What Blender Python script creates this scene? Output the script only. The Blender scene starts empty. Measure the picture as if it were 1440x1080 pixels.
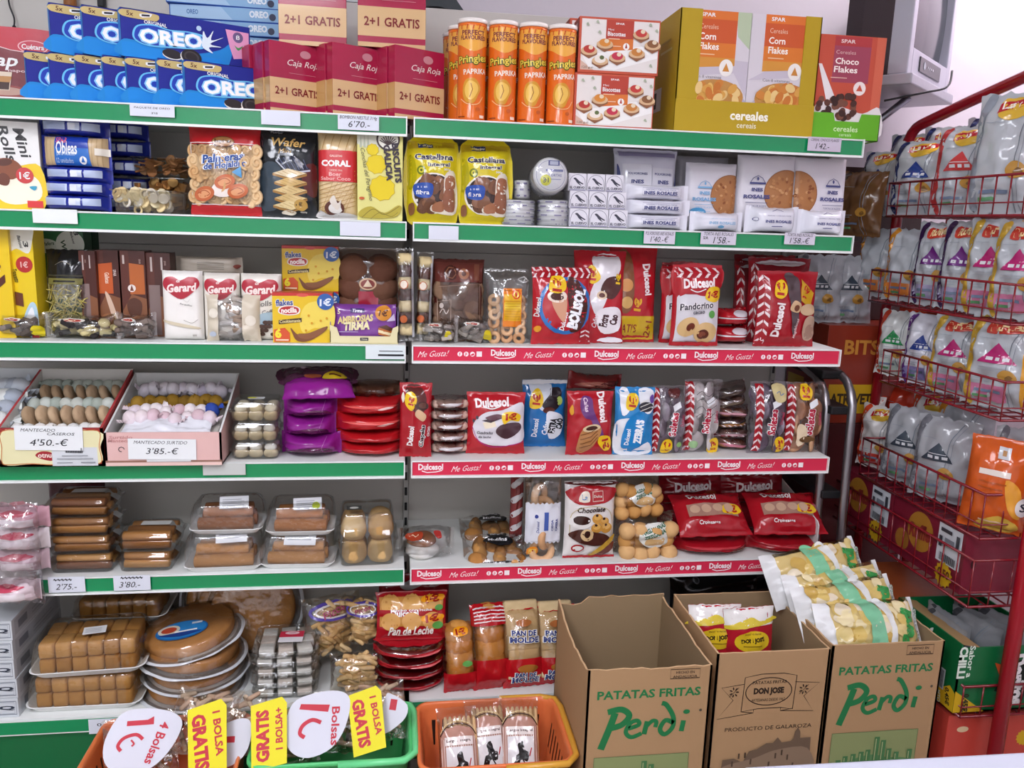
import bpy, bmesh, math, random
from mathutils import Vector, Matrix, noise
from mathutils.geometry import tessellate_polygon
SC = bpy.context.scene
COL = SC.collection
RNG = random.Random(11)
PI = math.pi
# ---------------------------------------------------------------- camera model (solved from the shelf edges)
F_PX, PITCH, YAW, ROLL = 1146.02, .1941, .1449, .0323
CAM = Vector((-.0404, -2.1238, 1.5032))
def _axes():
    cp, sp, cy, sy = math.cos(PITCH), math.sin(PITCH), math.cos(YAW), math.sin(YAW)
    fw = Vector((sy*cp, cy*cp, -sp)); rt = Vector((cy, -sy, 0)); up = rt.cross(fw)
    cr, sr = math.cos(ROLL), math.sin(ROLL)
    return rt*cr + up*sr, up*cr - rt*sr, fw
CR, CU, CF = _axes()
def ray(px, py): return CR*(px-720)/F_PX + CU*(540-py)/F_PX + CF
def at(px, py, y):
    d = ray(px, py); p = CAM + d*((y-CAM.y)/d.y); return p.x, p.z
def xat(px, y, z):
    k = (px-720)/F_PX; v = CR - CF*k
    return CAM.x - (v.y*(y-CAM.y) + v.z*(z-CAM.z))/v.x
def zat(py, x, y):
    k = (540-py)/F_PX; v = CU - CF*k
    return CAM.z - (v.x*(x-CAM.x) + v.y*(y-CAM.y))/v.z
def fit(pl, pr, pt, z, y):
    a, b = xat(pl, y, z), xat(pr, y, z); x = (a+b)/2
    return x, b-a, zat(pt, x, y)-z
# ---------------------------------------------------------------- materials
def lin(h):
    h = h.lstrip('#'); o = []; h = ''.join(c+c for c in h) if len(h) == 3 else h
    for i in (0, 2, 4):
        c = int(h[i:i+2], 16)/255
        o.append(c/12.92 if c <= .04045 else ((c+.055)/1.055)**2.4)
    return (*o, 1)
_MT = {}
KIND = dict(p=(.55, 0, .4), f=(.3, 0, .5), g=(.13, 0, .55), m=(.35, 1, .5), c=(.9, 0, .15), k=(.75, 0, .25))
def mat(h, k='p'):
    key = (h, k)
    if key in _MT: return _MT[key]
    m = bpy.data.materials.new(f'{dict(p="paper",f="film",g="gloss",m="metal",c="matte",k="baked")[k]}_{h.lstrip("#")}')
    m.use_nodes = True; nt = m.node_tree; b = nt.nodes['Principled BSDF']
    r, me, sp = KIND[k]
    b.inputs['Base Color'].default_value = lin(h); b.inputs['Roughness'].default_value = r
    b.inputs['Metallic'].default_value = me; b.inputs['Specular IOR Level'].default_value = sp
    if k in 'kcf':
        tc = nt.nodes.new('ShaderNodeTexCoord'); n = nt.nodes.new('ShaderNodeTexNoise')
        n.inputs['Scale'].default_value = {'k': 60, 'c': 25, 'f': 28}[k]; n.inputs['Detail'].default_value = 3
        nt.links.new(tc.outputs['Object'], n.inputs['Vector'])
        bp = nt.nodes.new('ShaderNodeBump'); bp.inputs['Strength'].default_value = {'k': .5, 'c': .15, 'f': .22}[k]
        bp.inputs['Distance'].default_value = .004
        nt.links.new(n.outputs['Fac'], bp.inputs['Height']); nt.links.new(bp.outputs['Normal'], b.inputs['Normal'])
        if k == 'k':
            mx = nt.nodes.new('ShaderNodeMix'); mx.data_type = 'RGBA'
            c = lin(h); mx.inputs[6].default_value = (c[0]*.78, c[1]*.7, c[2]*.6, 1); mx.inputs[7].default_value = (min(1, c[0]*1.25), min(1, c[1]*1.27), min(1, c[2]*1.3), 1)
            n2 = nt.nodes.new('ShaderNodeTexNoise'); n2.inputs['Scale'].default_value = 22
            nt.links.new(tc.outputs['Object'], n2.inputs['Vector'])
            nt.links.new(n2.outputs['Fac'], mx.inputs[0]); nt.links.new(mx.outputs[2], b.inputs['Base Color'])
    _MT[key] = m; return m
def clear(tint='#fdfdfd', base=.05, rough=.14, bump=.5, scale=26):
    key = ('clear', tint, base, rough, bump)
    if key in _MT: return _MT[key]
    m = bpy.data.materials.new('clear_plastic'); m.use_nodes = True; nt = m.node_tree; N = nt.nodes; N.remove(N['Principled BSDF'])
    t = N.new('ShaderNodeBsdfTransparent'); t.inputs[0].default_value = lin(tint)
    g = N.new('ShaderNodeBsdfGlossy'); g.inputs['Roughness'].default_value = rough; g.inputs['Color'].default_value = (1, 1, 1, 1)
    f = N.new('ShaderNodeFresnel'); f.inputs['IOR'].default_value = 1.42
    a = N.new('ShaderNodeMath'); a.operation = 'MULTIPLY_ADD'; a.use_clamp = True; a.inputs[1].default_value = .55; a.inputs[2].default_value = base
    x = N.new('ShaderNodeMixShader'); tc = N.new('ShaderNodeTexCoord'); n = N.new('ShaderNodeTexNoise'); b = N.new('ShaderNodeBump')
    n.inputs['Scale'].default_value = scale; n.inputs['Detail'].default_value = 2.5; b.inputs['Strength'].default_value = bump; b.inputs['Distance'].default_value = .012
    l = nt.links.new
    l(tc.outputs['Object'], n.inputs['Vector']); l(n.outputs['Fac'], b.inputs['Height']); l(b.outputs['Normal'], g.inputs['Normal']); l(b.outputs['Normal'], f.inputs['Normal'])
    l(f.outputs[0], a.inputs[0]); l(a.outputs[0], x.inputs[0]); l(t.outputs[0], x.inputs[1]); l(g.outputs[0], x.inputs[2]); l(x.outputs[0], N['Material Output'].inputs['Surface'])
    _MT[key] = m; return m
FILM = clear(base=.085)
RIGID = clear('#f7f9f9', .06, .08, .12, 12)
def emis(h, s):
    m = bpy.data.materials.new('lamp_glow'); m.use_nodes = True; b = m.node_tree.nodes['Principled BSDF']
    b.inputs['Emission Color'].default_value = lin(h); b.inputs['Emission Strength'].default_value = s; b.inputs['Base Color'].default_value = lin(h); return m
# ---------------------------------------------------------------- flat shapes for printing
_TX = {}
def text2d(s, bold=0.0):
    key = (s, bold)
    if key in _TX: return _TX[key]
    c = bpy.data.curves.new('t', 'FONT'); c.body = s; c.resolution_u = 2; c.offset = bold
    o = bpy.data.objects.new('t', c); me = bpy.data.meshes.new_from_object(o)
    V = [(v.co.x, v.co.y) for v in me.vertices]; Fc = [tuple(p.vertices) for p in me.polygons]
    bpy.data.objects.remove(o); bpy.data.curves.remove(c); bpy.data.meshes.remove(me)
    if not V: V = [(0, 0)]
    x0, x1 = min(v[0] for v in V), max(v[0] for v in V); y0, y1 = min(v[1] for v in V), max(v[1] for v in V)
    sx, sy = max(x1-x0, 1e-6), max(y1-y0, 1e-6)
    V = [((x-x0)/sx-.5, (y-y0)/sy-.5) for x, y in V]
    _TX[key] = (V, Fc); return _TX[key]
def stroke2d(pts, w, closed=False):
    n = len(pts); L, Rr = [], []
    for i, (x, y) in enumerate(pts):
        a = pts[i-1] if (i or closed) else pts[i]; b = pts[(i+1) % n] if (i < n-1 or closed) else pts[i]
        dx, dy = b[0]-a[0], b[1]-a[1]; l = math.hypot(dx, dy) or 1
        L.append((x-dy/l*w/2, y+dx/l*w/2)); Rr.append((x+dy/l*w/2, y-dx/l*w/2))
    m = n if closed else n-1
    return L+Rr, [(i, n+i, n+(i+1) % n, (i+1) % n) for i in range(m)]
def smooth(pts, k=5, closed=False):
    o = []; n = len(pts)
    for i in range(n if closed else n-1):
        p = [pts[(i+j) % n] if closed else pts[min(max(i+j, 0), n-1)] for j in (-1, 0, 1, 2)]
        for s in range(k):
            t = s/k
            o.append(tuple(.5*(2*p[1][a]+(p[2][a]-p[0][a])*t+(2*p[0][a]-5*p[1][a]+4*p[2][a]-p[3][a])*t*t+(3*p[1][a]-p[0][a]-3*p[2][a]+p[3][a])*t**3) for a in range(len(pts[0]))))
    if not closed: o.append(tuple(pts[-1]))
    return o
def shape2d(d, W, H):
    k = d[0]
    if k == 'r':
        _, c, u0, v0, u1, v1 = d; return [(u0*W, v0*H), (u1*W, v0*H), (u1*W, v1*H), (u0*W, v1*H)], [(0, 1, 2, 3)]
    if k == 'e':
        cu, cv, ru, rv = d[2:6]; ro = d[6] if len(d) > 6 else 0; n = 26; cr, sr = math.cos(ro), math.sin(ro)
        P = []
        for i in range(n):
            a, b = ru*W*math.cos(2*PI*i/n), rv*W*math.sin(2*PI*i/n); P.append((cu*W+a*cr-b*sr, cv*H+a*sr+b*cr))
        return P, [tuple(range(n))]
    if k in 'pP':
        P = [(u*W, v*H) for u, v in (smooth(d[2], 4, True) if k == 'P' else d[2])]
        return P, [tuple(t) for t in tessellate_polygon([[Vector((x, y, 0)) for x, y in P]])]
    if k in 'sS':
        P = [(u*W, v*H) for u, v in d[3]]; cl = len(d) > 4 and d[4]
        if k == 'S': P = smooth(P, 5, cl)
        return stroke2d(P, d[2]*W, cl)
    if k == 't':
        _, c, s, cu, cv, L, h = d[:7]; ro = (d[7] if len(d) > 7 else 0)*PI/180; sh = d[8] if len(d) > 8 else 0; bo = d[9] if len(d) > 9 else .02
        V, Fc = text2d(s, bo); cr, sr = math.cos(ro), math.sin(ro); o = []
        for x, y in V:
            x, y = (x+sh*y*h/L)*L*W, y*h*W; o.append((cu*W+x*cr-y*sr, cv*H+x*sr+y*cr))
        return o, Fc
# ---------------------------------------------------------------- mesh builder
class MB:
    def __init__(s): s.V, s.F, s.I, s.S, s.M = [], [], [], [], []
    def mi(s, m):
        if isinstance(m, str): m = mat(m)
        if m not in s.M: s.M.append(m)
        return s.M.index(m)
    def add(s, V, F, m, sm=False):
        b = len(s.V); s.V += [tuple(v) for v in V]
        for j, f in enumerate(F):
            s.F.append(tuple(b+i for i in f)); s.I.append(s.mi(m[j] if isinstance(m, list) else m)); s.S.append(sm)
        return s
    def box(s, x0, x1, y0, y1, z0, z1, m, bv=0):
        if bv <= 0:
            V = [(x, y, z) for x in (x0, x1) for y in (y0, y1) for z in (z0, z1)]
            return s.add(V, [(0, 1, 3, 2), (4, 6, 7, 5), (0, 4, 5, 1), (2, 3, 7, 6), (0, 2, 6, 4), (1, 5, 7, 3)], m)
        bm = bmesh.new(); bmesh.ops.create_cube(bm, size=1)
        bmesh.ops.scale(bm, vec=(x1-x0, y1-y0, z1-z0), verts=bm.verts); bmesh.ops.translate(bm, vec=((x0+x1)/2, (y0+y1)/2, (z0+z1)/2), verts=bm.verts)
        bmesh.ops.bevel(bm, geom=bm.edges[:], offset=bv, segments=2, affect='EDGES', profile=.5)
        s.bm(bm, m); return s
    def bm(s, bm, m, sm=False):
        bm.verts.index_update(); s.add([v.co for v in bm.verts], [[v.index for v in f.verts] for f in bm.faces], m, sm); bm.free()
    def tube(s, P, r, m, n=8, closed=False, sq=1):
        P = [Vector(p) for p in P]; k = len(P); V, Fc = [], []
        N = None
        for i in range(k):
            a = P[i-1] if (i or closed) else P[i]; b = P[(i+1) % k] if (i < k-1 or closed) else P[i]
            T = (b-a).normalized()
            if N is None:
                N = T.cross(Vector((0, 0, 1)));  N = T.cross(Vector((0, 1, 0))) if N.length < .1 else N
            N = (N - T*N.dot(T)).normalized(); B = T.cross(N)
            rr = r[i] if isinstance(r, (list, tuple)) else r
            V += [P[i]+N*math.cos(2*PI*j/n)*rr+B*math.sin(2*PI*j/n)*rr*sq for j in range(n)]
        for i in range(k if closed else k-1):
            for j in range(n):
                a, b = i*n, ((i+1) % k)*n; Fc.append((a+j, a+(j+1) % n, b+(j+1) % n, b+j))
        if not closed: Fc += [tuple(range(n))[::-1], tuple((k-1)*n+j for j in range(n))]
        return s.add(V, Fc, m, True)
    def lathe(s, prof, m, n=24, c=(0, 0, 0), sc=(1, 1), wob=None):
        V, Fc = [], []
        for r, z in prof:
            for j in range(n):
                a = 2*PI*j/n; w = wob(a, r, z) if wob else 1
                V.append((c[0]+r*w*math.cos(a)*sc[0], c[1]+r*w*math.sin(a)*sc[1], c[2]+z))
        for i in range(len(prof)-1):
            for j in range(n): Fc.append((i*n+j, i*n+(j+1) % n, (i+1)*n+(j+1) % n, (i+1)*n+j))
        Fc += [tuple(range(n))[::-1], tuple((len(prof)-1)*n+j for j in range(n))]
        return s.add(V, Fc, m, True)
    def dec(s, D, fm, W, H, g=None, off0=.0004, st=.00022, k='p'):
        st = min(st, .0045/max(1, len(D)))
        for q, d in enumerate(D):
            V, Fc = shape2d(d, W, H)
            if g:
                bm = bmesh.new(); vs = [bm.verts.new((x, y, 0)) for x, y in V]
                for f in Fc:
                    try: bm.faces.new([vs[i] for i in f])
                    except ValueError: pass
                xs = [v[0] for v in V]; ys = [v[1] for v in V]
                for ax, lo, hi in ((0, min(xs), max(xs)), (1, min(ys), max(ys))):
                    i = math.floor(lo/g)+1
                    while i*g < hi-1e-5:
                        co = (i*g, 0, 0) if ax == 0 else (0, i*g, 0); no = (1, 0, 0) if ax == 0 else (0, 1, 0)
                        bmesh.ops.bisect_plane(bm, geom=bm.verts[:]+bm.edges[:]+bm.faces[:], dist=1e-6, plane_co=co, plane_no=no); i += 1
                bm.verts.index_update(); V = [(v.co.x, v.co.y) for v in bm.verts]; Fc = [[v.index for v in f.verts] for f in bm.faces]; bm.free()
            c = d[1]; m = mat(c, k) if isinstance(c, str) else c
            o = off0+st*q
            s.add([fm(x, y, o) for x, y in V], Fc, m, g is not None)
        return s
    def mesh(s, name):
        me = bpy.data.meshes.new(name); me.from_pydata(s.V, [], s.F)
        for m in s.M: me.materials.append(m)
        me.polygons.foreach_set('material_index', s.I); me.polygons.foreach_set('use_smooth', s.S); me.update(); return me
    def out(s, name, parent=None, loc=(0, 0, 0), rot=(0, 0, 0)): return inst(s.mesh(name), name, loc, rot, parent)
def inst(me, name, loc=(0, 0, 0), rot=(0, 0, 0), parent=None, sc=None):
    o = bpy.data.objects.new(name, me); o.location = loc; o.rotation_euler = rot
    if sc: o.scale = sc if isinstance(sc, (tuple, list)) else (sc,)*3
    if parent: o.parent = parent
    COL.objects.link(o); return o
def empty(name, loc=(0, 0, 0), rot=(0, 0, 0)):
    o = inst(None, name, loc, rot); o.empty_display_size = .03; return o
def T(o, label, cat, group=None):
    o['label'] = label; o['category'] = cat
    if group: o['group'] = group
    return o
def STR(o): o['kind'] = 'structure'; return o
def dup(r, loc, rot=None, label=None, group=None, sc=None):
    c = r.copy(); COL.objects.link(c); c.location = loc
    if rot is not None: c.rotation_euler = rot
    if label: c['label'] = label
    if group: c['group'] = group
    if sc: c.scale = sc
    for ch in list(r.children):
        d = ch.copy(); COL.objects.link(d); d.parent = c
        for g in ch.children:
            e = g.copy(); COL.objects.link(e); e.parent = d
    return c
# ---------------------------------------------------------------- packaging kits (origin: centre of the base)
def carton(w, h, d, col, front=(), left=(), right=(), top=(), sides=None, k='p', bv=.0012, mb=None):
    b = mb or MB(); m = mat(col, k)
    b.box(-w/2, w/2, -d/2, d/2, 0, h, m, bv)
    if sides: # other colour on the flanks
        for s in (-1, 1):
            b.dec([('r', sides, .01, .01, .99, .99)], (lambda x, y, o, s=s: (s*(w/2+o), s*(-d/2+x), y)), d, h, off0=.0002)
    b.dec(front, lambda x, y, o: (x-w/2, -d/2-o, y), w, h, k=k)
    b.dec(left, lambda x, y, o: (-w/2-o, d/2-x, y), d, h, k=k)
    b.dec(right, lambda x, y, o: (w/2+o, x-d/2, y), d, h, k=k)
    b.dec(top, lambda x, y, o: (x-w/2, y-d/2, h+o), w, d, k=k)
    return b
def bag(w, h, d, front, dec=(), back=None, su=0, sv=.06, wr=.003, seed=0, p=2.6, nu=22, nv=28, pinch=.05, k='f', g=.008, sag=0, mb=None, crimp=None, edge=0):
    """flow pack / pillow bag standing on its lower seal; front(u,v) may return a material"""
    b = mb or MB(); e1, e2 = 1-2*su, 1-2*sv
    def prof(a, e):
        a = abs(a)
        return 0 if a >= e else (1-(a/e)**p)**.5
    def surf(u, v, sgn):
        pu, pv = prof(u, e1), prof(v, e2)
        t = d/2*pu*pv*(1-sag*v)
        fl = 1-pu*pv
        n = noise.noise(Vector((u*2.3+seed*3.1, v*3.1, sgn*2+seed)))*wr*1.2 + noise.noise(Vector((u*9+seed, v*5, sgn*5)))*wr*(.25+.8*fl)
        x = u*w/2*(1-(pinch*pv if not su else 0)); z = (v+1)/2*h
        if su: z = h/2+(z-h/2)*(1-pinch*pu)
        z += noise.noise(Vector((u*5, seed, 1)))*wr*.8*abs(v)**3
        if edge and abs(v) > .985: z += edge*(1 if int((u+1)*nu) % 2 else -1)
        return x, sgn*max(t+n*(.2+.8*min(1, t/(d*.2+1e-6))), .0006), z
    fm = lambda x, y, o: (lambda q: (q[0], q[1]-o, q[2]))(surf(x/w*2-1, y/h*2-1, -1))
    for sgn in (-1, 1):
        V, Fc, Ms = [], [], []
        for j in range(nv+1):
            for i in range(nu+1): V.append(surf(i/nu*2-1, j/nv*2-1, sgn))
        for j in range(nv):
            for i in range(nu):
                a = j*(nu+1)+i; q = (a, a+1, a+nu+2, a+nu+1); Fc.append(q if sgn < 0 else q[::-1])
                mm = (back if (sgn > 0 and back) else front); uu, vv = (i+.5)/nu, (j+.5)/nv
                if crimp and (vv < sv*.7 or vv > 1-sv*.7) and not su: mm = crimp
                mm = mm(uu, vv) if callable(mm) else mm
                Ms.append(mat(mm, k) if isinstance(mm, str) else mm)
        b.add(V, Fc, Ms, True)
    if dec: b.dec(dec, fm, w, h, g=g, off0=.0018, st=.0003, k=k)
    b.fm = fm
    return b
def bands(*bs):
    """front colouring by height: (v_limit, colour) ascending"""
    def f(u, v):
        for lim, c in bs:
            if v <= lim: return c
        return bs[-1][1]
    return f
def rrect(x0, x1, y0, y1, r, n=5):
    P = []
    for cx, cy, a in ((x1-r, y1-r, 0), (x0+r, y1-r, 90), (x0+r, y0+r, 180), (x1-r, y0+r, 270)):
        for i in range(n+1): t = math.radians(a+90*i/n); P.append((cx+r*math.cos(t), cy+r*math.sin(t)))
    return P
def loft(b, loops, m, cap0=True, cap1=False, sm=True):
    n = len(loops[0]); V = [p for l in loops for p in l]; Fc = []
    for i in range(len(loops)-1):
        for j in range(n): Fc.append((i*n+j, i*n+(j+1) % n, (i+1)*n+(j+1) % n, (i+1)*n+j))
    if cap0: Fc.append(tuple(range(n))[::-1])
    if cap1: Fc.append(tuple((len(loops)-1)*n+j for j in range(n)))
    b.add(V, Fc, m, sm)
def foam_tray(w, d, h=.022, col='#f2f3f1'):
    """white foam tray: floor, flared wall, rolled lip; origin at base centre"""
    b = MB(); L = []
    for s, z in ((.84, 0), (.88, .003), (.97, h-.004), (1, h-.002), (1, h), (.965, h-.001), (.86, .005)):
        L.append([(x*s, y*s, z) for x, y in rrect(-w/2, w/2, -d/2, d/2, min(w, d)*.16)])
    loft(b, L, mat(col, 'c'), True, True); return b
def hull_film(w, d, z0, z1, top=.8, m=None, n=7, wr=.003, seed=0):
    """film stretched over a tray's goods: skirt from the lip up to a flattened top"""
    b = MB(); L = []
    for i in range(n+1):
        t = i/n; s = 1-(1-top)*t**1.6 if i < n else top*.55; z = z0+(z1-z0)*(math.sin(min(1, t*1.08)*PI/2)) 
        L.append([(x*s+noise.noise(Vector((x*30, y*30, i+seed)))*wr, y*s+noise.noise(Vector((y*30, x*30, i+seed+9)))*wr, z) for x, y in rrect(-w/2, w/2, -d/2, d/2, min(w, d)*.2)])
    loft(b, L, m or FILM, False, True); return b
def clamshell(w, d, h, lid=.5, m=None):
    """hinged clear pastry box: ribbed base, flange, domed lid"""
    b = MB(); L = []
    zs = ((.86, 0), (.9, .002), (.97, h*(1-lid)-.002), (1.05, h*(1-lid)), (1.05, h*(1-lid)+.002), (.97, h*(1-lid)+.003), (.9, h*.88), (.84, h*.99), (.7, h))
    for s, z in zs: L.append([(x*s, y*s, z) for x, y in rrect(-w/2, w/2, -d/2, d/2, min(w, d)*.14)])
    loft(b, L, m or RIGID, True, True); return b
# ---------------------------------------------------------------- baked goods (shared meshes)
_G = {}
def good(kind, col, r=.02, t=.008):
    key = (kind, col, r, t)
    if key in _G: return _G[key]
    b = MB(); m = mat(col, 'k')
    if kind == 'disc': b.lathe([(r*.8, 0), (r, t*.3), (r, t*.7), (r*.85, t)], m, 16, wob=lambda a, q, z: 1+.04*math.sin(a*9))
    elif kind == 'bun': b.lathe([(r*.8, 0), (r, t*.25), (r*.97, t*.55), (r*.72, t*.86), (r*.35, t*.98), (.001, t)], m, 16, wob=lambda a, q, z: 1+.04*math.sin(a*3+1))
    elif kind == 'ring': b.tube([((r-t/2)*math.cos(2*PI*i/14), (r-t/2)*math.sin(2*PI*i/14), t/2) for i in range(14)], t/2, m, 8, True)
    elif kind == 'roll': b.tube([(x*r, 0, t/2) for x in (-1, -.97, -.5, 0, .5, .97, 1)], [t*.3, t*.46, t*.5, t*.49, t*.5, t*.46, t*.3], m, 10)
    elif kind == 'stick':
        b.tube([(x*r, .04*r*math.sin(x*3), t/2) for x in (-1, -.9, -.4, .3, .9, 1)], [t*.2, t*.45, t*.5, t*.5, t*.42, t*.15], m, 7)
    elif kind == 'cube': b.box(-r, r, -r, r, 0, t, m, t*.16); b.S = [True]*len(b.S)
    elif kind == 'slab': b.box(-r, r, -r*.45, r*.45, 0, t, m, t*.2); b.S = [True]*len(b.S)
    elif kind == 'wafer':
        b.box(-r, r, -r*.5, r*.5, 0, t, m, .001)
    elif kind == 'palm':
        for s in (-1, 1):
            P = []
            for i in range(18):
                q = .5*r*(1-i/18*.82); an = -1.9+i*.46; P.append((s*(.47*r+q*math.cos(an)), .1*r+q*math.sin(an)*1.25, t*.72))
            b.tube(P, t*.34, m, 6)
            b.lathe([(.4*r, 0), (.53*r, t*.2), (.53*r, t*.6), (.45*r, t*.75)], m, 14, (s*.45*r, .1*r, 0), (1, 1.25))
        b.lathe([(.3*r, 0), (.42*r, t*.2), (.42*r, t*.5), (.3*r, t*.65)], m, 12, (0, -.45*r, 0))
    elif kind == 'twist':
        for s in (0, PI): b.tube([(x*r, math.sin(x*6+s)*t*.28, t/2+math.cos(x*6+s)*t*.28) for x in [i/10-1 for i in range(21)]], t*.3, m, 7)
    elif kind == 'sweet': # paper wrapped sweet: belly and two twisted fans
        b.lathe([(r*.3, -t*.5), (r*.8, -t*.36), (r, -t*.1), (r, t*.15), (r*.7, t*.38), (r*.25, t*.5)], m, 12)
        for s in (-1, 1):
            V = [(s*r*.7, 0, 0)]+[(s*r*(1.5+.25*(i % 2)), (i-3)*r*.33, (.35 if i % 2 else -.25)*r) for i in range(7)]
            b.add(V, [(0, i, i+1) for i in range(1, 7)], m)
    elif kind == 'crisp':
        V, Fc = [], []
        for j in range(4):
            for i in range(10):
                a = 2*PI*i/10; q = r*(j+.01)/3*(1+.1*math.sin(3*a)); x, y = q*math.cos(a), q*math.sin(a)*.8; V.append((x, y, (x*x-y*y)/r*.5))
        for j in range(3):
            for i in range(10): Fc.append((j*10+i, j*10+(i+1) % 10, (j+1)*10+(i+1) % 10, (j+1)*10+i))
        b.add(V, Fc, m, True)
    _G[key] = b.mesh(kind); return _G[key]
def put(par, me, name, P, j=0, sc=1):
    """P: list of (x,y,z[,rx,ry,rz])"""
    for q in P:
        ro = q[3:6] if len(q) > 3 else (0, 0, 0)
        inst(me, name, q[:3], tuple(a+RNG.uniform(-j, j) for a in ro), par, sc)

def bagpx(name, px, z, y, d, front, dec, label, cat, group=None, rx=-.08, rz=0, **kw):
    """standing bag: px = left, right, top in the photo at shelf height z, front plane y"""
    x, w, h = fit(*px, z, y); cs = math.cos(rx)
    b = bag(w, h/cs, d, front, dec, **kw)
    o = b.out(name, None, (x, y+d/2, z+.001), (rx, 0, rz)); T(o, label, cat, group); o['_w'] = w; o['_h'] = h; return o
def boxpx(name, px, z, y, d, col, front, label, cat, group=None, rz=0, rx=0, **kw):
    x, w, h = fit(*px, z, y)
    o = carton(w, h, d, col, front, **kw).out(name, None, (x, y+d/2, z+.0005), (rx, 0, rz)); return T(o, label, cat, group)
def liepack(w, d, t, front, dec=(), su=.08, seed=0, **kw):
    """pack lying flat: origin at the middle of its front lower edge once rotated by rx=-90deg about X"""
    kw.setdefault('sv', 0); kw.setdefault('pinch', .06)
    return bag(w, d, t, front, dec, su=su, seed=seed, **kw)
RLIE = -PI/2
# ---------------------------------------------------------------- camera, light, room shell
cam = bpy.data.objects.new('camera', bpy.data.cameras.new('camera')); COL.objects.link(cam)
cam.matrix_world = Matrix(((CR.x, CU.x, -CF.x, CAM.x), (CR.y, CU.y, -CF.y, CAM.y), (CR.z, CU.z, -CF.z, CAM.z), (0, 0, 0, 1)))
cam.data.sensor_width = 36; cam.data.lens = F_PX/1440*36; cam.data.clip_start = .02
SC.camera = cam
vs = SC.view_settings; vs.view_transform = 'Standard'; vs.look = 'None'; vs.gamma = 1; vs.exposure = -.17
SC.display_settings.display_device = 'sRGB'
SC.cycles.transparent_max_bounces = 40; SC.cycles.max_bounces = 7; SC.cycles.caustics_reflective = False; SC.cycles.caustics_refractive = False
w = bpy.data.worlds.new('world'); SC.world = w; w.use_nodes = True
w.node_tree.nodes['Background'].inputs[0].default_value = lin('#cfd6e6'); w.node_tree.nodes['Background'].inputs[1].default_value = .3
def walls():
    wm = mat('#d5cfd6', 'c')
    STR(MB().box(-3.2, 2.32, .55, .65, 0, 3, wm).out('wall_back'))
    STR(MB().box(2.22, 2.32, -4, .55, 0, 3, mat('#ece2ea', 'c')).out('wall_right'))
    STR(MB().box(-3.3, -3.2, -4, .65, 0, 3, mat('#c9ccce', 'c')).out('wall_left'))
    STR(MB().box(-3.3, 2.32, -4.1, -4, 0, 3, mat('#f2f2f0', 'c')).out('wall_front'))
    STR(MB().box(-3.3, 2.32, -4.1, .65, 3, 3.1, mat('#eeeeee', 'c')).out('ceiling'))
    fm = mat('#a39b92', 'g'); nt = fm.node_tree; b = nt.nodes['Principled BSDF']
    tc = nt.nodes.new('ShaderNodeTexCoord'); br = nt.nodes.new('ShaderNodeTexBrick'); br.offset = 0
    br.inputs['Color1'].default_value = lin('#a89f95'); br.inputs['Color2'].default_value = lin('#9f968c'); br.inputs['Mortar'].default_value = lin('#6b665f')
    br.inputs['Scale'].default_value = 1; br.inputs['Brick Width'].default_value = .33; br.inputs['Row Height'].default_value = .33; br.inputs['Mortar Size'].default_value = .004
    nt.links.new(tc.outputs['Object'], br.inputs['Vector']); nt.links.new(br.outputs[0], b.inputs['Base Color'])
    STR(MB().box(-3.3, 2.32, -4.1, .65, -.1, 0, fm).out('floor'))
walls()
GLOW = emis('#f4f6ff', 9)
def lamp(x, y, sx, sy, power, lab, col='#f3f5ff'):
    o = empty('ceiling_light', (x, y, 3.0)); T(o, lab, 'light', 'recessed ceiling lights over the aisle')
    b = MB(); 
    for s in (-1, 1):
        b.box(s*sx/2-.02, s*sx/2+.02, -sy/2-.02, sy/2+.02, -.05, 0, mat('#e8e8e8')); b.box(-sx/2, sx/2, s*sy/2-.02, s*sy/2+.02, -.05, 0, mat('#e8e8e8'))
    b.out('frame', o)
    MB().box(-sx/2, sx/2, -sy/2, sy/2, -.025, -.012, GLOW).out('diffuser', o)
    l = bpy.data.lights.new('lamp', 'AREA'); l.shape = 'RECTANGLE'; l.size = sx; l.size_y = sy; l.energy = power; l.color = lin(col)[:3]
    q = bpy.data.objects.new('lamp', l); q.parent = o; q.location = (0, 0, -.06); COL.objects.link(q)
lamp(-1.1, -2.0, .6, 1.2, 27, 'recessed ceiling panel light over the left half of the aisle')
lamp(.7, -2.3, .6, 1.2, 8, 'recessed ceiling panel light over the right half of the aisle', '#ffeef8')
lamp(-.8, -3.3, 1.2, .6, 52, 'recessed ceiling panel light behind the viewpoint')
lamp(1.93, .2, .4, .6, 20, 'recessed ceiling panel light above the snack rack corner', '#fff0f6')
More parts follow.
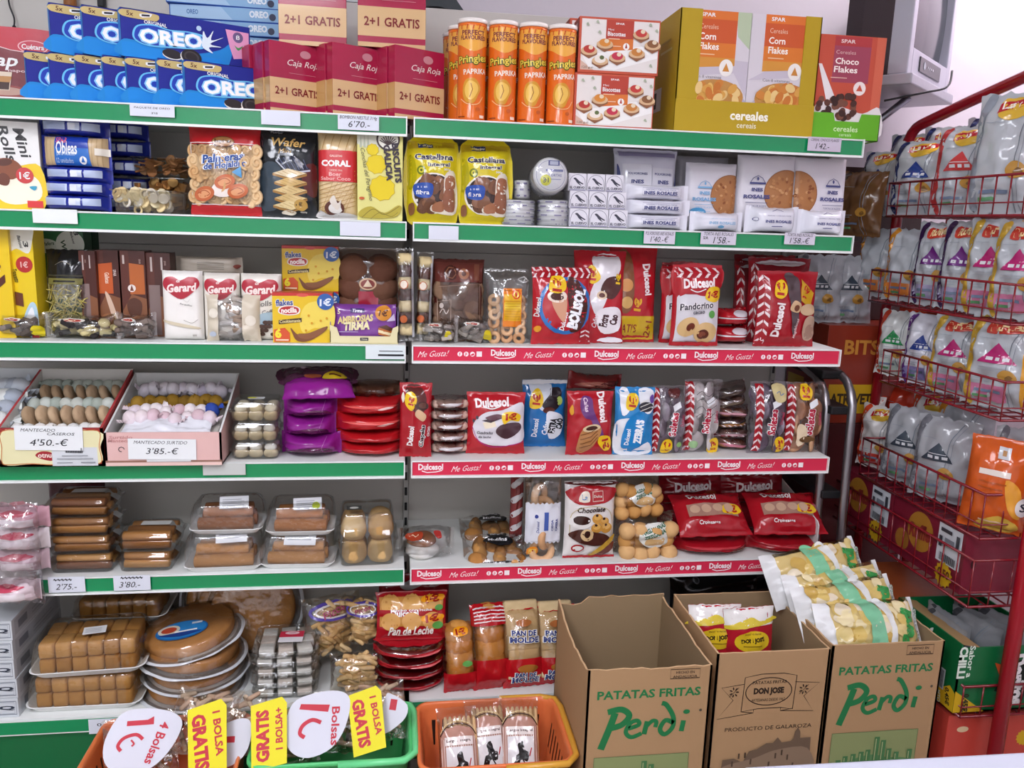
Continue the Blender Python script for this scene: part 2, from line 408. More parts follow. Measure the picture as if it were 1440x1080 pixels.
# ---------------------------------------------------------------- shelving
ZS = [1.7541, 1.5, 1.1849, .8717, .5651, .19]
YB, TH = .37, .03
GREEN, DGREEN = '#0f8f57', '#0b6a3a'
WHITE = '#e9ebe8'
PANEL = '#c9c6bf'
RED = '#d92c4e'
def swoosh(u, v, s): return ('P', '#fff5f5', [(u-.3*s, v-.18), (u, v-.33), (u+.3*s, v-.2), (u+.34*s, v-.12), (u, v-.24), (u-.28*s, v-.1)])
def brand_strip(b, x0, x1, z0, z1, y, start):
    W, H = x1-x0, z1-z0; D = [('r', RED, 0, 0, 1, 1)]; u = .012; per = .263; wh = '#fff2f4'; k = start
    while u < 1:
        if k % 3 == 0 and u+.056 < 1:
            c = u+.029; D += [('t', wh, 'Dulcesol', c, .62, .056, .0145, 0, 0, .035), ('s', wh, .0022, [(c-.02, .33), (c-.008, .2), (c+.012, .24), (c+.026, .36)])]; u += .078
        elif k % 3 == 1 and u+.064 < 1:
            D.append(('t', wh, 'Me Gusta!', u+.032, .5, .064, .013, 3, .5, -.005)); u += .084
        elif k % 3 == 2 and u+.05 < 1:
            for i in range(3): D.append(('e', wh, u+.006+i*.014, .5, .0054, .0054))
            D += [('r', wh, u+.043, .32, u+.055, .7), ('t', RED, 'f', u+.006, .5, .003, .008), ('t', RED, 'p', u+.02, .48, .004, .008), ('P', RED, [(u+.03, .4), (u+.037, .42), (u+.037, .56), (u+.032, .5)])]; u += .074
        else: u += .08
        k += 1
    b.dec(D, lambda x, y_, o: (x0+x, y-o, z0+y_), W, H, off0=.0004)
def shelf(par, x0, x1, z, rail, start=0, th=TH):
    s = MB().box(x0, x1, 0, YB-.004, z-th, z, mat(WHITE, 'p'), .001)
    s = s.out('shelf', par)
    b = MB(); z0, z1 = z-.044, z-.001; y = -.006
    b.box(x0, x1, -.005, -.0003, z0, z, mat('#dfe5e2', 'p'))
    b.box(x0, x1, -.011, -.004, z0-.004, z0+.002, mat('#f0f4f2', 'g')); b.box(x0, x1, -.009, -.004, z-.0035, z-.0004, mat('#f0f4f2', 'g'))
    if rail == 'g': b.dec([('r', GREEN, 0, .06, 1, .92)], lambda x, y_, o: (x0+x, -.005-o, z0+y_), x1-x0, z1-z0, k='g')
    else: brand_strip(b, x0+.004, x1-.004, z0+.003, z-.004, -.0055, start)
    for s_ in (0, 1): b.box((x0, x1-.003)[s_], (x0+.003, x1)[s_], -.012, -.004, z0-.003, z, mat('#f4f6f5', 'g'))
    b.out('price_rail', s)
    for x in (x0+.003, x1-.006):
        b = MB(); b.add([(x, YB-.01, z-th), (x+.003, YB-.01, z-th), (x, .12, z-th), (x+.003, .12, z-th), (x, YB-.01, z-th-.05), (x+.003, YB-.01, z-th-.05)], [(0, 1, 3, 2), (0, 2, 4), (1, 5, 3), (2, 3, 5, 4), (0, 4, 5, 1)], mat('#d9d9d5'))
        b.out('bracket', s)
def upright(par, x):
    b = MB().box(x-.007, x+.007, YB-.012, YB+.03, .02, 2.1, mat('#bdbcb8', 'p'))
    z = .1
    while z < 2.05: b.box(x-.004, x+.004, YB-.0135, YB-.0115, z, z+.026, mat('#17181a')); z += .05
    b.out('upright', par)
def bay(x0, x1, rails, lab, ztop, starts=(0,)*6):
    o = T(empty('shelving_unit', ((x0+x1)/2, 0, 0)), lab, 'shelf', 'gondola shelving along the wall'); cx = (x0+x1)/2
    b = MB()
    for z in [.04+.3433*i for i in range(6)]: b.box(x0-cx, x1-cx, YB, YB+.02, z, z+.342, mat(PANEL, 'p'), .0015)
    if ztop > 2.15: b.box(x0-cx, x1-cx, YB, YB+.02, 2.1, ztop, mat('#c3c9cb', 'p'))
    b.out('back_panel', o)
    for z, r, st in zip(ZS[:5], rails, starts): shelf(o, x0-cx, x1-cx, z, r, st)
    # base shelf and plinth
    s = MB().box(x0-cx, x1-cx, -.045, YB, ZS[5]-.03, ZS[5], mat(WHITE, 'p'), .001).out('base_shelf', o)
    b = MB(); z = ZS[5]; X0, X1 = x0-cx, x1-cx
    b.box(X0, X1, -.051, -.0455, z-.044, z, mat('#e8eeeb', 'g')); b.dec([('r', GREEN, 0, .08, 1, .9)], lambda x, y_, o_: (X0+x, -.051-o_, z-.044+y_), X1-X0, .043, k='g'); b.out('price_rail', s)
    MB().box(X0, X1, -.04, -.03, 0, z-.03, mat(DGREEN, 'g')).out('plinth', o)
    return o
left_bay = bay(-1.215, -.014, 'ggggg', 'left shelving bay with green price rails on every shelf', 2.6)
right_bay = bay(.002, 1.2, 'ggrrr', 'right shelving bay with red branded strips on its lower shelves', 2.1, (0, 0, 1, 0, 0))
upright(left_bay, -.006-(-.6145))
upright(right_bay, 1.185-.601)
def px_tag(p, texts, lab, y=-.0135, col='#dfe3ee'):
    """price card clipped in the rail; p = left, right, top, bottom in the photo"""
    x0, z1 = at(p[0], p[2], y); x1, _ = at(p[1], p[2], y); _, z0 = at((p[0]+p[1])/2, p[3], y); w, h = x1-x0, z1-z0
    b = MB().box(-w/2, w/2, -.0004, .0004, 0, h, mat(col))
    b.dec([('t', '#22242c', s, *q) for s, *q in texts], lambda x, z, o: (x-w/2, -.0004-o, z), w, h)
    return T(b.out('price_card', None, ((x0+x1)/2, y, z0)), lab, 'price tag', 'price cards in the shelf rails')
px_tag((182, 245, 146, 164), [('PAQUETE DE OREO', .5, .72, .8, .05, 0, .2, 0), ("2'15", .55, .3, .14, .04)], 'handwritten white price card below the blue biscuit packs on the top shelf')
px_tag((367, 422, 154, 176), [], 'blank lilac price card on the top shelf rail below the red chocolate boxes')
px_tag((475, 533, 161, 183), [('BOMBON NESTLE 314g', .5, .82, .9, .1, 0, .2, 0), ("6'70.-", .52, .4, .52, .15, 0, .2, 0)], "handwritten price card reading 6'70 on the top shelf rail")
px_tag((1137, 1184, 192, 213), [('CEREAL CHOCO FLAKES', .5, .8, .84, .07, 0, .2, 0), ("1'42.-", .45, .36, .4, .16, 0, .2, 0)], 'pale price card on the top rail below the green cereal tray', col='#cfc6d6')
px_tag((45, 108, 293, 314), [], 'blank white price card below the blue wafer packs on the second shelf', col='#eef3f2')
px_tag((478, 535, 311, 332), [], 'blank lilac price card below the coconut wafers on the second shelf')
px_tag((603, 645, 317, 337), [], 'blank white price card below the yellow biscuit bags')
px_tag((906, 950, 324, 343), [('POLVORONES INES ROSALES', .5, .8, .9, .1, 0, .2, 0), ("1'40.-€", .5, .36, .55, .18, 0, .2, 0)], "handwritten price card reading 1'40 on the second shelf rail", col='#dad6e4')
px_tag((986, 1036, 325, 344), [('TORTA INES ROSALES', .5, .82, .84, .09, 0, .2, 0), ('S/A', .14, .5, .14, .08), ("1'58.-", .6, .35, .46, .18, 0, .2, 0)], "handwritten price card reading 1'58 nearest the middle of the second shelf rail", col='#dad6e4')
px_tag((1104, 1147, 327, 344), [('TORTA INES ROSALES', .5, .82, .84, .09, 0, .2, 0), ("1'58.-€", .5, .35, .62, .18, 0, .2, 0)], "handwritten price card reading 1'58 nearest the right end of the second shelf rail", col='#dad6e4')
px_tag((514, 569, 486, 505), [('________', .65, .6, .6, .02), ('_________', .65, .3, .66, .05)], 'printed white shelf label at the right end of the third shelf rail', col='#e3eef0')
px_tag((67, 119, 812, 833), [('~~~~~', .4, .82, .5, .08, 0, .2, 0), ("2'75.-", .5, .38, .56, .18, 0, .3, 0)], "handwritten price card reading 2'75 below the tallest stack of pastry boxes")
px_tag((159, 211, 810, 830), [('~~~~~~', .5, .85, .6, .08, 0, .2, 0), ("3'80.-", .45, .4, .56, .18, 0, .3, 0)], "handwritten price card reading 3'80 on the fifth shelf rail")
px_tag((124, 172, 1012, 1031), [('0,39', .5, .6, .5, .12, 0, 0, 0)], 'price card on the base shelf rail below the sponge cake trays', y=-.0522)
px_tag((285, 345, 652, 668), [], 'blank grey price card below the clear boxes of iced cakes', col='#c9ccc8')
ORD = ['first', 'second', 'third', 'fourth', 'fifth', 'sixth', 'seventh', 'eighth', 'ninth']
def corner(o, x, y, z, w, d, th):
    c, s = math.cos(th), math.sin(th); o.location = (x+w/2*c-d/2*s, y+w/2*s+d/2*c, z); o.rotation_euler = (0, 0, th); return o
Z1, Z2, Z3, Z4, Z5, Z6 = ZS
WH = '#f4f4f2'
# ---- napolitanas carton behind the cookie packs
nap = carton(.29, .172, .06, '#7d2a33', [('P', '#c3293c', [(0, 1), (0, .93), (.25, .86), (.6, .72), (.9, .66), (1, .66), (1, 1)]), ('s', '#f3d7d7', .006, [(0, .93), (.25, .86), (.6, .72), (1, .66)]),
    ('e', '#f1b9bd', .77, .78, .115, .052), ('e', '#c8324a', .77, .78, .105, .045), ('t', WH, 'Cuétara', .77, .78, .17, .042),
    ('t', WH, 'Nap', .5, .55, .3, .13, 2, .35), ('t', '#e8c9c9', 'napolitanas', .72, .44, .3, .03),
    ('e', '#9c3f3a', .52, .16, .21, .05), ('e', '#c9a08f', .52, .16, .17, .035), ('p', '#e6d3bd', [(.4, .42), (.6, .42), (.57, .17), (.43, .17)]), ('p', '#c08a4e', [(.405, .36), (.595, .36), (.575, .27), (.425, .27)]), ('p', '#3b1d16', [(.425, .28), (.575, .28), (.565, .18), (.435, .18)]), ('e', '#3b1712', .15, .3, .12, .09)], k='f')
o = nap.out('biscuit_carton'); T(o, 'dark red biscuit carton with a coffee glass picture, left end of top shelf', 'carton')
corner(o, -1.14, .10, Z1, .29, .06, .12)
# ---- blue cookie packs
def oreo():
    w, h, d = .3, .107, .031
    D = [('P', '#1489d6', [(0, 0), (0, .33), (.1, .36), (.25, .3), (.5, .22), (.75, .4), (.86, .62), (.82, .1), (.74, 0)]), ('p', '#0f8ade', [(0, 0), (0, .3), (.12, .33), (.3, .2), (.75, .2), (.84, 0)]),
      ('p', '#e79fc6', [(.8, .88), (.99, .86), (.99, .3), (.86, .24), (.83, .5)]), ('e', '#6f5a86', .9, .73, .042, .042), ('t', WH, 'ß', .9, .73, .03, .035), ('P', '#4f9a5a', [(.87, .55), (.9, .5), (.94, .56), (.9, .44)]),
      ('P', '#cdb878', [(.015, .97), (.25, .96), (.285, .9), (.27, .83), (.23, .81), (.015, .83)]), ('t', '#5a2c22', '5x', .07, .9, .05, .034, -4), ('p', WH, [(.14, .87), (.14, .92), (.21, .95), (.235, .95), (.22, .88), (.16, .85)]), ('p', '#2b2430', [(.155, .875), (.155, .915), (.215, .93), (.215, .89)]),
      ('t', WH, 'ORIGINAL', .255, .76, .17, .028, -3), 
      ('P', '#6cc6f2', [(.08, .5), (.12, .68), (.24, .74), (.36, .68), (.5, .7), (.62, .66), (.66, .5), (.6, .36), (.4, .3), (.2, .27), (.1, .35)]), ('P', '#1d3fb2', [(.095, .5), (.13, .66), (.24, .71), (.36, .655), (.5, .675), (.61, .63), (.64, .5), (.585, .38), (.4, .33), (.2, .3), (.11, .37)]),
      ('t', '#8fd2f5', 'OREO', .37, .49, .5, .125, 2, 0, .09), ('t', '#ffffff', 'OREO', .37, .495, .475, .108, 2, 0, .035),
      ('P', '#e8f4fb', [(.61, .4), (.69, .3), (.66, .42), (.76, .46), (.67, .5), (.78, .68), (.68, .58), (.7, .8), (.65, .62), (.62, .76), (.61, .58)]), ('e', '#b9d4ec', .585, .8, .02, .02),
      ('e', '#f3ede4', .37, .14, .075, .035, -.1), ('e', '#2a2226', .37, .165, .075, .035, -.1), ('e', '#f3ede4', .513, .13, .083, .06, -.2), ('e', '#241d20', .518, .155, .08, .058, -.2), ('e', '#453c3e', .518, .155, .06, .043, -.2), ('e', '#2a2226', .518, .155, .045, .032, -.2)]
    S = [('r', '#8fb6dd', .0, .0, 1, 1), ('e', '#33487e', .5, .2, .35, .35), ('e', '#b8d4ec', .5, .2, .2, .2), ('p', '#c9dcef', [(.1, .5), (.9, .5), (.9, .95), (.1, .95)])]
    tp = [('t', '#dfeefa', 'OREO', .75, .5, .22, .055, 0, 0, .04), ('r', '#7fb2e0', .0, .0, .6, 1)]
    return carton(w, h, d, '#17238f', D, left=[('r', '#2f7fc9', 0, 0, 1, 1)], right=S, top=tp)
om = oreo().mesh('cookie_pack'); TH1 = math.radians(26); first = None
for i, px in enumerate((40, 73, 110, 148, 181, 225, 262)):
    o = inst(om, 'cookie_pack'); corner(o, xat(px, .014, Z1), .014, Z1, .3, .031, TH1)
    T(o, f'blue cookie pack, {ORD[i]} from the left of the seven in the lower fanned row' , 'cookie pack', 'blue cookie packs on the top shelf')
zo = Z1+.1078
for i, (px, py) in enumerate(((73, 75), (119, 78), (172, 83))):
    o = inst(om, 'cookie_pack'); corner(o, xat(px, .014, zo), .014, zo, .3, .031, TH1)
    T(o, f'blue cookie pack, {("left", "middle", "right")[i]} one of the three set on the lower fanned row', 'cookie pack', 'blue cookie packs on the top shelf')
# lying stack behind, side faces out
def oreo_flat():
    return carton(.29, .035, .1, '#2a5fb8', [('r', '#8db9de', .01, .06, .99, .94), ('p', '#a9cbe8', [(.01, .06), (.55, .06), (.45, .94), (.01, .94)]), ('t', '#e9f3fb', 'OREO', .78, .55, .17, .06, 0, 0, .05), ('t', '#3f6fae', 'OREO', .2, .5, .1, .04), ('e', '#2d3350', .9, .4, .03, .03)], top=[('r', '#274fa8', 0, 0, 1, 1)], right=[('r', '#5e9bd2', 0, 0, 1, 1)])
fm_ = oreo_flat().mesh('cookie_pack')
for i in range(9):
    o = inst(fm_, 'cookie_pack', (xat(318, .235, 2.0)+.005*math.sin(i*2.1), .285, Z1+i*.0352), (0, 0, .05*math.sin(i*1.7)))
    T(o, 'pale blue cookie pack lying in the stack behind the fanned packs' if i < 8 else 'pale blue cookie pack lying on top of the stack behind the fanned packs', 'cookie pack', 'cookie packs lying behind the fanned ones')
# ---- red chocolate boxes
def caja(dx=0):
    w, h, d = .165, .19, .034; G = '#d9b483'; C1 = '#a81f45'; t = '#7e1f22'
    D = [('r', G, 0, .13, 1, .49), ('r', G, 0, 0, 1, .055), ('t', '#e9b9bf', 'NESTLE', .66, .855, .14, .045), ('e', '#c98a94', .66, .86, .1, .065), ('t', '#f6e7e4', 'Caja Roja', .62, .71, .6, .13, 0, .35, 0), ('r', '#d58f9b', .35, .57, .85, .575), ('t', t, '2+1 GRATIS', .5, .31, .82, .13, 0, 0, .02)]
    sd = [('r', '#c79d62', 0, .13, 1, .49)]
    b = carton(w, h, d, C1, D, left=sd, right=sd, k='g'); return b
cm = caja().mesh('chocolate_box'); TH2 = math.radians(32)
sets = (('left', 380, 55, 4), ('middle', 468, 58, 3), ('right', 555, 62, 3))
ztop = {}
for nm, px, py, n in sets:
    y = .012; x = xat(px, y, Z1+.02); hz = zat(py, x, y)-Z1; s = hz/.19
    for k in range(n+1):
        o = inst(cm, 'chocolate_box', sc=s); q = .0345*s*k
        # each box further back leans on the one in front, all yawed
        corner(o, x-q*(.58+.08*(k % 2)), y+q*.83, Z1, .165*s, .034*s, TH2)
        c = f'red and gold chocolate box, {ORD[k]} from the front in the {nm} fanned row'
        T(o, c, 'chocolate box', 'red chocolate boxes on the top shelf')
    ztop[nm] = Z1+hz+.0005
big = caja().mesh('chocolate_box')
for nm, pl, pr, zz in (('left', 392, 487, ztop['left']), ('right', 503, 598, ztop['right'])):
    x, w, _ = fit(pl, pr, 0, zz, .06); s = w/.165
    o = inst(big, 'chocolate_box', (x, .06+.02, zz), (0, 0, .03), sc=(s, 1, s)); T(o, f'red and gold chocolate box on top of the fanned rows, {nm} of the two', 'chocolate box', 'red chocolate boxes on the top shelf')
# ---- orange crisp tubes
def tube_can():
    r, h = .0365, .236; b = MB(); O = '#e8701f'
    b.lathe([(r*.97, 0), (r, .002), (r, .008), (r*.985, .01), (r*.985, h-.012), (r, h-.01), (r, h-.004)], mat(O, 'g'), 32)
    W, H = 2*PI*r, h
    def fm(x, y, o): a = -PI/2+(x/W-.5)*2*PI; return ((r*.985+o)*math.cos(a), (r*.985+o)*math.sin(a), y)
    # decals centred at u=.5 face the aisle
    D = [('P', '#f3b04a', [(.2, .93), (.5, .97), (.8, .93), (.78, .8), (.65, .76), (.5, .7), (.35, .76), (.22, .8)]), ('t', '#7b2d3a', 'PERFECT', .5, .885, .27, .05, 0, 0, .03), ('t', '#7b2d3a', 'FLAVOURED', .5, .835, .3, .045, 0, 0, .03),
      ('t', '#4a5a1c', 'Pringles', .5, .615, .37, .115, 6, 0, .09), ('t', '#f1d24e', 'Pringles', .5, .617, .35, .098, 6, 0, .02), ('t', '#fbe9d3', 'PAPRIKA', .53, .5, .27, .055, 4, 0, .03),
      ('P', '#d99a2e', [(.42, .2), (.39, .3), (.42, .41), (.52, .43), (.59, .34), (.56, .26), (.51, .18)]), ('P', '#f0c25a', [(.435, .24), (.415, .33), (.46, .405), (.54, .38), (.56, .31), (.5, .22)]), ('S', '#f6c583', .008, [(.37, .22), (.45, .17), (.56, .175), (.62, .25)]), ('s', '#8c4a19', .007, [(.47, .24), (.5, .32), (.48, .38)]), ('e', '#c65a17', .56, .12, .025, .02), ('r', '#8c3a10', .33, .035, .42, .045), ('r', '#f9e4cf', .58, .03, .64, .06)]
    for i in range(9): D.append(('s', '#c33a22', .009, [(.24+i*.065, .955+.01*(i % 2)), (.25+i*.06, .915)]))
    b.dec(D, fm, W, H, g=.008, k='g')
    return b
cb = tube_can().mesh('crisp_tube'); lm = MB().lathe([(.037, 0), (.0378, .001), (.0378, .009), (.035, .0105), (.034, .008), (.001, .008)], mat('#efe9e2', 'g'), 28).mesh('lid')
def can(x, y, lab):
    o = inst(cb, 'crisp_tube', (x, y, Z1)); T(o, lab, 'crisp tube', 'orange crisp tubes'); inst(lm, 'lid', (0, 0, .2335), parent=o)
for i, px in enumerate((663, 706, 747.5, 788)): can(xat(px, .045, Z1+.1), .045, f'orange crisp tube, {ORD[i]} from the left in the front row')
for i, px in enumerate((651, 695, 737, 778)): can(xat(px, .125, Z1+.1)-.004, .125, f'orange crisp tube, {ORD[i]} from the left in the second row')
can(xat(641, .21, Z1+.1), .21, 'orange crisp tube standing rearmost on the left')
# ---- mini toast boxes
def toast():
    w, h, d = .215, .137, .075; D = [('r', '#e9e3de', .03, .05, .985, .96), ('p', '#d9b7a4', [(.03, .05), (.03, .22), (.2, .05)]), ('p', '#f5f3f0', [(.05, .3), (.13, .1), (.45, .07), (.98, .32), (.98, .56), (.7, .5)]), ('p', '#b8402f', [(.33, .96), (.67, .96), (.67, .45), (.33, .4)]), ('p', '#d9762f', [(.33, .62), (.67, .64), (.67, .45), (.33, .4)]), ('t', WH, 'SPAR', .5, .9, .11, .022), ('t', WH, 'Mini', .39, .79, .07, .022, 0, 0, 0), ('t', WH, 'Biscottes', .46, .715, .22, .05), ('r', '#f2c9a8', .36, .62, .5, .635), ('r', '#f2c9a8', .36, .49, .52, .505), ('e', '#fbf7f2', .585, .5, .04, .04), ('p', '#a8382a', [(.57, .47), (.6, .47), (.585, .57)]), ('t', '#6d5a52', '120 g ℮', .12, .09, .14, .035, 0, 0, 0)]
    for u, v, c in ((.13, .37, '#b8342c'), (.32, .5, '#d88a34'), (.27, .2, '#efe6da'), (.48, .27, '#c2304a'), (.72, .36, '#c77f38'), (.76, .7, '#c43a35'), (.91, .52, '#8a5a36')):
        D += [('p', '#8d5b3c', [(u-.1, v-.04), (u, v-.12), (u+.1, v-.04), (u+.1, v+.02), (u-.1, v+.02)]), ('e', '#d8b48a', u, v+.02, .1, .05), ('e', c, u, v+.05, .07, .045), ('e', '#e9d7b8' if c != '#efe6da' else '#5d6b3c', u+.02, v+.08, .028, .024)]
    for u, v in ((.1, .85), (.22, .9), (.25, .72), (.87, .9), (.95, .8), (.9, .17)): D.append(('P', '#aab39b', [(u-.02, v), (u, v+.04), (u+.02, v-.02)]))
    L = [('r', '#8a3524', .05, .02, .95, .98), ('t', WH, 'SPAR', .5, .88, .4, .12), ('e', WH, .3, .7, .1, .1), ('r', '#c98a5e', .2, .3, .8, .32)]
    return carton(w, h, d, '#c5543a', D, left=L)
tm = toast().mesh('toast_box')
xT, wT, _ = fit(806, 917, 40, Z1, .03); sT = wT/.215
for i, (lab, dx) in enumerate((('lower of the two white and red mini toast boxes beside the crisp tubes', 0), ('upper of the two white and red mini toast boxes beside the crisp tubes', .006))):
    o = inst(tm, 'toast_box', (xT+dx, .03+.0375, Z1+i*.1375*sT), (0, 0, -.02), sc=sT); T(o, lab, 'toast box', 'mini toast boxes')
for i in (0, 1):
    o = inst(tm, 'toast_box', (xT-.002, .165, Z1+i*.1375*sT*1.06), (0, 0, .0), sc=(sT*.99, 1, sT*1.06)); T(o, f'mini toast box behind the front pair, {("lower", "upper")[i]} one with its dark red side showing', 'toast box', 'mini toast boxes')
# ---- cereal display tray with two cereal boxes
xa, _ = at(947, 182, .02); xb = xat(1141, .02, Z1+.01); Wt = xb-xa; xm = (xa+xb)/2; Dt = .21; Ht = zat(10, xa, .02)-Z1
MUS = '#b99b16'
def tray_cereal():
    b = MB(); m = mat(MUS); t = .0025; w, d, h = Wt, Dt, Ht
    b.box(-w/2, w/2, 0, d, 0, t, m)
    b.box(-w/2, w/2, d-t, d, 0, h*.98, m)
    for s in (-1, 1):
        x0, x1 = sorted((s*w/2, s*(w/2-t))); b.box(x0, x1, 0, d, 0, h, m)
        f = .058 if s < 0 else .045; x0, x1 = sorted((s*w/2, s*(w/2-f)))
        b.add([(x0, 0, 0), (x1, 0, 0), (x1, 0, h*.36), (x0 if s > 0 else x1, 0, h), (x1 if s > 0 else x0, 0, h), (x0, 0, h*.36)][0:2]+[(x1, 0, h), (x0, 0, h)]+[(x0, t, 0), (x1, t, 0), (x1, t, h), (x0, t, h)], [(0, 1, 2, 3), (5, 4, 7, 6), (3, 2, 6, 7), (1, 5, 6, 2), (4, 0, 3, 7)], m)
    b.box(-w/2, w/2, -t, 0, 0, h*.27, m, .0008)
    b.dec([('t', '#fbf8e8', 'cereales', .53, .58, .275, .062, 0, 0, .03), ('t', '#f3edd0', 'cereais', .515, .28, .14, .035, 0, 0, .01)], lambda x, y, o: (x-w/2, -t-o, y), w, h*.27)
    b.dec([('r', '#cfd3cd', .03, .22, .42, .42), ('r', '#2d2f2c', .12, .25, .22, .39), ('r', '#c7bf72', .3, .7, .75, .72), ('r', '#a08a10', .25, .78, .7, .8)], lambda x, y, o: (-w/2-o, d-x, y), d, h)
    return b
o = tray_cereal().out('display_tray', None, (xm, .02, Z1)); T(o, 'mustard yellow cardboard display tray holding two cereal boxes, top shelf', 'display tray')
def cereal(flip=False):
    w, h, d = .187, .262, .06; m = (lambda u: 1-u) if flip else (lambda u: u)
    D = [('p', '#d9d3d9', [(0, 0), (1, 0), (1, 1), (0, 1)]), ('p', '#b9c9a8', [(.78, 1), (1, 1), (1, .7), (.82, .8)]), ('p', '#c9c1cd', [(.0, .45), (.8, .5), (1, .3), (1, .6), (.5, .62)]),
      ('r', '#cf5a2a', .2, .62, .8, 1), ('r', '#dd7b2c', .2, .58, .8, .74), ('p', '#d7953a', [(.2, .53), (.2, .62), (.8, .62), (.8, .56)]), ('r', '#e0772f', .2, .93, .8, 1), ('t', WH, 'SPAR', .38, .965, .2, .045), ('t', '#f3cfb2', 'Cereales', .4, .87, .26, .055, 0, 0, -.005), ('t', '#fff6ea', 'Corn', .385, .79, .24, .08), ('t', '#fff6ea', 'Flakes', .41, .71, .29, .08), ('r', '#f0c79a', .27, .64, .5, .648), ('e', '#f4efe8', .68, .54, .1, .1), ('p', '#cf8a3a', [(.63, .51), (.73, .51), (.68, .58)]), ('t', '#7c7478', 'Con 8 vitaminas', .42, .46, .4, .035, 0, 0, -.005),
      ('P', '#bdb2c4', [(.12, .29), (.17, .1), (.3, .02), (.75, .02), (.9, .12), (.97, .29)]), ('e', '#c08a45', .54, .3, .42, .2)]
    r = random.Random(5 if flip else 8)
    for i in range(34): 
        a, q = r.uniform(0, 6.3), r.random()**.5; D.append(('e', r.choice(['#d9a04a', '#cf8437', '#e6b964', '#c9772f', '#eac884']), .54+.35*q*math.cos(a), .3+.105*q*math.sin(a), .075, .05, r.uniform(0, 3)))
    return carton(w, h, d, '#d8d2d6', D)
wc = (Wt-.006)/2
for i, lab in enumerate(('left corn flakes box standing in the mustard display tray', 'right corn flakes box standing in the mustard display tray')):
    o = inst(cereal(i == 1).mesh('cereal_box'), 'cereal_box', (xm+(i-.5)*(wc+.0005), .02+.033, Z1+.003), (0, 0, 0), sc=((wc-.001)/.187, 1, Ht*.985/.262)); T(o, lab, 'cereal box', 'cereal boxes on the top shelf')
# ---- chocolate cereal box in its green tray
xa = xat(1141.5, .03, Z1+.03); xb = xat(1236, .03, Z1+.03); wg = xb-xa; xm = (xa+xb)/2
hg = zat(50, xm, .03)-Z1
def choco():
    w, h, d = wg-.008, hg-.003, .058
    D = [('r', '#c5513a', 0, 0, 1, 1), ('r', '#a04358', .22, .55, .78, .99), ('r', '#b23a3c', .22, .9, .78, .99), ('r', '#d1664b', .86, 0, 1, 1), ('t', '#f0d9d4', 'SPAR', .42, .945, .22, .05), ('t', '#e4bcb6', 'Cereales', .4, .84, .3, .05, 0, 0, -.005), ('t', '#fff2ea', 'Choco', .43, .755, .36, .085), ('t', '#fff2ea', 'Flakes', .42, .675, .36, .085), ('r', '#e0b7a8', .2, .59, .45, .598), ('e', '#f2e5df', .66, .5, .095, .095), ('p', '#c5513a', [(.61, .475), (.71, .475), (.66, .54)]),
      ('p', '#ece6e6', [(0, .72), (.05, .72), (.33, .36), (.2, .3)]), ('P', '#e9e2e2', [(0, .3), (.15, .36), (.5, .3), (.75, .26), (1, .32), (1, 0), (0, 0)])]
    r = random.Random(3)
    for i in range(40): D.append(('e', r.choice(['#4a2a22', '#5f382c', '#3a1f1a', '#7a4d3c']), r.uniform(-.02+.06, .6), r.uniform(.2, .42), .05, .045, r.uniform(0, 3)))
    b = carton(w, h, d, '#c5513a', D); return b
o = choco().out('cereal_box', None, (xm, .03+.034, Z1+.003)); T(o, 'red chocolate flakes box standing in the small green tray', 'cereal box', 'cereal boxes on the top shelf')
def green_tray():
    w, d, h = wg, .19, hg*.26; b = MB(); m = mat('#63b021'); t = .002
    b.box(-w/2, w/2, 0, d, 0, t, m); b.box(-w/2, w/2, d-t, d, 0, h, m)
    for s in (-1, 1): x0, x1 = sorted((s*w/2, s*(w/2-t))); b.box(x0, x1, 0, d, 0, h, m)
    P = [(-w/2, 0), (w/2, 0), (w/2, h), (w*.22, h), (w*.19, h*.7), (-w*.17, h*.7), (-w*.2, h), (-w/2, h)]
    V = [(x, 0, z) for x, z in P]+[(x, t, z) for x, z in P]; fr = [tuple(q) for q in tessellate_polygon([[Vector((x, z, 0)) for x, z in P]])]
    b.add(V, fr+[tuple(i+8 for i in f) for f in fr]+[(i, (i+1) % 8, 8+(i+1) % 8, 8+i) for i in range(8)], m)
    b.dec([('t', '#d9eec0', 'cereales', .5, .42, .36, .075, 0, 0, .01), ('t', '#d9eec0', 'cereais', .5, .2, .18, .04, 0, 0, 0)], lambda x, y, o: (x-w/2, -o, y), w, h)
    return b
o = green_tray().out('display_tray', None, (xm, .03, Z1)); T(o, 'bright green low cardboard tray at the right end of the top shelf', 'display tray')
# ---- things above the top shelf
b = MB(); b.tube(smooth([(0, 0, .2), (.004, -.005, .12), (-.004, -.004, .06), (.006, -.004, .02), (.004, -.003, 0)], 6), .0022, mat('#2b2b2e'), 6); b.tube([(.004, -.003, .0), (.006, -.006, -.03), (.012, -.008, -.06)], [.004, .011, .009], mat('#26282b'), 8)
x, z = at(17, 36, .35); o = b.out('hanging_cable', None, (x, .355, z)); T(o, 'thin dark cable with a plug hanging down the panel, top left corner', 'cable')
b = MB().lathe([(.014, 0), (.016, .004), (.016, .09), (.012, .12)], mat('#9a6233', 'g'), 16); x, z = at(96, 8, .33); o = b.out('wooden_pole', None, (x, .345, z)); T(o, 'brown rounded wooden end hanging above the blue cookie packs', 'handle')
b = MB().box(-.009, .009, -.012, .012, 0, .1, mat('#17191b'), .004); x, z = at(139, 8, .33); o = b.out('hanging_clip', None, (x, .355, z)); T(o, 'small black clip hanging above the blue cookie packs', 'clip')
b = MB(); V = [(xx, yy, zz) for yy in (.38, .5) for xx, zz in (at(470, -40, .38), at(470, 6, .38), at(618, 9, .38), at(655, 19, .38), at(615, -40, .38))]
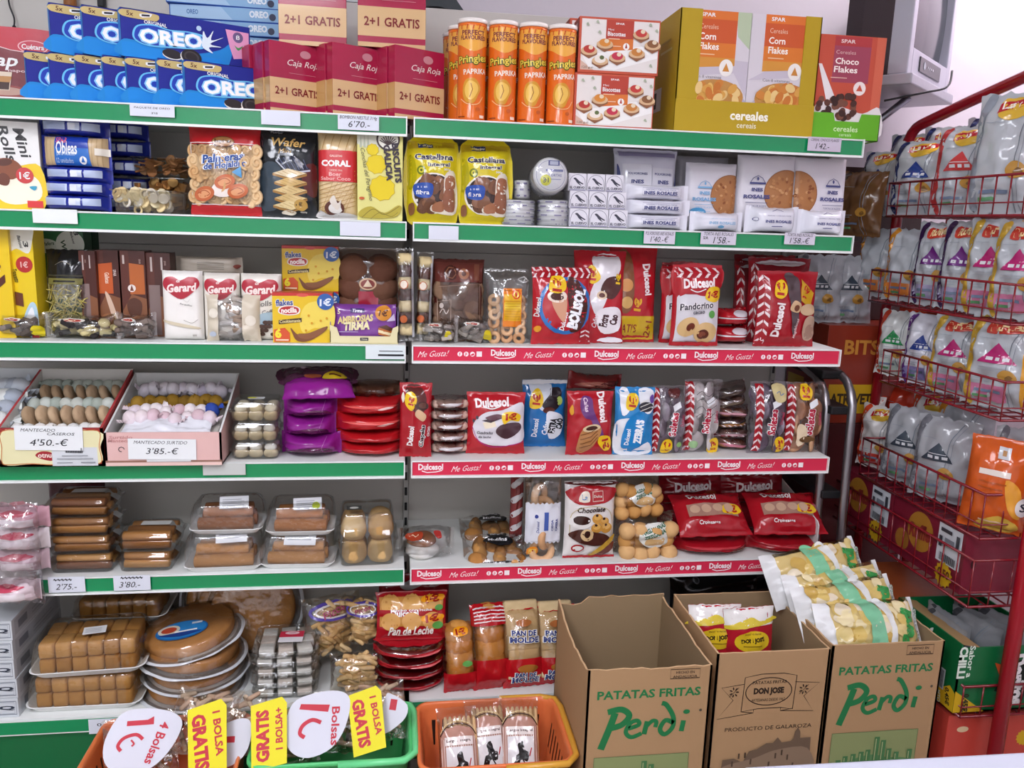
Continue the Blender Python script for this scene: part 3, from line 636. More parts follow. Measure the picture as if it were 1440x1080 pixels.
o = MB().add(V, [(0, 1, 2, 3, 4), (9, 8, 7, 6, 5)]+[(i, 5+i, 5+(i+1) % 5, (i+1) % 5) for i in range(5)], mat('#30373b')).out('wall_bracket'); T(o, 'dark grey slanted sheet fixed behind the upper chocolate boxes', 'bracket')
INK = '#4a4f86'
# ---- mini rolls carton
def mini():
    return [('r', '#f1f1ee', 0, 0, 1, 1), ('P', '#f3cf1d', [(0, .62), (.25, .6), (.6, .5), (1, .5), (1, 0), (0, 0)]), ('P', '#fbf6df', [(.28, .33), (.3, .12), (.55, .05), (.95, .12), (.98, .3), (.8, .42), (.5, .46)]), ('t', '#2b2a2c', 'Mini', .74, .76, .5, .17, -78, .2), ('t', '#2b2a2c', 'Rolls', .5, .74, .62, .17, -78, .2),
     ('P', '#8a4a2c', [(.3, .52), (.42, .58), (.62, .55), (.72, .44), (.55, .34), (.38, .38)]), ('P', '#6d3520', [(.28, .36), (.33, .28), (.46, .27), (.5, .36), (.4, .41)]), ('e', '#5a2a1a', .44, .53, .12, .06, .2), ('e', '#cf3a3c', .74, .39, .14, .14), ('t', WH, '1€', .74, .39, .17, .13), ('P', '#3aa6c9', [(.8, .26), (.92, .27), (.88, .22)]), ('r', '#d33', .75, .02, 1, .1)]
o = boxpx('biscuit_carton', (-28, 56, 170), Z2, .03, .06, '#f0efe9', mini(), 'white and yellow mini rolls carton leaning at the left end of the second shelf', 'carton', rz=.18, k='f')
o = boxpx('biscuit_carton', (-60, 8, 172), Z2, .14, .06, '#12562f', [], 'dark green carton at the far left end of the second shelf', 'carton')
# ---- blue wafer packs
NAVY = '#26349c'
def obleas_lie(seed):
    D = [('r', '#c3d2ee', .12, .3, .46, .75), ('r', '#cfdaf0', .5, .3, .66, .75), ('r', '#c3d2ee', .69, .3, .9, .75), ('r', '#e7edf8', .5, .34, .6, .7)]
    for i in range(8): D.append(('r', '#8f9cc8', .14, .34+i*.05, .44, .352+i*.05))
    b = MB(); bag(.185, .052, .11, mat(NAVY, 'g'), D, su=.07, sv=0, wr=.003, seed=seed, pinch=.1, mb=b, nv=12, p=3.4); return b
xo, wo, _ = fit(53, 152, 170, Z2, .02); so = wo/.185
za = Z2
for i, (ph, lab) in enumerate(((22, 'bottom'), (22, 'second'), (20, 'third'))):
    h_ = .052*so*.8; o = obleas_lie(i).out('wafer_pack', None, (xo-.008+.004*i, .02+.055, za), (0, 0, .03*math.sin(i*3))); o.scale = (so, 1, .8)
    T(o, f'blue wafer pack lying {("lowest", "second from bottom", "third from bottom")[i]} in the stack beside the mini rolls carton', 'wafer pack', 'blue wafer packs on the second shelf'); za += h_*.93
# standing middle pack showing the wafers
D = [('r', '#cfb48a', .05, .06, .96, .95)]
for i in range(14): D.append(('r', '#b89a6c', .06+i*.065, .06, .066+i*.065, .95))
D += [('p', '#2a6fc4', [(.25, .06), (.76, .06), (.72, .98), (.26, .98)]), ('p', '#1f3fa8', [(.27, .6), (.74, .6), (.72, .98), (.26, .98)]), ('t', '#e86a7a', 'SPAR', .36, .84, .16, .07), ('t', WH, 'Obleas', .43, .6, .3, .16), ('t', '#cfe0f5', 'para helado', .42, .4, .26, .06, 0, 0, 0), ('t', '#cfe0f5', '12 unidades', .4, .2, .24, .06, 0, 0, 0), ('e', WH, .66, .22, .05, .05), ('p', '#2a6fc4', [(.635, .16), (.685, .16), (.66, .34)]), ('r', '#eee8da', .82, .4, 1, .62), ('t', '#555', '12 g', .06, .06, .1, .06)]
b = MB(); bag(.2, .078, .06, mat('#2c3aa0', 'g'), D, su=.05, sv=0, wr=.002, pinch=.05, mb=b, nv=12, p=4)
o = b.out('wafer_pack', None, (xo+.004, .02+.04, za), (-.04, 0, -.03)); o.scale = (so*.93, 1, 1); T(o, 'wafer pack with a window onto tan wafers and a blue label, in the blue stack', 'wafer pack', 'blue wafer packs on the second shelf'); za += .075
o = obleas_lie(7).out('wafer_pack', None, (xo-.004, .02+.06, za), (0, .02, .05)); o.scale = (so, 1, .85); T(o, 'topmost blue wafer pack of the stack, just under the top shelf', 'wafer pack', 'blue wafer packs on the second shelf')
for i in range(5):
    o = obleas_lie(i+11).out('wafer_pack', None, (xat(168+3*(i % 2), .14, Z2), .2, Z2+.046*i), (0, 0, .12*math.sin(i*2))); o.scale = (so*.8, 1, .86)
    T(o, f'dark blue wafer pack in the shaded rear stack, {("lowest", "second from bottom", "middle", "second from top", "topmost")[i]}', 'wafer pack', 'blue wafer packs on the second shelf')
# ---- clear tubs of little biscuits
def tub(px, y, hgt, z, cols, kinds, lab, n=40, seed=1):
    x, w, h = fit(*px, z, y); d = .12; o = T(empty('biscuit_tub', (x, y+d/2, z)), lab, 'biscuit tub', 'clear tubs of small biscuits')
    b = MB(); L = []
    for s, zz in ((.86, 0), (.9, .003), (.98, h*.92), (1.05, h*.94), (1.05, h), (.98, h)): L.append([(p*s, q*s, zz) for p, q in rrect(-w/2, w/2, -d/2, d/2, .012)])
    loft(b, L, clear('#fbf9f4', .05, .1, .2, 14), True, True); b.out('tub', o); r = random.Random(seed)
    for i in range(n):
        zz = .006+(h*.8)*r.random(); me = good(r.choice(kinds), r.choice(cols), .013, .006)
        inst(me, 'biscuit', (r.uniform(-.41, .41)*w, r.choice([-.4, -.38, -.3, 0, .2])*d, zz), (r.uniform(.9, 1.7), r.uniform(-.5, .5), r.uniform(-.6, .6)), o)
    return h
h1 = tub((156, 250, 267), .015, 0, Z2, ['#ecd5a2', '#f0e0b8', '#efe9da'], ['disc', 'disc', 'ring'], 'front clear tub of round and white biscuits on the second shelf', 60, 2)
h2 = tub((183, 266, 249), .14, 0, Z2+.0005, ['#a9743e', '#c08c50', '#dcb070'], ['cube', 'disc', 'slab'], 'lower rear tub of small golden biscuits on the second shelf', 60, 4)
tub((184, 266, 221), .14, 0, Z2+h2+.003, ['#a8784e', '#9a6a42', '#b98a5c'], ['stick', 'stick', 'disc'], 'upper rear tub of brown biscuit sticks on the second shelf', 60, 6)
# ---- palmier bag
x, w, h = fit(265, 367, 176, Z2, .015); d = .05
o = T(empty('pastry_bag', (x, .015+d/2, Z2+.001), (-.05, 0, -.03)), 'clear pastry bag of palmiers with red bands at top and bottom', 'pastry bag')
CL2 = clear('#f6f4f0', .05, .1, .4, 18)
D = [('s', '#f3e6e4', .01, [(.02, .115), (.98, .115)]), ('s', '#f3e6e4', .01, [(.02, .8), (.98, .8)]), ('s', '#f4f1ee', .012, [(.03, .12), (.03, .8)]), ('s', '#f4f1ee', .012, [(.97, .12), (.97, .8)]), ('e', '#6d3a22', .5, .82, .16, .075), ('e', '#a97a4a', .5, .82, .15, .064), ('t', '#2b1a12', 'Esquimar', .5, .82, .24, .06),
     ('t', '#eef2fa', 'Palmeras', .5, .64, .62, .13, 7, .2, .09), ('t', '#eef2fa', 'de Hojaldre', .52, .55, .64, .13, 7, .2, .09), ('t', '#27509a', 'Palmeras', .5, .64, .58, .115, 7, .2, .03), ('t', '#27509a', 'de Hojaldre', .52, .55, .6, .115, 7, .2, .03), ('p', '#4b9ad0', [(.62, .48), (.75, .55), (.76, .42)]), ('P', '#f3e8e0', [(.33, .3), (.45, .38), (.62, .34), (.68, .25), (.5, .2), (.36, .22)])]
for cu, cv in ((.22, .23), (.52, .37), (.7, .27)):
    D += [('e', '#c8683c', cu, cv, .15, .1, .3), ('e', '#e3a070', cu, cv, .1, .06, .3), ('s', '#a94f2c', .012, smooth([(cu-.1, cv), (cu, cv+.04), (cu+.08, cv), (cu, cv-.03)], 3))]
bag(w, h, d, (lambda u, v: 'x' if False else (mat('#c4262c', 'g') if v < .12 or v > .8 else CL2)), D, back=lambda u, v: (mat('#b5222a', 'f') if v < .12 or v > .8 else CL2), sv=.035, wr=.0025, seed=3, pinch=.03, p=3.2, k='g').out('wrapper', o)
r = random.Random(4)
for j in range(5):
    for i in range(4):
        inst(good('palm', r.choice(['#dcb98a', '#d6ae7c', '#e6c89c']), .027, .012), 'palmier', ((i-1.5)*w*.235+r.uniform(-.004, .004), -.008+r.uniform(-.003, .003), h*(.2+j*.128)), (PI/2+r.uniform(-.2, .2), 0, r.uniform(-.3, .3)), o, r.uniform(.95, 1.15))
# ---- black wafer bag
x, w, h = fit(365, 446, 180, Z2, .015)
D = [('P', '#3d4a55', [(.0, .55), (.3, .6), (.45, .35), (.3, .1), (0, .1)]), ('P', '#5a2422', [(.75, .55), (1, .6), (1, .25), (.8, .3)]), ('r', '#4d5a66', .18, .95, .42, .99), ('t', '#d7d9dc', 'Florbú', .3, .955, .2, .045), ('t', '#d8b26a', 'Wafer', .5, .84, .62, .15, -2, .25, .02), ('t', '#c79d55', 'Mini', .45, .74, .22, .09, -2, .25, 0), ('r', '#7d8288', .35, .69, .6, .72)]
D += [('p', '#23283a', [(.28, .65), (.62, .69), (.9, .55), (.52, .5)]), ('p', '#c9cfdc', [(.28, .645), (.52, .495), (.9, .545), (.9, .525), (.52, .475), (.28, .625)])]
for i in range(6): D.append(('s', '#6a7390', .01, [(.33+i*.09, .66-i*.004+.012), (.5+i*.07, .51+i*.008)]))
for k, (y0, c) in enumerate(((.5, '#e8d6ae'), (.4, '#d9b776'), (.31, '#e0c58a'), (.22, '#dcc084'), (.14, '#e6d09a'))):
    D += [('p', '#a87d42', [(.22+.03*(k % 2), y0-.035), (.55, y0-.09), (.84, y0-.03), (.84, y0-.005), (.55, y0-.065), (.22+.03*(k % 2), y0-.01)]), ('p', c, [(.22+.03*(k % 2), y0-.01), (.5, y0+.045), (.84, y0), (.55, y0-.06)])]
    for i in range(4): D.append(('s', '#b9935a', .007, [(.3+i*.1, y0+.005+.008*i), (.48+i*.09, y0-.04+.012*i)]))
D += [('e', '#c39b4e', .72, .14, .12, .1), ('t', '#4a3a1c', '1€', .69, .15, .12, .07), ('e', '#efe6d2', .5, .05, .13, .04), ('t', '#d8d2c6', '400g', .76, .06, .12, .035)]
o = bag(w, h, .05, mat('#1f2429', 'g'), D, sv=.04, wr=.004, seed=5, p=2.4, k='g').out('wafer_bag', None, (x, .04, Z2+.001), (-.05, 0, .02)); T(o, 'black and grey glossy wafer bag with a picture of stacked wafers', 'wafer bag')
# ---- coconut wafer pack
D = [('r', '#e3c999', .0, .0, 1, 1)]
for i in range(12): D.append(('s', '#c39e60', .012, [(max(0, -.3+i*.13), max(.0, .0)), (min(1, .25+i*.13), .42)]) if 0 < -.3+i*.13+.2 < .85 else ('r', '#d7b97f', .02, .03*i, .98, .03*i+.01))
for i in range(9): D.append(('s', '#b98f52', .014, [(.02, .02+i*.05), (.95, .16+i*.05)]))
for i in range(5): D.append(('s', '#b98f52', .014, [(.1+i*.2, .78), (.02+i*.2+.2, .97)]))
D += [('r', '#cf2f35', 0, .43, 1, .79), ('t', '#f3d9c8', 'GALLETAS', .47, .725, .32, .05), ('t', WH, 'CORAL', .47, .64, .74, .16, 0, 0, .05), ('t', '#f3d9c8', 'DESDE 1946', .47, .56, .32, .04, 0, 0, 0), ('t', '#f2b6b0', 'Boer', .45, .515, .32, .1), ('t', '#f2b6b0', 'Sabor Coco', .46, .465, .76, .09), ('e', '#5b2f22', .42, .12, .25, .2), ('e', '#e8e4de', .45, .12, .18, .13), ('P', '#e3d9cc', [(.3, .2), (.42, .27), (.5, .18), (.6, .22), (.5, .1)]), ('P', '#d9d6d4', [(.0, .0), (.05, .09), (.3, .04), (.6, .07), (.95, .05), (1, 0)])]
x, w, h = fit(447, 503, 186, Z2, .015)
o = bag(w, h, .05, mat('#dcc28f', 'g'), D, sv=.02, wr=.0015, seed=6, p=5, pinch=.02, k='g', back='#d0b078').out('wafer_pack', None, (x, .042, Z2+.001), (-.03, 0, -.02)); T(o, 'tan coconut wafer pack with a wide red label', 'wafer pack')
# ---- yellow shell biscuit box
D = [('r', '#e6e08a', 0, 0, 1, 1), ('p', '#d9d9c8', [(0, 1), (.55, 1), (.5, .8), (.1, .84), (0, .86)])]
for u in (.08, .16, .24): D.append(('p', '#b9c0a9', [(u-.03, .82), (u+.03, .82), (u, .97)]))
for cu, cv, q in ((.42, .64, .2), (.55, .37, .26), (.34, .8, .12)):
    pts = [(cu+q*(1+.13*(i % 2))*math.cos(i*PI/9), cv+q*.5*(1+.13*(i % 2))*math.sin(i*PI/9)) for i in range(18)]; D += [('p', '#e8cf1e', pts), ('s', '#c9aa12', .012, pts, True)]
D += [('e', '#4a3a3a', .68, .92, .26, .24), ('e', '#efeee2', .68, .92, .22, .2)]
for i in range(9): a = .35+i*.3; D.append(('s', '#4a3a3a', .022, [(.68, .86), (.68+.2*math.cos(a), .875+.085*math.sin(a))]))
D += [('t', '#3c3440', 'BISCUITS', .87, .66, .86, .15, -84, 0, .05), ('t', '#3c3440', 'GALICIA', .68, .66, .78, .15, -84, 0, .05), ('t', '#55503c', 'Conchas del Peregrino', .2, .52, 1.15, .12, -80, .3, 0), ('P', '#b9a83a', [(.05, .1), (.3, .16), (.6, .09), (.9, .18), (.98, .14), (.8, .04), (.1, .03)]), ('S', '#7d7224', .015, [(.1, .03), (.35, .13), (.6, .07), (.93, .17)]), ('S', '#7d7224', .012, [(.3, .02), (.5, .09), (.75, .05), (.9, .1)]), ('e', '#c9602f', .1, .25, .06, .03)]
boxpx('biscuit_carton', (503, 566, 186), Z2, .012, .05, '#e3dc86', D, 'pale yellow shell biscuit carton at the right end of the left bay', 'carton', rz=-.02)
# ---- yellow wholemeal biscuit bags
def cast(w, h, seed):
    Y = '#d8c51c'; D = [('P', Y, [(0, 0), (1, 0), (1, 1), (0, 1)]), ('p', '#c2a41c', [(0, .9), (1, .93), (1, 1), (0, 1)]), ('P', '#b9ae14', [(0, .4), (.15, .5), (.12, .75), (0, .8)]), ('r', '#22306e', .2, .915, .5, .985), ('t', WH, 'Florbú', .35, .95, .26, .06, -2, .2), ('t', '#f1edc9', 'Castellana', .52, .8, .82, .135, 1, 0, .1), ('t', '#2e2a52', 'Castellana', .52, .8, .8, .12, 1, 0, .04), ('t', '#f1edc9', 'integral', .62, .7, .48, .11, 1, 0, .1), ('t', '#2e2a52', 'integral', .62, .7, .46, .1, 1, 0, .035), ('t', WH, '500g', .8, .645, .14, .05), ('e', '#6f7d1e', .25, .63, .09, .09), ('e', '#d9cf3a', .25, .63, .055, .055), ('e', '#4d5a16', .25, .63, .025, .025),
       ('e', '#efe9dc', .52, .35, .46, .4), ('e', '#3a2a26', .53, .35, .43, .37)]
    r = random.Random(seed)
    for i in range(11): cu, cv = .53+r.uniform(-.27, .27), .35+r.uniform(-.17, .17); D.append(('P', r.choice(['#7d5239', '#6a4531', '#8a5d42']), [(cu-.13, cv-.05), (cu+.05, cv-.09), (cu+.14, cv+.03), (cu-.03, cv+.09)]))
    D += [('P', '#e9dfcd', [(.75, .58), (.98, .6), (1, .12), (.5, .12), (.47, .2), (.7, .26)]), ('P', '#a4694a', [(.78, .56), (.96, .56), (.96, .42), (.76, .4)]), ('P', '#955f44', [(.74, .38), (.95, .4), (.95, .14), (.72, .16)]), ('P', '#a86f50', [(.5, .21), (.7, .25), (.72, .13), (.5, .13)]), ('P', '#2a4fa6', [(.1, .45), (.45, .47), (.5, .38), (.42, .29), (.14, .31)]), ('t', '#dfe6f5', 'alto en', .27, .425, .2, .05), ('t', WH, 'fibra', .28, .355, .28, .085), ('P', '#8a5b3c', [(0, .2), (.1, .22), (.12, .1), (.02, .08)])]
    return bag(w, h, .07, mat(Y, 'g'), D, sv=.035, wr=.004, seed=seed, p=2.6, k='g', back=Y)
for i, (p, lab) in enumerate((((573, 643, 198), 'left one of the two yellow wholemeal biscuit bags'), ((648, 716, 203), 'right one of the two yellow wholemeal biscuit bags'))):
    x, w, h = fit(*p, Z2, .015); o = cast(w, h, 3+i).out('biscuit_bag', None, (x, .05, Z2+.001), (-.06, 0, -.06 if i else .03)); T(o, lab, 'biscuit bag', 'yellow biscuit bags')
# ---- film-wrapped stacks of thin round cakes
def cakes(n, rr, h, seed):
    b = MB(); L = []; 
    for i in range(n):
        for f, q in ((.05, .93), (.3, 1), (.7, 1), (.95, .93)): L.append((rr*q, h*(i+f)/n))
    b.lathe([(rr*.8, 0)]+L+[(rr*.85, h)], mat('#dfe0e2', 'f'), 30, wob=lambda a, r_, z: 1+.035*noise.noise(Vector((math.cos(a)*2, math.sin(a)*2, z*40+seed))))
    for i in range(n):
        for k in range(7): a = k*.9+i*1.3+seed; a2 = a+.45; zz = h*(i+.5)/n; b.add([(rr*1.012*math.cos(t), rr*1.012*math.sin(t), zz+q) for t in (a, (a+a2)/2, a2) for q in (-h/n*.15, h/n*.15)], [(0, 2, 3, 1), (2, 4, 5, 3)], mat('#8a84ae', 'f'))
    return b
def cakepack(p, z, y, n, lab, seed, rot=(0, 0, 0)):
    x, w, h = fit(*p, z, y); o = T(empty('cake_stack', (x, y+w/2, z), rot), lab, 'cake stack', 'wrapped stacks of thin white cakes'); cakes(n, w/2*.94, h*.95, seed).out('cake_pile', o)
    MB().lathe([(w/2*.9, 0), (w/2*.985, h*.04), (w/2*1.0, h*.5), (w/2*.985, h*.96), (w/2*.8, h)], FILM, 26, wob=lambda a, r_, q: 1+.03*noise.noise(Vector((math.cos(a)*3, math.sin(a)*3, q*30+seed)))).out('film', o); return h
hA = cakepack((704, 757, 279), Z2, .015, 7, 'front left film-wrapped stack of thin white cakes', 1); hB = cakepack((757, 806, 279), Z2, .015, 6, 'front right film-wrapped stack of thin white cakes', 2)
cakepack((723, 748, 252), Z2+hA, .04, 3, 'small wrapped cake stack on top of the front left stack', 3)
x, z = at(772, 260, .02); rr = .047
o = T(empty('cake_stack', (x, .075, Z2+hB+rr+.001), (PI/2-.12, 0, 0)), 'round white cake pack lying on its edge with a yellow price sticker', 'cake stack', 'wrapped stacks of thin white cakes')
b = cakes(5, rr*.98, .075, 5); b.dec([('e', '#e9eaee', .5, .5, .44, .44), ('s', '#8c8fb4', .01, [(.5+.4*math.cos(i*PI/14), .5+.4*math.sin(i*PI/14)) for i in range(28)], True), ('r', '#3c4a92', .43, .76, .74, .9), ('r', '#c5cbe0', .47, .78, .7, .88), ('r', '#7d84b4', .36, .6, .84, .66), ('t', '#7d84b4', 'TORTAS', .62, .5, .36, .07), ('r', '#9aa0c6', .44, .38, .78, .4), ('e', '#d8d81c', .36, .36, .15, .15), ('t', '#3a4a2a', '1€', .36, .36, .16, .14, 180)], lambda x_, y_, o_: (x_-rr, y_-rr, .0755+o_), rr*2, rr*2); b.out('cake_pile', o)
MB().lathe([(rr*.95, -.002), (rr*1.03, .004), (rr*1.03, .07), (rr*.9, .079)], FILM, 26).out('film', o)
# ---- little white cake bars with a bird print
W9 = .052
def bird():
    D = [('r', '#e4e2ea', .02, .02, .98, .98), ('s', '#5a5a72', .02, [(.05, .1), (.05, .5)]+[(.5-.42*math.cos(i*PI/10), .5+.42*math.sin(i*PI/10)) for i in range(11)]+[(.95, .1)]), ('P', '#3c3c4c', [(.28, .7), (.4, .74), (.6, .56), (.82, .42), (.78, .38), (.6, .46), (.72, .3), (.5, .44), (.38, .6)]), ('t', '#33334a', 'EL CUERVO', .5, .2, .8, .13, 0, 0, .03), ('r', '#9a98b0', .05, .03, .95, .1)]
    return carton(W9, .0475, .09, '#dcdae2', D, k='f', bv=.003)
me = bird().mesh('cake_bar')
for rw, (a, c, yb) in enumerate(((800, 882, 322), (800, 880, 296), (798, 876, 270))):
    x0 = xat(a, .02, Z2+.04*rw); s = (xat(c, .02, Z2+.04*rw)-x0)/(3*W9)
    for k in range(3):
        o = inst(me, 'cake_bar', (x0+W9*s*(k+.5), .02+.045, Z2+.048*s*rw+.0005), (0, 0, 0), sc=(s*.985, 1, s))
        T(o, f'small white bird-printed cake bar, {("bottom", "middle", "top")[rw]} row, {("left", "middle", "right")[k]} one', 'cake bar', 'bird-printed cake bars')
# ---- polvorones in white paper
LIL = '#dcdbe8'
x, w, h = fit(864, 955, 208, Z2, .09)
D = [('r', '#e9e8f0', .1, .03, .56, .8), ('r', '#e6e5ee', .57, .03, .93, .76), ('s', '#b9b8c6', .006, [(.56, .03), (.56, .8)])]
for cu, s in ((.33, 1), (.75, .9)): D += [('t', INK, 'POLVORONES', cu, .68, .32*s, .035), ('t', INK, 'INES', cu, .58, .2*s, .055, 0, 0, .04), ('t', INK, 'ROSALES', cu, .5, .38*s, .06, 0, 0, .04), ('t', '#454a70', 'La Mezcla de la Casa', cu, .32, .36*s, .045, 2, .3, 0), ('r', '#8f92b8', cu-.1, .2, cu+.1, .21)]
D += [('P', INK, [(.97, .7), (.99, .5), (.94, .35), (.96, .6)]), ('P', INK, [(.02, .8), (.07, .65), (.03, .5)]), ('r', '#9b93b4', .05, .9, .95, .96)]
o = bag(w, h, .06, mat(LIL, 'g'), D, sv=.04, wr=.003, seed=8, k='g').out('cake_bag', None, (x, .13, Z2+.0005), (-.08, 0, .03)); T(o, 'clear and lilac bag of paper-wrapped cakes behind three lying bars', 'cake bag')
def flat_bar(w, h, d, seed, ink=INK, label='INES ROSALES', fr=True, extra=()):
    D = [('s', ink, .004, [(.26, .25), (.26, .78), (.8, .78), (.8, .25)], True)] if fr else []
    D += [('t', ink, label, .53, .42, .5, .055, 0, 0, .035), ('t', ink, 'LEGITIMAS Y ACREDITADAS TORTAS', .53, .66, .44, .018, 0, 0, 0)]+list(extra)
    return bag(w, h, d, mat('#e6e6ef', 'g'), D, su=.1, sv=0, wr=.0025, seed=seed, nv=12, p=3.4, k='g', pinch=.12)
for i, (p, lab) in enumerate((((878, 972, 303), 'lowest'), ((878, 976, 284), 'middle'), ((878, 974, 264), 'topmost'))):
    x, w, h = fit(p[0], p[1], p[2], Z2+.038*i, .012); hh = .0405
    o = flat_bar(w, hh, .07, 20+i).out('cake_bar', None, (x, .05, Z2+.0385*i+.0005), (0, 0, .02*i)); T(o, f'long white paper cake bar with blue lettering, {lab} of the three stacked', 'cake bar', 'white paper cake bars')
# ---- olive oil biscuits
def torta(w, h, side, ink, top=True, seed=1):
    cu = .85 if side > 0 else .03; D = [('e', '#9a6238', cu, .52, .385, .385), ('e', '#b57a48', cu, .52, .37, .37)]
    r = random.Random(seed)
    for i in range(40):
        a, q = r.uniform(0, 6.3), r.random()**.5*.31; uu, vv = cu+q*math.cos(a), .52+q*math.sin(a)*w/h
        if .02 < uu < .98: D.append(('e', r.choice(['#c48a56', '#a76a3e', '#cf9a66', '#94552f']), uu, vv, .03, .022, a))
    D = [dd if dd[0] != 'e' or dd[4] < .3 else ('p', dd[1], [(min(.99, max(.01, dd[2]+dd[4]*math.cos(t*PI/20))), dd[3]+dd[4]*w/h*math.sin(t*PI/20)) for t in range(40)]) for dd in D]
    tu = .34 if side > 0 else .7
    D += [('t', ink, 'INES', tu, .55, .2, .06, 0, 0, .045), ('t', ink, 'ROSALES', tu, .46, .46, .065, 0, 0, .045), ('s', ink, .01, [(tu-.13, .64), (tu-.08, .7), (tu, .73), (tu+.08, .7), (tu+.13, .64)]), ('r', ink, tu-.14, .62, tu+.14, .645), ('e', ink, tu, .69, .018, .03), ('r', ink, tu-.19, .38, tu+.19, .386), ('t', ink, 'TORTAS DE ACEITE', tu, .34, .34, .03, 0, 0, 0), ('r', ink, tu-.12, .28, tu+.12, .284)]
    return bag(w, h, .034, mat('#e9e6ee', 'f'), D, sv=0, su=0, wr=.0018, seed=seed, p=7, pinch=.01, k='f')
CY = '#7fb4dc'
o = bagpx('torta_pack', (948, 1022, 220), Z2, .19, .03, '#c9c6cf', [], 'grey paper biscuit pack standing behind the pale blue lettered one', 'biscuit pack', sv=0, p=7, pinch=.01)
for p, y, side, ink, lab, rz in (((962, 1034, 229), .1, 1, CY, 'white round-biscuit pack with pale blue lettering', .03), ((1035, 1112, 218), .1, 1, INK, 'white round-biscuit pack with dark blue lettering, left of the pair', -.12), ((1112, 1188, 222), .1, -1, INK, 'white round-biscuit pack with dark blue lettering, right of the pair', .06)):
    x, w, h = fit(*p, Z2, y); D2 = None
    b = torta(w, h, side, ink, True, int(p[0]))
    if ink == CY: b.dec([('e', '#4f9fd0', .22, .27, .16, .08), ('t', '#eaf4fb', 'SIN AZÚCAR', .22, .27, .24, .045)], b.fm, w, h, g=.014, off0=.006)
    o = b.out('torta_pack', None, (x, y+.017, Z2+.0005), (-.05, 0, rz)); T(o, lab, 'biscuit pack', 'white round-biscuit packs')
for p, ink, lab, ex in (((976, 1051, 298), '#9cc4e2', 'white paper biscuit pack lying flat with pale blue lettering', [('e', '#6fb0da', .5, .2, .06, .03)]), ((1054, 1130, 290), INK, 'lying white biscuit pack with dark lettering, left one of two', [('s', INK, .008, [(.4, .84), (.5, .93), (.6, .84)]), ('e', INK, .14, .5, .035, .035), ('e', '#e6e6ef', .14, .5, .028, .028), ('r', INK, .4, .2, .6, .23)]), ((1129, 1197, 295), INK, 'lying white biscuit pack with dark lettering, right one of two', [('s', INK, .008, [(.4, .84), (.5, .93), (.6, .84)]), ('r', INK, .4, .2, .6, .23)])):
    x, w, h = fit(*p, Z2, .012); o = flat_bar(w, h, .08, int(p[0]), ink, fr=False, extra=ex).out('torta_pack', None, (x, .054, Z2+.0005), (0, 0, .02)); T(o, lab, 'biscuit pack', 'white round-biscuit packs')
DR, DR2 = '#b31b26', '#8f1420'
YEL = '#efc51f'
def euro(u, v, s, rot=0): return [('P', YEL, [(u-.62*s, v-.3*s), (u-.45*s, v+.36*s), (u, v+.42*s), (u+.5*s, v+.36*s), (u+.62*s, v-.05*s), (u+.4*s, v-.4*s), (u, v-.34*s)]), ('t', '#b3201c', '1€', u, v, s*.8, s*.55, rot, 0, .06)]
def logo(u, v, L, rot=0, c='#fbeeee'):
    cr, sr = math.cos(math.radians(rot)), math.sin(math.radians(rot))
    return [('t', c, 'Dulcesol', u, v, L, L*.27, rot, 0, .045)]
# ---- left end cartons
D = [('r', '#eeca1c', 0, 0, 1, 1), ('e', '#c2322f', .25, .9, .36, .36), ('t', '#f3b0a8', '1€', .25, .9, .3, .2), ('p', '#f6efe0', [(.1, .62), (.6, .52), (.75, .6), (.3, .7)]), ('p', '#6d3a2a', [(.15, .6), (.6, .5), (.6, .42), (.15, .52)]), ('p', '#f3ead8', [(.15, .54), (.6, .44), (.6, .46), (.15, .56)]), ('p', '#59291f', [(.6, .5), (.85, .57), (.85, .5), (.6, .42)]), ('e', '#7a4634', .55, .64, .22, .13), ('t', '#3d3a24', 'Trancetto', .35, .28, .78, .2, 84, .2)]
boxpx('biscuit_carton', (-34, 22, 316), Z3, .035, .06, '#efcb1a', D, 'yellow cake bar carton at the far left end of the third shelf', 'carton', rz=.05, k='f')
D = [('r', '#eccd22', 0, 0, 1, 1), ('P', '#ecebdf', [(0, 1), (1, 1), (1, .88), (.8, .76), (.35, .8), (0, .78)]), ('t', '#3a3a36', '3', .72, .84, .26, .2, -80, .2), ('t', '#3a3a36', 'Balconi', .5, .86, .52, .13, -80, .3), ('e', '#b9302e', .6, .66, .34, .34), ('t', '#f5c9c2', '1€', .6, .66, .3, .26), ('t', '#3c3820', 'Trancetto', .22, .56, .6, .2, -80, .3), ('p', '#6b3a26', [(.05, .42), (.45, .4), (.45, .28), (.05, .3)]), ('P', '#b8d6e6', [(.3, .05), (.45, .2), (.75, .32), (.98, .28), (1, .05), (.7, 0)]), ('P', '#f4f7fa', [(.4, .1), (.55, .2), (.8, .28), (.85, .14)]), ('r', '#c73230', .7, 0, 1, .05)]
boxpx('biscuit_carton', (23, 58, 318), Z3, .05, .06, '#eccd22', D, 'yellow and white cake bar carton beside the green wafer cartons', 'carton', rz=-.06, k='f')
D = [('r', '#2f6b45', 0, 0, 1, 1), ('e', '#cfd8cc', .2, .78, .28, .16), ('e', '#dfe4da', .72, .8, .3, .3), ('t', '#27502f', 'Wafers', .24, .8, .3, .08, 8, .2), ('t', '#27502f', 'Wafers', .62, .72, .6, .1, -78, .2), ('t', '#2b2b2b', '3', .86, .9, .09, .1, -80), ('t', '#2b2b2b', 'Balconi', .78, .86, .26, .05, -80, .2), ('r', '#e9ead9', .1, .3, .8, .5)]
boxpx('biscuit_carton', (60, 126, 312), Z3, .17, .06, '#1d5a34', D, 'green wafer carton standing behind the potato straws', 'carton', k='f')
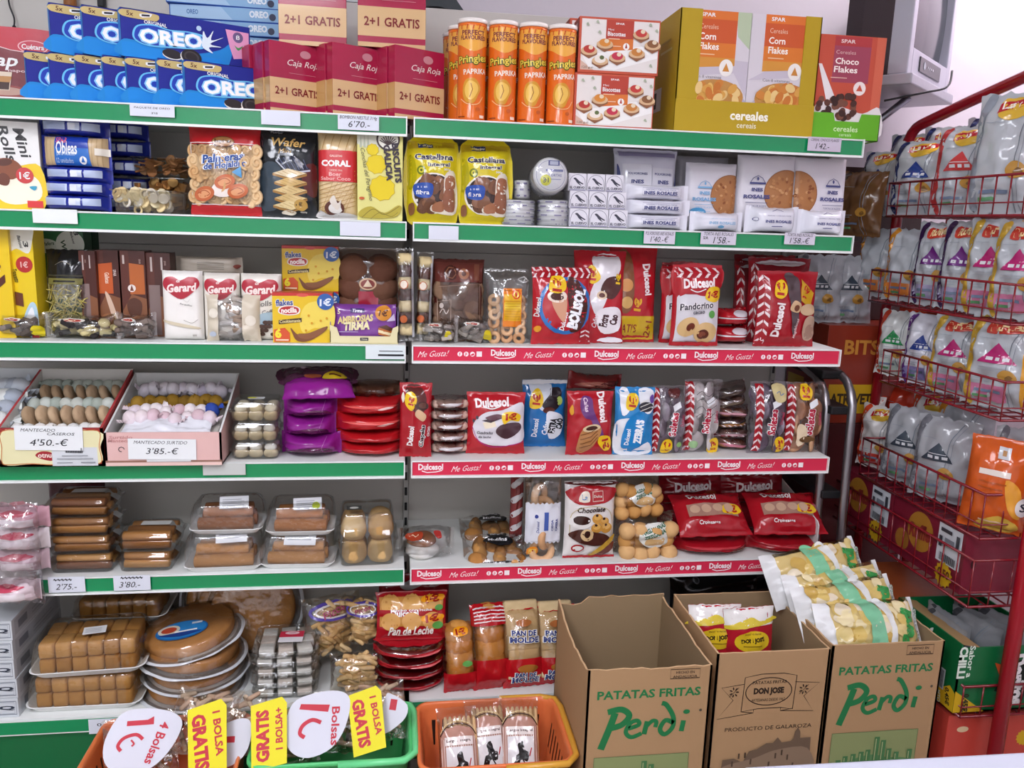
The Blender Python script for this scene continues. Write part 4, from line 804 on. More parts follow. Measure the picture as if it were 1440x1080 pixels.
boxpx('biscuit_carton', (118, 138, 312), Z3, .24, .05, '#114526', [], 'narrow dark green carton edge behind the brown biscuit cartons', 'carton')
# ---- potato straw bag
x, w, h = fit(62, 121, 352, Z3, .05)
o = T(empty('straw_bag', (x, .085, Z3+.001), (-.06, 0, -.04)), 'clear bag of thin potato straws with a black top', 'snack bag')
D = [('r', '#3c3a2a', .12, .69, .95, .71), ('r', '#75713c', .1, .6, .95, .67), ('r', '#1f1d14', .25, .625, .8, .645), ('S', '#8a8470', .01, [(.3, .82), (.5, .86), (.7, .82)])]
bag(w, h, .06, lambda u, v: mat('#17181a', 'g') if v > .6 else FILM, D, sv=.03, wr=.004, seed=9, k='g').out('wrapper', o)
r = random.Random(9); b = MB()
for i in range(150):
    c = Vector((r.uniform(-.4, .4)*w, r.choice([-.018, -.012, 0])+r.uniform(-.004, .004), r.uniform(.05, .56)*h)); a = r.uniform(0, 6.3); q = Vector((math.cos(a), r.uniform(-.3, .3), math.sin(a)))*.014
    b.tube([c-q, c+q*.1+Vector((0, -.001, 0)), c+q], .0013, mat(r.choice(['#d9cf7e', '#e3da94', '#c7b962']), 'k'), 4)
s_ = b.out('potato_straws', o); s_['kind'] = 'stuff'
# ---- brown biscuit cartons
def galleta(k):
    D = [('r', '#4d231c', 0, 0, 1, 1), ('r', '#5d2b20', .0, .0, .35, 1), ('p', '#8a5637', [(.0, 0), (1, 0), (1, .45), (.4, .5), (0, .3)])]
    if k in (0, 3): D += [('r', '#8a7470', .1, .02, .55, .62), ('r', '#c9b9b4', .2, .78, .28, .95), ('r', '#c9b9b4', .62, .8, .7, .95)]
    if k == 1: D += [('p', '#c85a24', [(.12, .84), (.72, .86), (.72, .5), (.1, .5)]), ('t', '#f6dcc6', 'Galletas', .48, .68, .5, .2, -88, 0, .02), ('t', '#ead6cf', 'SPAR', .82, .74, .3, .13, -88), ('P', '#e0c0a8', [(.35, .5), (.6, .44), (.95, .1), (.8, .05)]), ('e', '#a9714a', .45, .16, .42, .42)]
    if k == 2: D += [('p', '#b9622a', [(.35, .86), (.95, .84), (.95, .5), (.35, .5)]), ('e', '#f1e6df', .42, .57, .16, .16), ('p', '#7b3a22', [(.34, .54), (.5, .54), (.42, .61)]), ('P', '#5a3222', [(.2, .4), (.5, .46), (.8, .4), (.7, .25), (.3, .25)]), ('e', '#a87048', .65, .16, .36, .36), ('e', '#8b5636', .65, .16, .28, .28), ('r', '#cfc0b8', .1, .85, .18, .95)]
    if k != 1: D.append(('t', '#b99c92', 'SPAR', .8 if k else .4, .88, .2, .08, -88))
    return D
for k, (p, lab) in enumerate((((119, 142, 353), 'leftmost of the four brown biscuit cartons, partly behind the potato straws'), ((141, 173, 352), 'brown biscuit carton with an orange label turned sideways'), ((175, 209, 353), 'brown biscuit carton with a round white tree mark'), ((209, 243, 356), 'rightmost of the four brown biscuit cartons, dark side showing'))):
    boxpx('biscuit_carton', p, Z3, .08+.012*(k % 2), .07, '#4f241c', galleta(k), lab, 'carton', 'brown biscuit cartons', rz=.03*(k-1.5), k='f')
# ---- small clear bags lying along the front edge
def sweetbag(p, y, z, lab, cols, yellow, seed, name='sweet_bag', lumps=16, d=.07, tag=True):
    x, w, h = fit(*p, z, y); o = T(empty(name, (x, y+d/2, z+.001)), lab, 'sweet bag', 'small clear bags along the front of the third shelf'); r = random.Random(seed)
    D = [('P', '#d8d3c8', [(.2, .78), (.35, .9), (.55, .86), (.5, .74)]), ('P', '#a3332c', [(.24, .79), (.36, .87), (.5, .84), (.47, .76)]), ('S', '#f0e3c2', .012, [(.29, .81), (.34, .84), (.38, .8), (.44, .83)])] if tag else []
    if yellow: D += [('P', '#e2d01e', [(yellow-.08, .1), (yellow-.05, .5), (yellow+.08, .45), (yellow+.1, .05)])]
    b = MB(); bag(w, h, d, FILM, D, su=.09, sv=0, wr=.006, seed=seed, pinch=.25, p=2.2, nv=14, mb=b); b.out('wrapper', o)
    for i in range(lumps):
        me = good(r.choice(['cube', 'disc', 'slab']), r.choice(cols), .014, .012)
        inst(me, 'sweet', (r.uniform(-.38, .38)*w, r.uniform(-.3, .25)*d, h*r.uniform(.08, .55)), (r.uniform(-.6, .6), r.uniform(-.6, .6), r.uniform(0, 6)), o)
    return o
sweetbag((-12, 62, 441), .012, Z3, 'small clear bag of dark sweets at the far left front edge of the third shelf', ['#6f6662', '#857b74', '#5a524e'], .82, 21)
sweetbag((58, 168, 442), .008, Z3, 'long clear bag of black and cream sweets in front of the potato straws', ['#d9cf9a', '#2f2c2d', '#3a3636', '#d6cd98'], 0, 22, lumps=24)
sweetbag((158, 216, 441), .004, Z3, 'clear bag of dark sweets in front of the brown biscuit cartons', ['#7d6e66', '#8d7f76', '#665852'], 0, 23)
# ---- white heart-logo packs
def heart(u, v, s, c): return ('P', c, [(u, v-.36*s), (u-.4*s, v-.05*s), (u-.5*s, v+.16*s), (u-.3*s, v+.3*s), (u, v+.2*s), (u+.3*s, v+.3*s), (u+.5*s, v+.16*s), (u+.4*s, v-.05*s)])
def gerard(k, ar):
    D = [heart(.5, .78, .9/1, '#b92b36') if False else ('P', '#b5293a', [(.5, .6), (.2, .7), (.06, .8), (.12, .9), (.3, .92), (.5, .87), (.7, .92), (.9, .9), (.95, .8), (.8, .7)]), ('t', '#f7e6e0', 'Gerard', .52, .765, .72, .22, 4, .15, .04), ('t', '#f7e6e0', 'dr', .46, .865, .12, .09, 4, .2)]
    if k == 0: D += [('S', '#b9b2aa', .006, [(.55, .6), (.65, .56), (.72, .6)]), ('t', '#8d8a86', 'Barquillos', .62, .52, .3, .05, -10, .3), ('P', '#d9cdb2', [(.05, .3), (.4, .26), (.9, .2), (.9, .17), (.4, .21), (.05, .27)]), ('S', '#8d8578', .01, [(.55, .3), (.75, .26), (.9, .31)]), ('r', '#b9b4ac', .75, .06, .85, .09)]
    if k == 2: D += [('t', '#55565a', 'Rolls', .6, .56, .4, .13, 8, .2, 0), ('t', '#55565a', 'Coffee', .75, .44, .4, .11, 8, .2, 0), ('P', '#9fb8c6', [(.5, .4), (.98, .42), (.98, .2), (.5, .25)])]+[('e', '#4a3228', .55+.09*(i % 5), .1+.06*(i % 4), .07, .05) for i in range(12)]
    return D
for k, (p, lab) in enumerate((((228, 285, 382), 'plain white heart-logo biscuit pack, left of the three'), ((286, 337, 385), 'white heart-logo biscuit pack behind the clear silver sweet bag'), ((338, 396, 386), 'white heart-logo pack with a coffee picture, right of the three'))):
    x, w, h = fit(*p, Z3, .035 if k else .02); o = bag(w, h, .055, mat('#ece7dd' if k else '#f2efe9', 'f'), gerard(k, w/h), sv=.0, wr=.0015, seed=30+k, p=7, pinch=.01, k='f').out('biscuit_pack', None, (x, (.035 if k else .02)+.0275, Z3+.0005), (-.02, 0, (.03, 0, -.04)[k])); T(o, lab, 'biscuit pack', 'white heart-logo packs')
x, w, h = fit(246, 340, 361, Z3+.1, .13); o = bag(w, .045, .06, mat('#cfc4b4', 'f'), [('r', '#a39a8c', .35, .3+i*.12, .75, .34+i*.12) for i in range(4)]+[('P', '#b5655a', [(.88, .5), (.93, .6), (.98, .5), (.93, .35)])], sv=0, su=.05, wr=.001, seed=33, p=7, pinch=.02).out('biscuit_pack', None, (x, .16, zat(386, x, .13)), (0, 0, 0)); T(o, 'beige biscuit pack lying on its side across the packs behind', 'biscuit pack')
o2 = boxpx('biscuit_pack', (250, 336, 388), Z3, .14, .07, '#d8d0c2', [], 'pale pack standing hidden behind the white heart-logo packs', 'biscuit pack')
# clear silver sweets bag
x, w, h = fit(288, 366, 416, Z3, .006); o = T(empty('sweet_bag', (x, .03, Z3+.001), (-.05, 0, 0)), 'clear bag of silver-wrapped sweets with two cream paper strips', 'sweet bag')
bag(w, h, .045, lambda u, v: mat('#d6cbb6', 'f') if (.02 < u < .25 or .7 < u < .98) else FILM, [('e', '#eee6d6', .14, .6, .09, .09), ('e', '#eee6d6', .84, .45, .1, .1), ('e', '#b9c2d0', .12, .15, .07, .05)], sv=.03, wr=.005, seed=34, p=3).out('wrapper', o)
r = random.Random(2)
for i in range(16): inst(good('roll', r.choice(['#b9b3ac', '#8e7a68', '#c9c7c6', '#a88f78']), .018, .014), 'sweet', ((r.uniform(-.18, .18))*w, r.uniform(-.012, .0), h*(.08+.8*i/16)), (r.uniform(-.3, .3), r.uniform(-.4, .4), r.uniform(-.5, .5)), o)
# ---- yellow chocolate flake boxes
def flakes():
    D = [('p', '#e9c21f', [(0, 0), (1, 0), (1, 1), (0, 1)]), ('P', '#f3d95a', [(.5, .2), (.7, .3), (1, .3), (1, .8), (.6, .8), (.45, .5)]), ('p', '#c8302a', [(0, 1), (1, 1), (1, .95), (0, .93)]), ('e', '#d8544a', .5, .955, .1, .03), ('t', '#f1ead6', 'flakes', .2, .8, .3, .13, 4, 0, .08), ('t', '#2c4a92', 'flakes', .2, .8, .28, .11, 4, 0, .03), ('P', '#f1e9dc', [(.1, .6), (.13, .72), (.3, .75), (.45, .7), (.43, .58), (.25, .55)]), ('P', '#bd2a2c', [(.12, .61), (.15, .7), (.3, .73), (.43, .69), (.41, .595), (.25, .57)]), ('t', '#fdf4ec', 'nocilla', .275, .65, .26, .095, 3, 0, .04), ('p', '#3f2c1f', [(.1, .45), (.48, .5), (.48, .42), (.1, .37)]), ('t', '#f1e0a0', 'Cookiemania', .29, .435, .35, .055, 4, .1), ('e', '#2f5fa8', .88, .83, .14, .14), ('t', '#eaf2fa', '1€', .88, .82, .19, .13, 4, .1, .03),
      ('P', '#7d4a2c', [(.3, .3), (.42, .16), (.6, .18), (.9, .34), (.85, .22), (.6, .04), (.4, .04), (.32, .2)]), ('P', '#8d5836', [(.42, .18), (.6, .2), (.88, .33), (.8, .18), (.6, .08), (.45, .1)]), ('p', '#d9562c', [(.02, .02), (.02, .26), (.2, .3), (.28, .2), (.28, .02)]), ('t', '#f5e23a', '6', .09, .19, .11, .17, 0, 0, .06), ('r', '#f4d9b8', .05, .04, .26, .07)]
    for u, v in ((.55, .25), (.65, .4), (.8, .45), (.6, .55), (.9, .5)): D.append(('e', '#dd9f1c', u, v, .02, .02))
    return D
x, w, h = fit(384, 468, 412, Z3, .012); fl = carton(w, h, .05, '#e6bd1c', flakes(), top=[('r', '#c8302a', 0, 0, 1, 1)], right=[('r', '#a83a2a', 0, 0, 1, 1)], k='f').mesh('flake_box')
o = inst(fl, 'flake_box', (x, .037, Z3+.0005), (0, 0, .02)); T(o, 'front yellow chocolate flake box with a blue 1€ circle', 'flake box', 'yellow chocolate flake boxes')
x2, w2, _ = fit(399, 477, 345, Z3, .13); zt = zat(409, x2, .13); sc = w2/w
o = inst(fl, 'flake_box', (x2, .155, zt), (0, 0, -.02), sc=(sc, 1, (zat(346, x2, .13)-zt)/h)); T(o, 'rear yellow chocolate flake box standing on another, just under the shelf', 'flake box', 'yellow chocolate flake boxes')
o = inst(fl, 'flake_box', (x2, .155, Z3+.0005), (0, 0, -.02), sc=(sc, 1, (zt-Z3-.001)/h)); T(o, 'rear lower yellow chocolate flake box, hidden by the front one', 'flake box', 'yellow chocolate flake boxes')
# ---- brown cakes bag and purple bar tray
x, w, h = fit(474, 560, 350, Z3, .1); o = T(empty('cake_bag', (x, .13, Z3+.001), (-.05, 0, 0)), 'clear bag of round brown cakes with a red card, behind the purple bars', 'cake bag')
bag(w, h, .055, clear('#e6dcd6', .06, .12, .5, 22), [('r', '#a8283e', .34, .12, .68, .52), ('e', '#d9b48f', .5, .6, .15, .1), ('e', '#8a3a34', .5, .6, .12, .075), ('p', '#ead2b4', [(.42, .57), (.58, .57), (.5, .65)])], sv=.04, wr=.005, seed=40, p=2.6, k='g').out('wrapper', o)
for j in range(4):
    for i in range(2): inst(good('bun', ['#6a4434', '#75503e'][(i+j) % 2], .045, .04), 'cake', ((i-.5)*w*.44, .012, h*(.15+.2*j)), (PI/2-.2, 0, 0), o)
x, w, h = fit(464, 560, 478, Z3, .004); D0 = .1
def bartray(w):
    b = MB(); m = mat('#e6dcae'); t = .002; hb = .032; d = D0
    b.box(-w/2, w/2, 0, d, 0, t, mat('#5a3a24')); b.box(-w/2, w/2, d-t, d, 0, .085, mat('#8a7a9a'))
    for s in (-1, 1):
        V = [(s*w/2, 0, 0), (s*w/2, d, 0), (s*w/2, d, .085), (s*w/2, .02, .085), (s*w/2, 0, hb)]; b.add(V+[(q[0]-s*t, q[1], q[2]) for q in V], [(0, 1, 2, 3, 4), (9, 8, 7, 6, 5)]+[(i, 5+i, 5+(i+1) % 5, (i+1) % 5) for i in range(5)], mat('#7d6f9c'))
    P = [(-w/2, 0), (w/2, 0), (w/2, hb*1.5), (w*.42, hb*1.3), (w*.38, hb*.62), (-w*.36, hb*.62), (-w*.4, hb*1.3), (-w/2, hb*1.5)]
    b.add([(q, 0, z) for q, z in P]+[(q, t, z) for q, z in P], [tuple(q) for q in tessellate_polygon([[Vector((q, z, 0)) for q, z in P]])]+[(i, (i+1) % 8, 8+(i+1) % 8, 8+i) for i in range(8)], m)
    b.dec([('r', '#d9cf9c', 0, 0, 1, .1), ('r', '#33313c', .44, .25, .56, .5), ('t', '#e8e0c8', 'Tirma', .5, .38, .09, .025, 0, .2)], lambda a, z, o_: (a-w/2, -o_, z), w, hb)
    return b
o = bartray(w).out('display_tray', None, (x, .004, Z3+.0005)); T(o, 'cream cardboard tray holding the purple chocolate wafer bars', 'display tray')
D = [('r', '#43326e', .28, .82, .5, .95), ('t', '#e6dff0', 'Tirma', .39, .88, .16, .06, 0, .2), ('t', '#f0e5c0', '5', .1, .84, .045, .08), ('t', '#e0c98a', 'AMBROSIAS', .36, .64, .56, .12, 6, .15, .05), ('t', '#efe3b4', 'TIRMA', .38, .44, .42, .14, 4, .15, .05), ('e', '#d28a2a', .8, .82, .13, .13), ('t', '#5a2f1a', '1€', .8, .82, .14, .11, 0, .2, .03), ('p', '#b8692f', [(.72, .4), (.72, .2), (.9, .12), (.97, .3)]), ('p', '#f1dfb0', [(.72, .34), (.72, .26), (.9, .17), (.93, .24)]), ('p', '#5a3422', [(.72, .42), (.85, .48), (.97, .36), (.9, .3)]), ('p', '#d8c9e6', [(.85, .58), (.97, .8), (.99, .6)]), ('r', '#c9b8da', .1, .26, .4, .275)]
for i in range(3):
    b = bag(w*.93, .094, .022, mat('#7d3f96', 'g'), D if i == 0 else [], su=.03, sv=0, wr=.0015, seed=42+i, p=4, pinch=.05, k='g')
    o = b.out('wafer_bar', None, (x, .004+.018+.027*i, Z3+.0035), (-.06, 0, 0)); T(o, f'purple multipack of chocolate wafer bars, {("front", "middle", "rear")[i]} one in the cream tray', 'wafer bars', 'purple wafer bar packs')
# ---- tube bags of rolled cakes leaning at the bay gap
def rolltube(p, y, lab, rx, ry, seed, dark):
    x, w, h = fit(*p, Z3, y); o = T(empty('roll_bag', (x, y+.03, Z3+.004), (rx, ry, .0)), lab, 'cake bag', 'upright clear tube bags of rolled cakes'); r = random.Random(seed)
    bag(w, h, .05, FILM, [('r', '#c9ccd2', .86, .05, .99, .96), ('e', '#c86a3c', .4, .62, .26, .26), ('e', '#efe3d2', .4, .62, .22, .22), ('e', '#c86a3c', .35, .25, .22, .22)], sv=.035, su=0, wr=.004, seed=seed, p=2.6, pinch=.08, k='g').out('wrapper', o)
    n = 7
    for i in range(n): inst(good('roll', '#e0cfa0' if i % 2 == 0 else dark, .02, h/n*.98), 'cake', (0, 0, h*(.06+.88*i/n)), (0, 0, r.uniform(-.2, .2)), o, (w/.055, 1.1, 1))
rolltube((559, 584, 352), .006, 'leaning clear tube bag of chocolate-striped rolls in front of the bay gap', -.02, -.02, 51, '#4a2c22')
rolltube((582, 606, 357), .03, 'second clear tube bag of chocolate-striped rolls, at the left end of the right bay', -.04, .03, 52, '#59372a')
# ---- right bay: brown cookie bag
x, w, h = fit(606, 682, 366, Z3, .05); o = T(empty('cookie_bag', (x, .09, Z3+.001), (-.07, 0, .03)), 'dark brown cookie bag with a clear window, left end of the right bay', 'cookie bag')
D = [('r', '#6b342c', .05, .72, .97, .96), ('e', '#4a2620', .35, .83, .14, .14), ('s', '#8a5a40', .02, [(.35+.1*math.cos(i), .83+.07*math.sin(i)) for i in range(7)], True), ('e', '#a06444', .6, .82, .1, .1), ('e', '#5a3226', .6, .82, .045, .045), ('r', '#7d4a38', .8, .74, .9, .94), ('s', '#a88a7a', .012, [(.09, .3), (.09, .66), (.92, .7), (.92, .1)]), ('s', '#b59a88', .012, [(.1, .22), (.35, .24), (.35, .5), (.1, .48)], True), ('S', '#d9c9bf', .014, [(.14, .34), (.2, .39), (.26, .33), (.31, .38)]), ('e', '#cfc2b8', .17, .43, .04, .05)]
bag(w, h, .055, lambda u, v: clear('#e3d8d2', .06, .12, .4, 20) if .08 < u < .93 and .05 < v < .7 else mat('#5c2b25', 'g'), D, sv=.03, wr=.004, seed=55, p=3, k='g').out('wrapper', o)
r = random.Random(8)
for j in range(5):
    for i in range(3): inst(good('disc', r.choice(['#7d6250', '#8d705a', '#6d5444']), .03, .014), 'cookie', ((i-1)*w*.28, -.004+r.uniform(-.004, .004), h*(.1+.13*j)), (PI/2+r.uniform(-.2, .2), 0, r.uniform(-.3, .3)), o)
sweetbag((590, 645, 449), .008, Z3, 'small clear bag with a yellow corner below the brown cookie bag, left one', ['#8a827c', '#a09892', '#b9b2aa'], .72, 24, lumps=12)
sweetbag((640, 700, 446), .012, Z3, 'small clear bag with a yellow corner below the brown cookie bag, right one', ['#8a827c', '#a09892', '#b9b2aa'], .75, 25, lumps=12)
# ---- clear bag of small ring cakes
x, w, h = fit(681, 747, 380, Z3, .025); o = T(empty('ring_cake_bag', (x, .06, Z3+.001), (-.06, 0, .02)), 'clear bag of sugared ring cakes with an orange and yellow label', 'cake bag')
D = [('r', '#e8821f', .38, .22, .82, .74), ('r', '#e9b41d', .4, .3, .8, .66), ('t', '#8a4a14', 'Esquimar', .58, .71, .36, .045), ('e', '#d8481c', .68, .66, .1, .1), ('e', '#f0c83a', .68, .66, .07, .07), ('t', '#c8421c', '1', .68, .66, .05, .1, 0, 0, .04), ('r', '#f0d040', .4, .45, .8, .55)]+[('r', '#c98a1c', .42, .32+.035*i, .78, .327+.035*i) for i in range(8)]+[('s', '#f1f1f1', .012, [(.7, .86), (.85, .9), (.97, .84), (.85, .82)], True)]
bag(w, h, .05, FILM, D, sv=.05, wr=.006, seed=56, p=2.6, pinch=.1, k='g').out('wrapper', o)
r = random.Random(18)
for j in range(6):
    for i in range(3): inst(good('ring', r.choice(['#dcb48c', '#cfa27a', '#e3c3a0']), .018, .012), 'ring_cake', ((i-1)*w*.27, r.uniform(-.012, .004), h*(.07+.1*j)), (PI/2+r.uniform(-.4, .4), 0, r.uniform(-.5, .5)), o)
# ---- red bags on the third shelf, right bay
def chev(u0, u1, v0, v1, n, vert=True):
    D = [('r', '#a51a26', u0, v0, u1, v1)]
    for i in range(n):
        if vert: y0 = v0+(v1-v0)*i/n; y1 = v0+(v1-v0)*(i+.5)/n; m = (u0+u1)/2; D += [('p', '#f1dfe0', [(u0+.005, y0), (m-.006, y1), (m-.006, y1+(v1-v0)/n*.3), (u0+.005, y0+(v1-v0)/n*.38)]), ('p', '#f1dfe0', [(m+.006, y1), (u1-.005, y0), (u1-.005, y0+(v1-v0)/n*.38), (m+.006, y1+(v1-v0)/n*.3)])]
        else: x0 = u0+(u1-u0)*i/n; x1 = u0+(u1-u0)*(i+.5)/n; m = (v0+v1)/2; D += [('p', '#f1dfe0', [(x0, v0+.004), (x1, m-.004), (x1+(u1-u0)/n*.3, m-.004), (x0+(u1-u0)/n*.38, v0+.004)]), ('p', '#f1dfe0', [(x1, m+.004), (x0, v1-.004), (x0+(u1-u0)/n*.38, v1-.004), (x1+(u1-u0)/n*.3, m+.004)])]
    return D
RB = 'red cake bags on the third shelf'
D = logo(.76, .66, .62, -84)+[('r', '#c9a61e', 0, .03, .97, .28), ('t', '#8a2c1c', 'GRATIS', .3, .15, .52, .17), ('t', '#8a2c1c', '2+1', .82, .15, .3, .14, 84), ('P', '#7d4a2a', [(.15, .9), (.4, .92), (.45, .4), (.2, .35)]), ('e', '#c98a4a', .3, .6, .13, .13), ('e', '#caa05c', .32, .42, .12, .12), ('t', '#d8a020', '1€', .55, .4, .26, .16, 84, 0, .05)]
bagpx('cake_bag', (856, 924, 348), Z3, .06, .06, mat(DR, 'g'), D, 'red cake bag with a yellow gratis band at its foot', 'cake bag', RB, rx=-.06, rz=.05, k='g', seed=60, wr=.005)
D = [('P', '#e4dfe4', [(.35, .93), (.8, .96), (.9, .8), (.72, .62), (.62, .45), (.45, .3), (.3, .5), (.4, .7)]), ('P', '#4a1f1c', [(.52, .55), (.62, .7), (.9, .72), (.92, .6), (.75, .48)]), ('e', '#d9c0a0', .54, .52, .1, .08), ('e', '#5a2a22', .54, .52, .06, .045), ('P', YEL, [(.2, .72), (.3, .84), (.42, .8), (.5, .7), (.34, .64)]), ('t', '#b3201c', '1€', .34, .74, .22, .17, 84, 0, .06), ('t', YEL, '1€', .86, .7, .2, .1, 84, 0, .05), ('P', '#efe9ee', [(.45, .34), (.8, .4), (.95, .33), (.9, .14), (.55, .12)]), ('t', '#4a2a30', 'Extra', .6, .25, .24, .17, 80, 0, .05), ('t', '#4a2a30', 'Cao', .8, .26, .2, .16, 80, 0, .05), ('t', '#e3d6da', 'Cañas', .42, .24, .24, .1, 80, .2), ('P', '#e4dfe4', [(.5, .02), (.7, .07), (.95, .05), (.95, .01)])]
bagpx('cake_bag', (806, 878, 354), Z3, .04, .055, mat('#b81d2a', 'g'), D, 'red cake bag with a white patch and chocolate roll, behind the blue-ringed bag', 'cake bag', RB, rx=-.08, rz=-.1, k='g', seed=61, wr=.005)
D = chev(.0, 1, .86, 1, 9, False)+[('e', '#2f74bd', .53, .5, .46, .46), ('e', '#b81f2b', .53, .5, .4, .4), ('P', '#4a2420', [(.55, .85), (.75, .82), (.93, .5), (.8, .2), (.6, .18), (.58, .5)])]+[('t', '#f4f6fb', 'BOLISOL', .72, .47, .66, .2, 76, 0, .07), ('t', '#1f3f7c', 'BOLISOL', .722, .47, .62, .16, 76, 0, .02), ('t', '#fbfcff', 'BOLISOL', .72, .47, .62, .165, 76, 0, .035), ('t', WH, 'Dulcesol', .5, .3, .3, .09, 76, 0, .03), ('P', '#d8a080', [(.3, .62), (.5, .66), (.55, .56), (.52, .3), (.42, .34), (.3, .5)]), ('e', '#efe0d0', .38, .62, .17, .1), ('e', '#4a241e', .38, .62, .12, .065), ('P', YEL, [(.24, .7), (.3, .88), (.5, .86), (.53, .72), (.4, .66)]), ('t', '#b3201c', '1€', .38, .77, .22, .17, 82, 0, .06)]+[('t', WH, 'Dulcesol', .06, .48, .3, .08, 84)]+chev(.8, .98, .03, .2, 3, True)+[('e', '#e8a02a', .07, .2, .06, .05)]
bagpx('cake_bag', (748, 834, 378), Z3, .008, .06, mat('#bb1f2b', 'g'), D, 'red bag with a large blue ring and upright white lettering', 'cake bag', RB, rx=-.1, rz=.06, k='g', seed=62, wr=.005)
D = [('r', '#dbd8de', .06, .04, .95, .64), ('P', DR, [(.02, .62), (.3, .66), (.6, .62), (.98, .68), (.98, .98), (.02, .98)])]+chev(.04, .97, .84, .97, 5, False)+logo(.49, .78, .66, 3)+[('s', WH, .018, smooth([(.3, .7), (.45, .67), (.62, .71)], 4))]+[('P', YEL, [(.62, .6), (.68, .72), (.85, .74), (.97, .7), (.94, .58), (.78, .55)]), ('t', '#b3201c', '1€', .79, .645, .25, .13, 3, .1, .06), ('t', '#f7f3f3', 'Pandorino', .46, .5, .72, .13, 5, .1, .12), ('t', '#3a3440', 'Pandorino', .46, .5, .69, .12, 5, .1, .03), ('t', '#4a4450', 'cacao', .5, .42, .25, .05, 5, .1), ('e', '#5aa04a', .78, .4, .07, .07), ('e', '#dab57c', .3, .24, .22, .17, .4), ('e', '#6e3222', .34, .24, .09, .07, .5), ('e', '#dfbb82', .67, .17, .25, .19), ('e', '#5f2a1c', .62, .15, .13, .09), ('e', '#8a4a34', .6, .15, .08, .05), ('r', DR, .03, .0, .98, .05)]
pan = bag(.148, .215, .055, mat(DR, 'g'), D, sv=.045, wr=.004, seed=63, k='g', p=2.8).mesh('cake_bag')
for (p, y, lab, rz) in (((945, 1014, 374), .008, 'red and white cake bag with two filled buns pictured, in front', 0), ((929, 992, 376), .07, 'red cake bag standing directly behind the red and white bun bag', .1), ((930, 992, 371), .135, 'rearmost red cake bag behind the red and white bun bag', -.05)):
    x, w, h = fit(*p, Z3, y); o = inst(pan, 'cake_bag', (x, y+.028, Z3+.001), (-.05, 0, rz), sc=(w/.148, 1, h/.215)); T(o, lab, 'cake bag', RB)
for i in range(2):
    x, w, h = fit(1008, 1060, 452-25*i, Z3+.052*i, .05); b = bag(w, .052, .12, mat(DR, 'g'), [('r', '#e6dde0', .1, .44, .9, .52), ('P', '#d9d2d8', [(.4, .8), (.6, .95), (.85, .85), (.8, .6), (.5, .6)])], su=.06, sv=0, wr=.003, seed=65+i, p=3, nv=12, k='g', pinch=.12)
    o = b.out('cake_bag', None, (x, .11, Z3+.001+.05*i), (0, 0, .08*i)); T(o, f'small red cake bag lying beside the bun bag, {("lower", "upper")[i]} of two', 'cake bag', RB)
D = chev(.0, .16, .03, .97, 8)+[('P', '#55464a', [(.42, .93), (.62, .92), (.66, .5), (.6, .15), (.52, .4)])]+logo(.3, .36, .52, 84)+[('P', YEL, [(.22, .68), (.25, .84), (.38, .88), (.43, .72), (.33, .64)]), ('t', '#b3201c', '1€', .32, .77, .2, .13, 84, 0, .06), ('P', '#d8b48a', [(.48, .5), (.55, .62), (.68, .56), (.64, .46)]), ('e', '#7a4a38', .6, .52, .05, .05), ('p', '#c99a1c', [(.68, .9), (.9, .72), (.82, .52), (.66, .62)]), ('t', '#b3201c', '1€', .76, .73, .2, .12, 70), ('e', '#cfae8a', .8, .5, .13, .09), ('e', '#bfa08a', .86, .25, .13, .2), ('e', '#a88674', .86, .2, .09, .12), ('t', '#e8c8c8', 'Magdalenas', .62, .25, .3, .06, 84, .2)]
bagpx('cake_bag', (1064, 1150, 383), Z3, .012, .06, mat('#a81a26', 'g'), D, 'wide red bag with a chevron edge at the right end of the third shelf', 'cake bag', RB, rx=-.05, rz=.02, k='g', seed=67, wr=.006)
for i, (p, y) in enumerate((((1052, 1136, 364), .09), ((1032, 1100, 370), .16), ((1030, 1120, 360), .22))):
    bagpx('cake_bag', p, Z3, y, .06, mat(('#8f1a26', '#7d2a30', '#8a1822')[i], 'g'), chev(.02, .14, .05, .95, 7)+[('e', '#8a6a5a', .6, .5, .25, .3), ('P', '#c9bfc2', [(.1, .93), (.4, .97), (.9, .95), (.7, .9)])], f'dark red cake bag in the shade behind the wide chevron bag, {("nearest", "middle", "rearmost")[i]} one', 'cake bag', RB, rx=-.06, rz=.1*(i-1), k='g', seed=70+i, wr=.006)
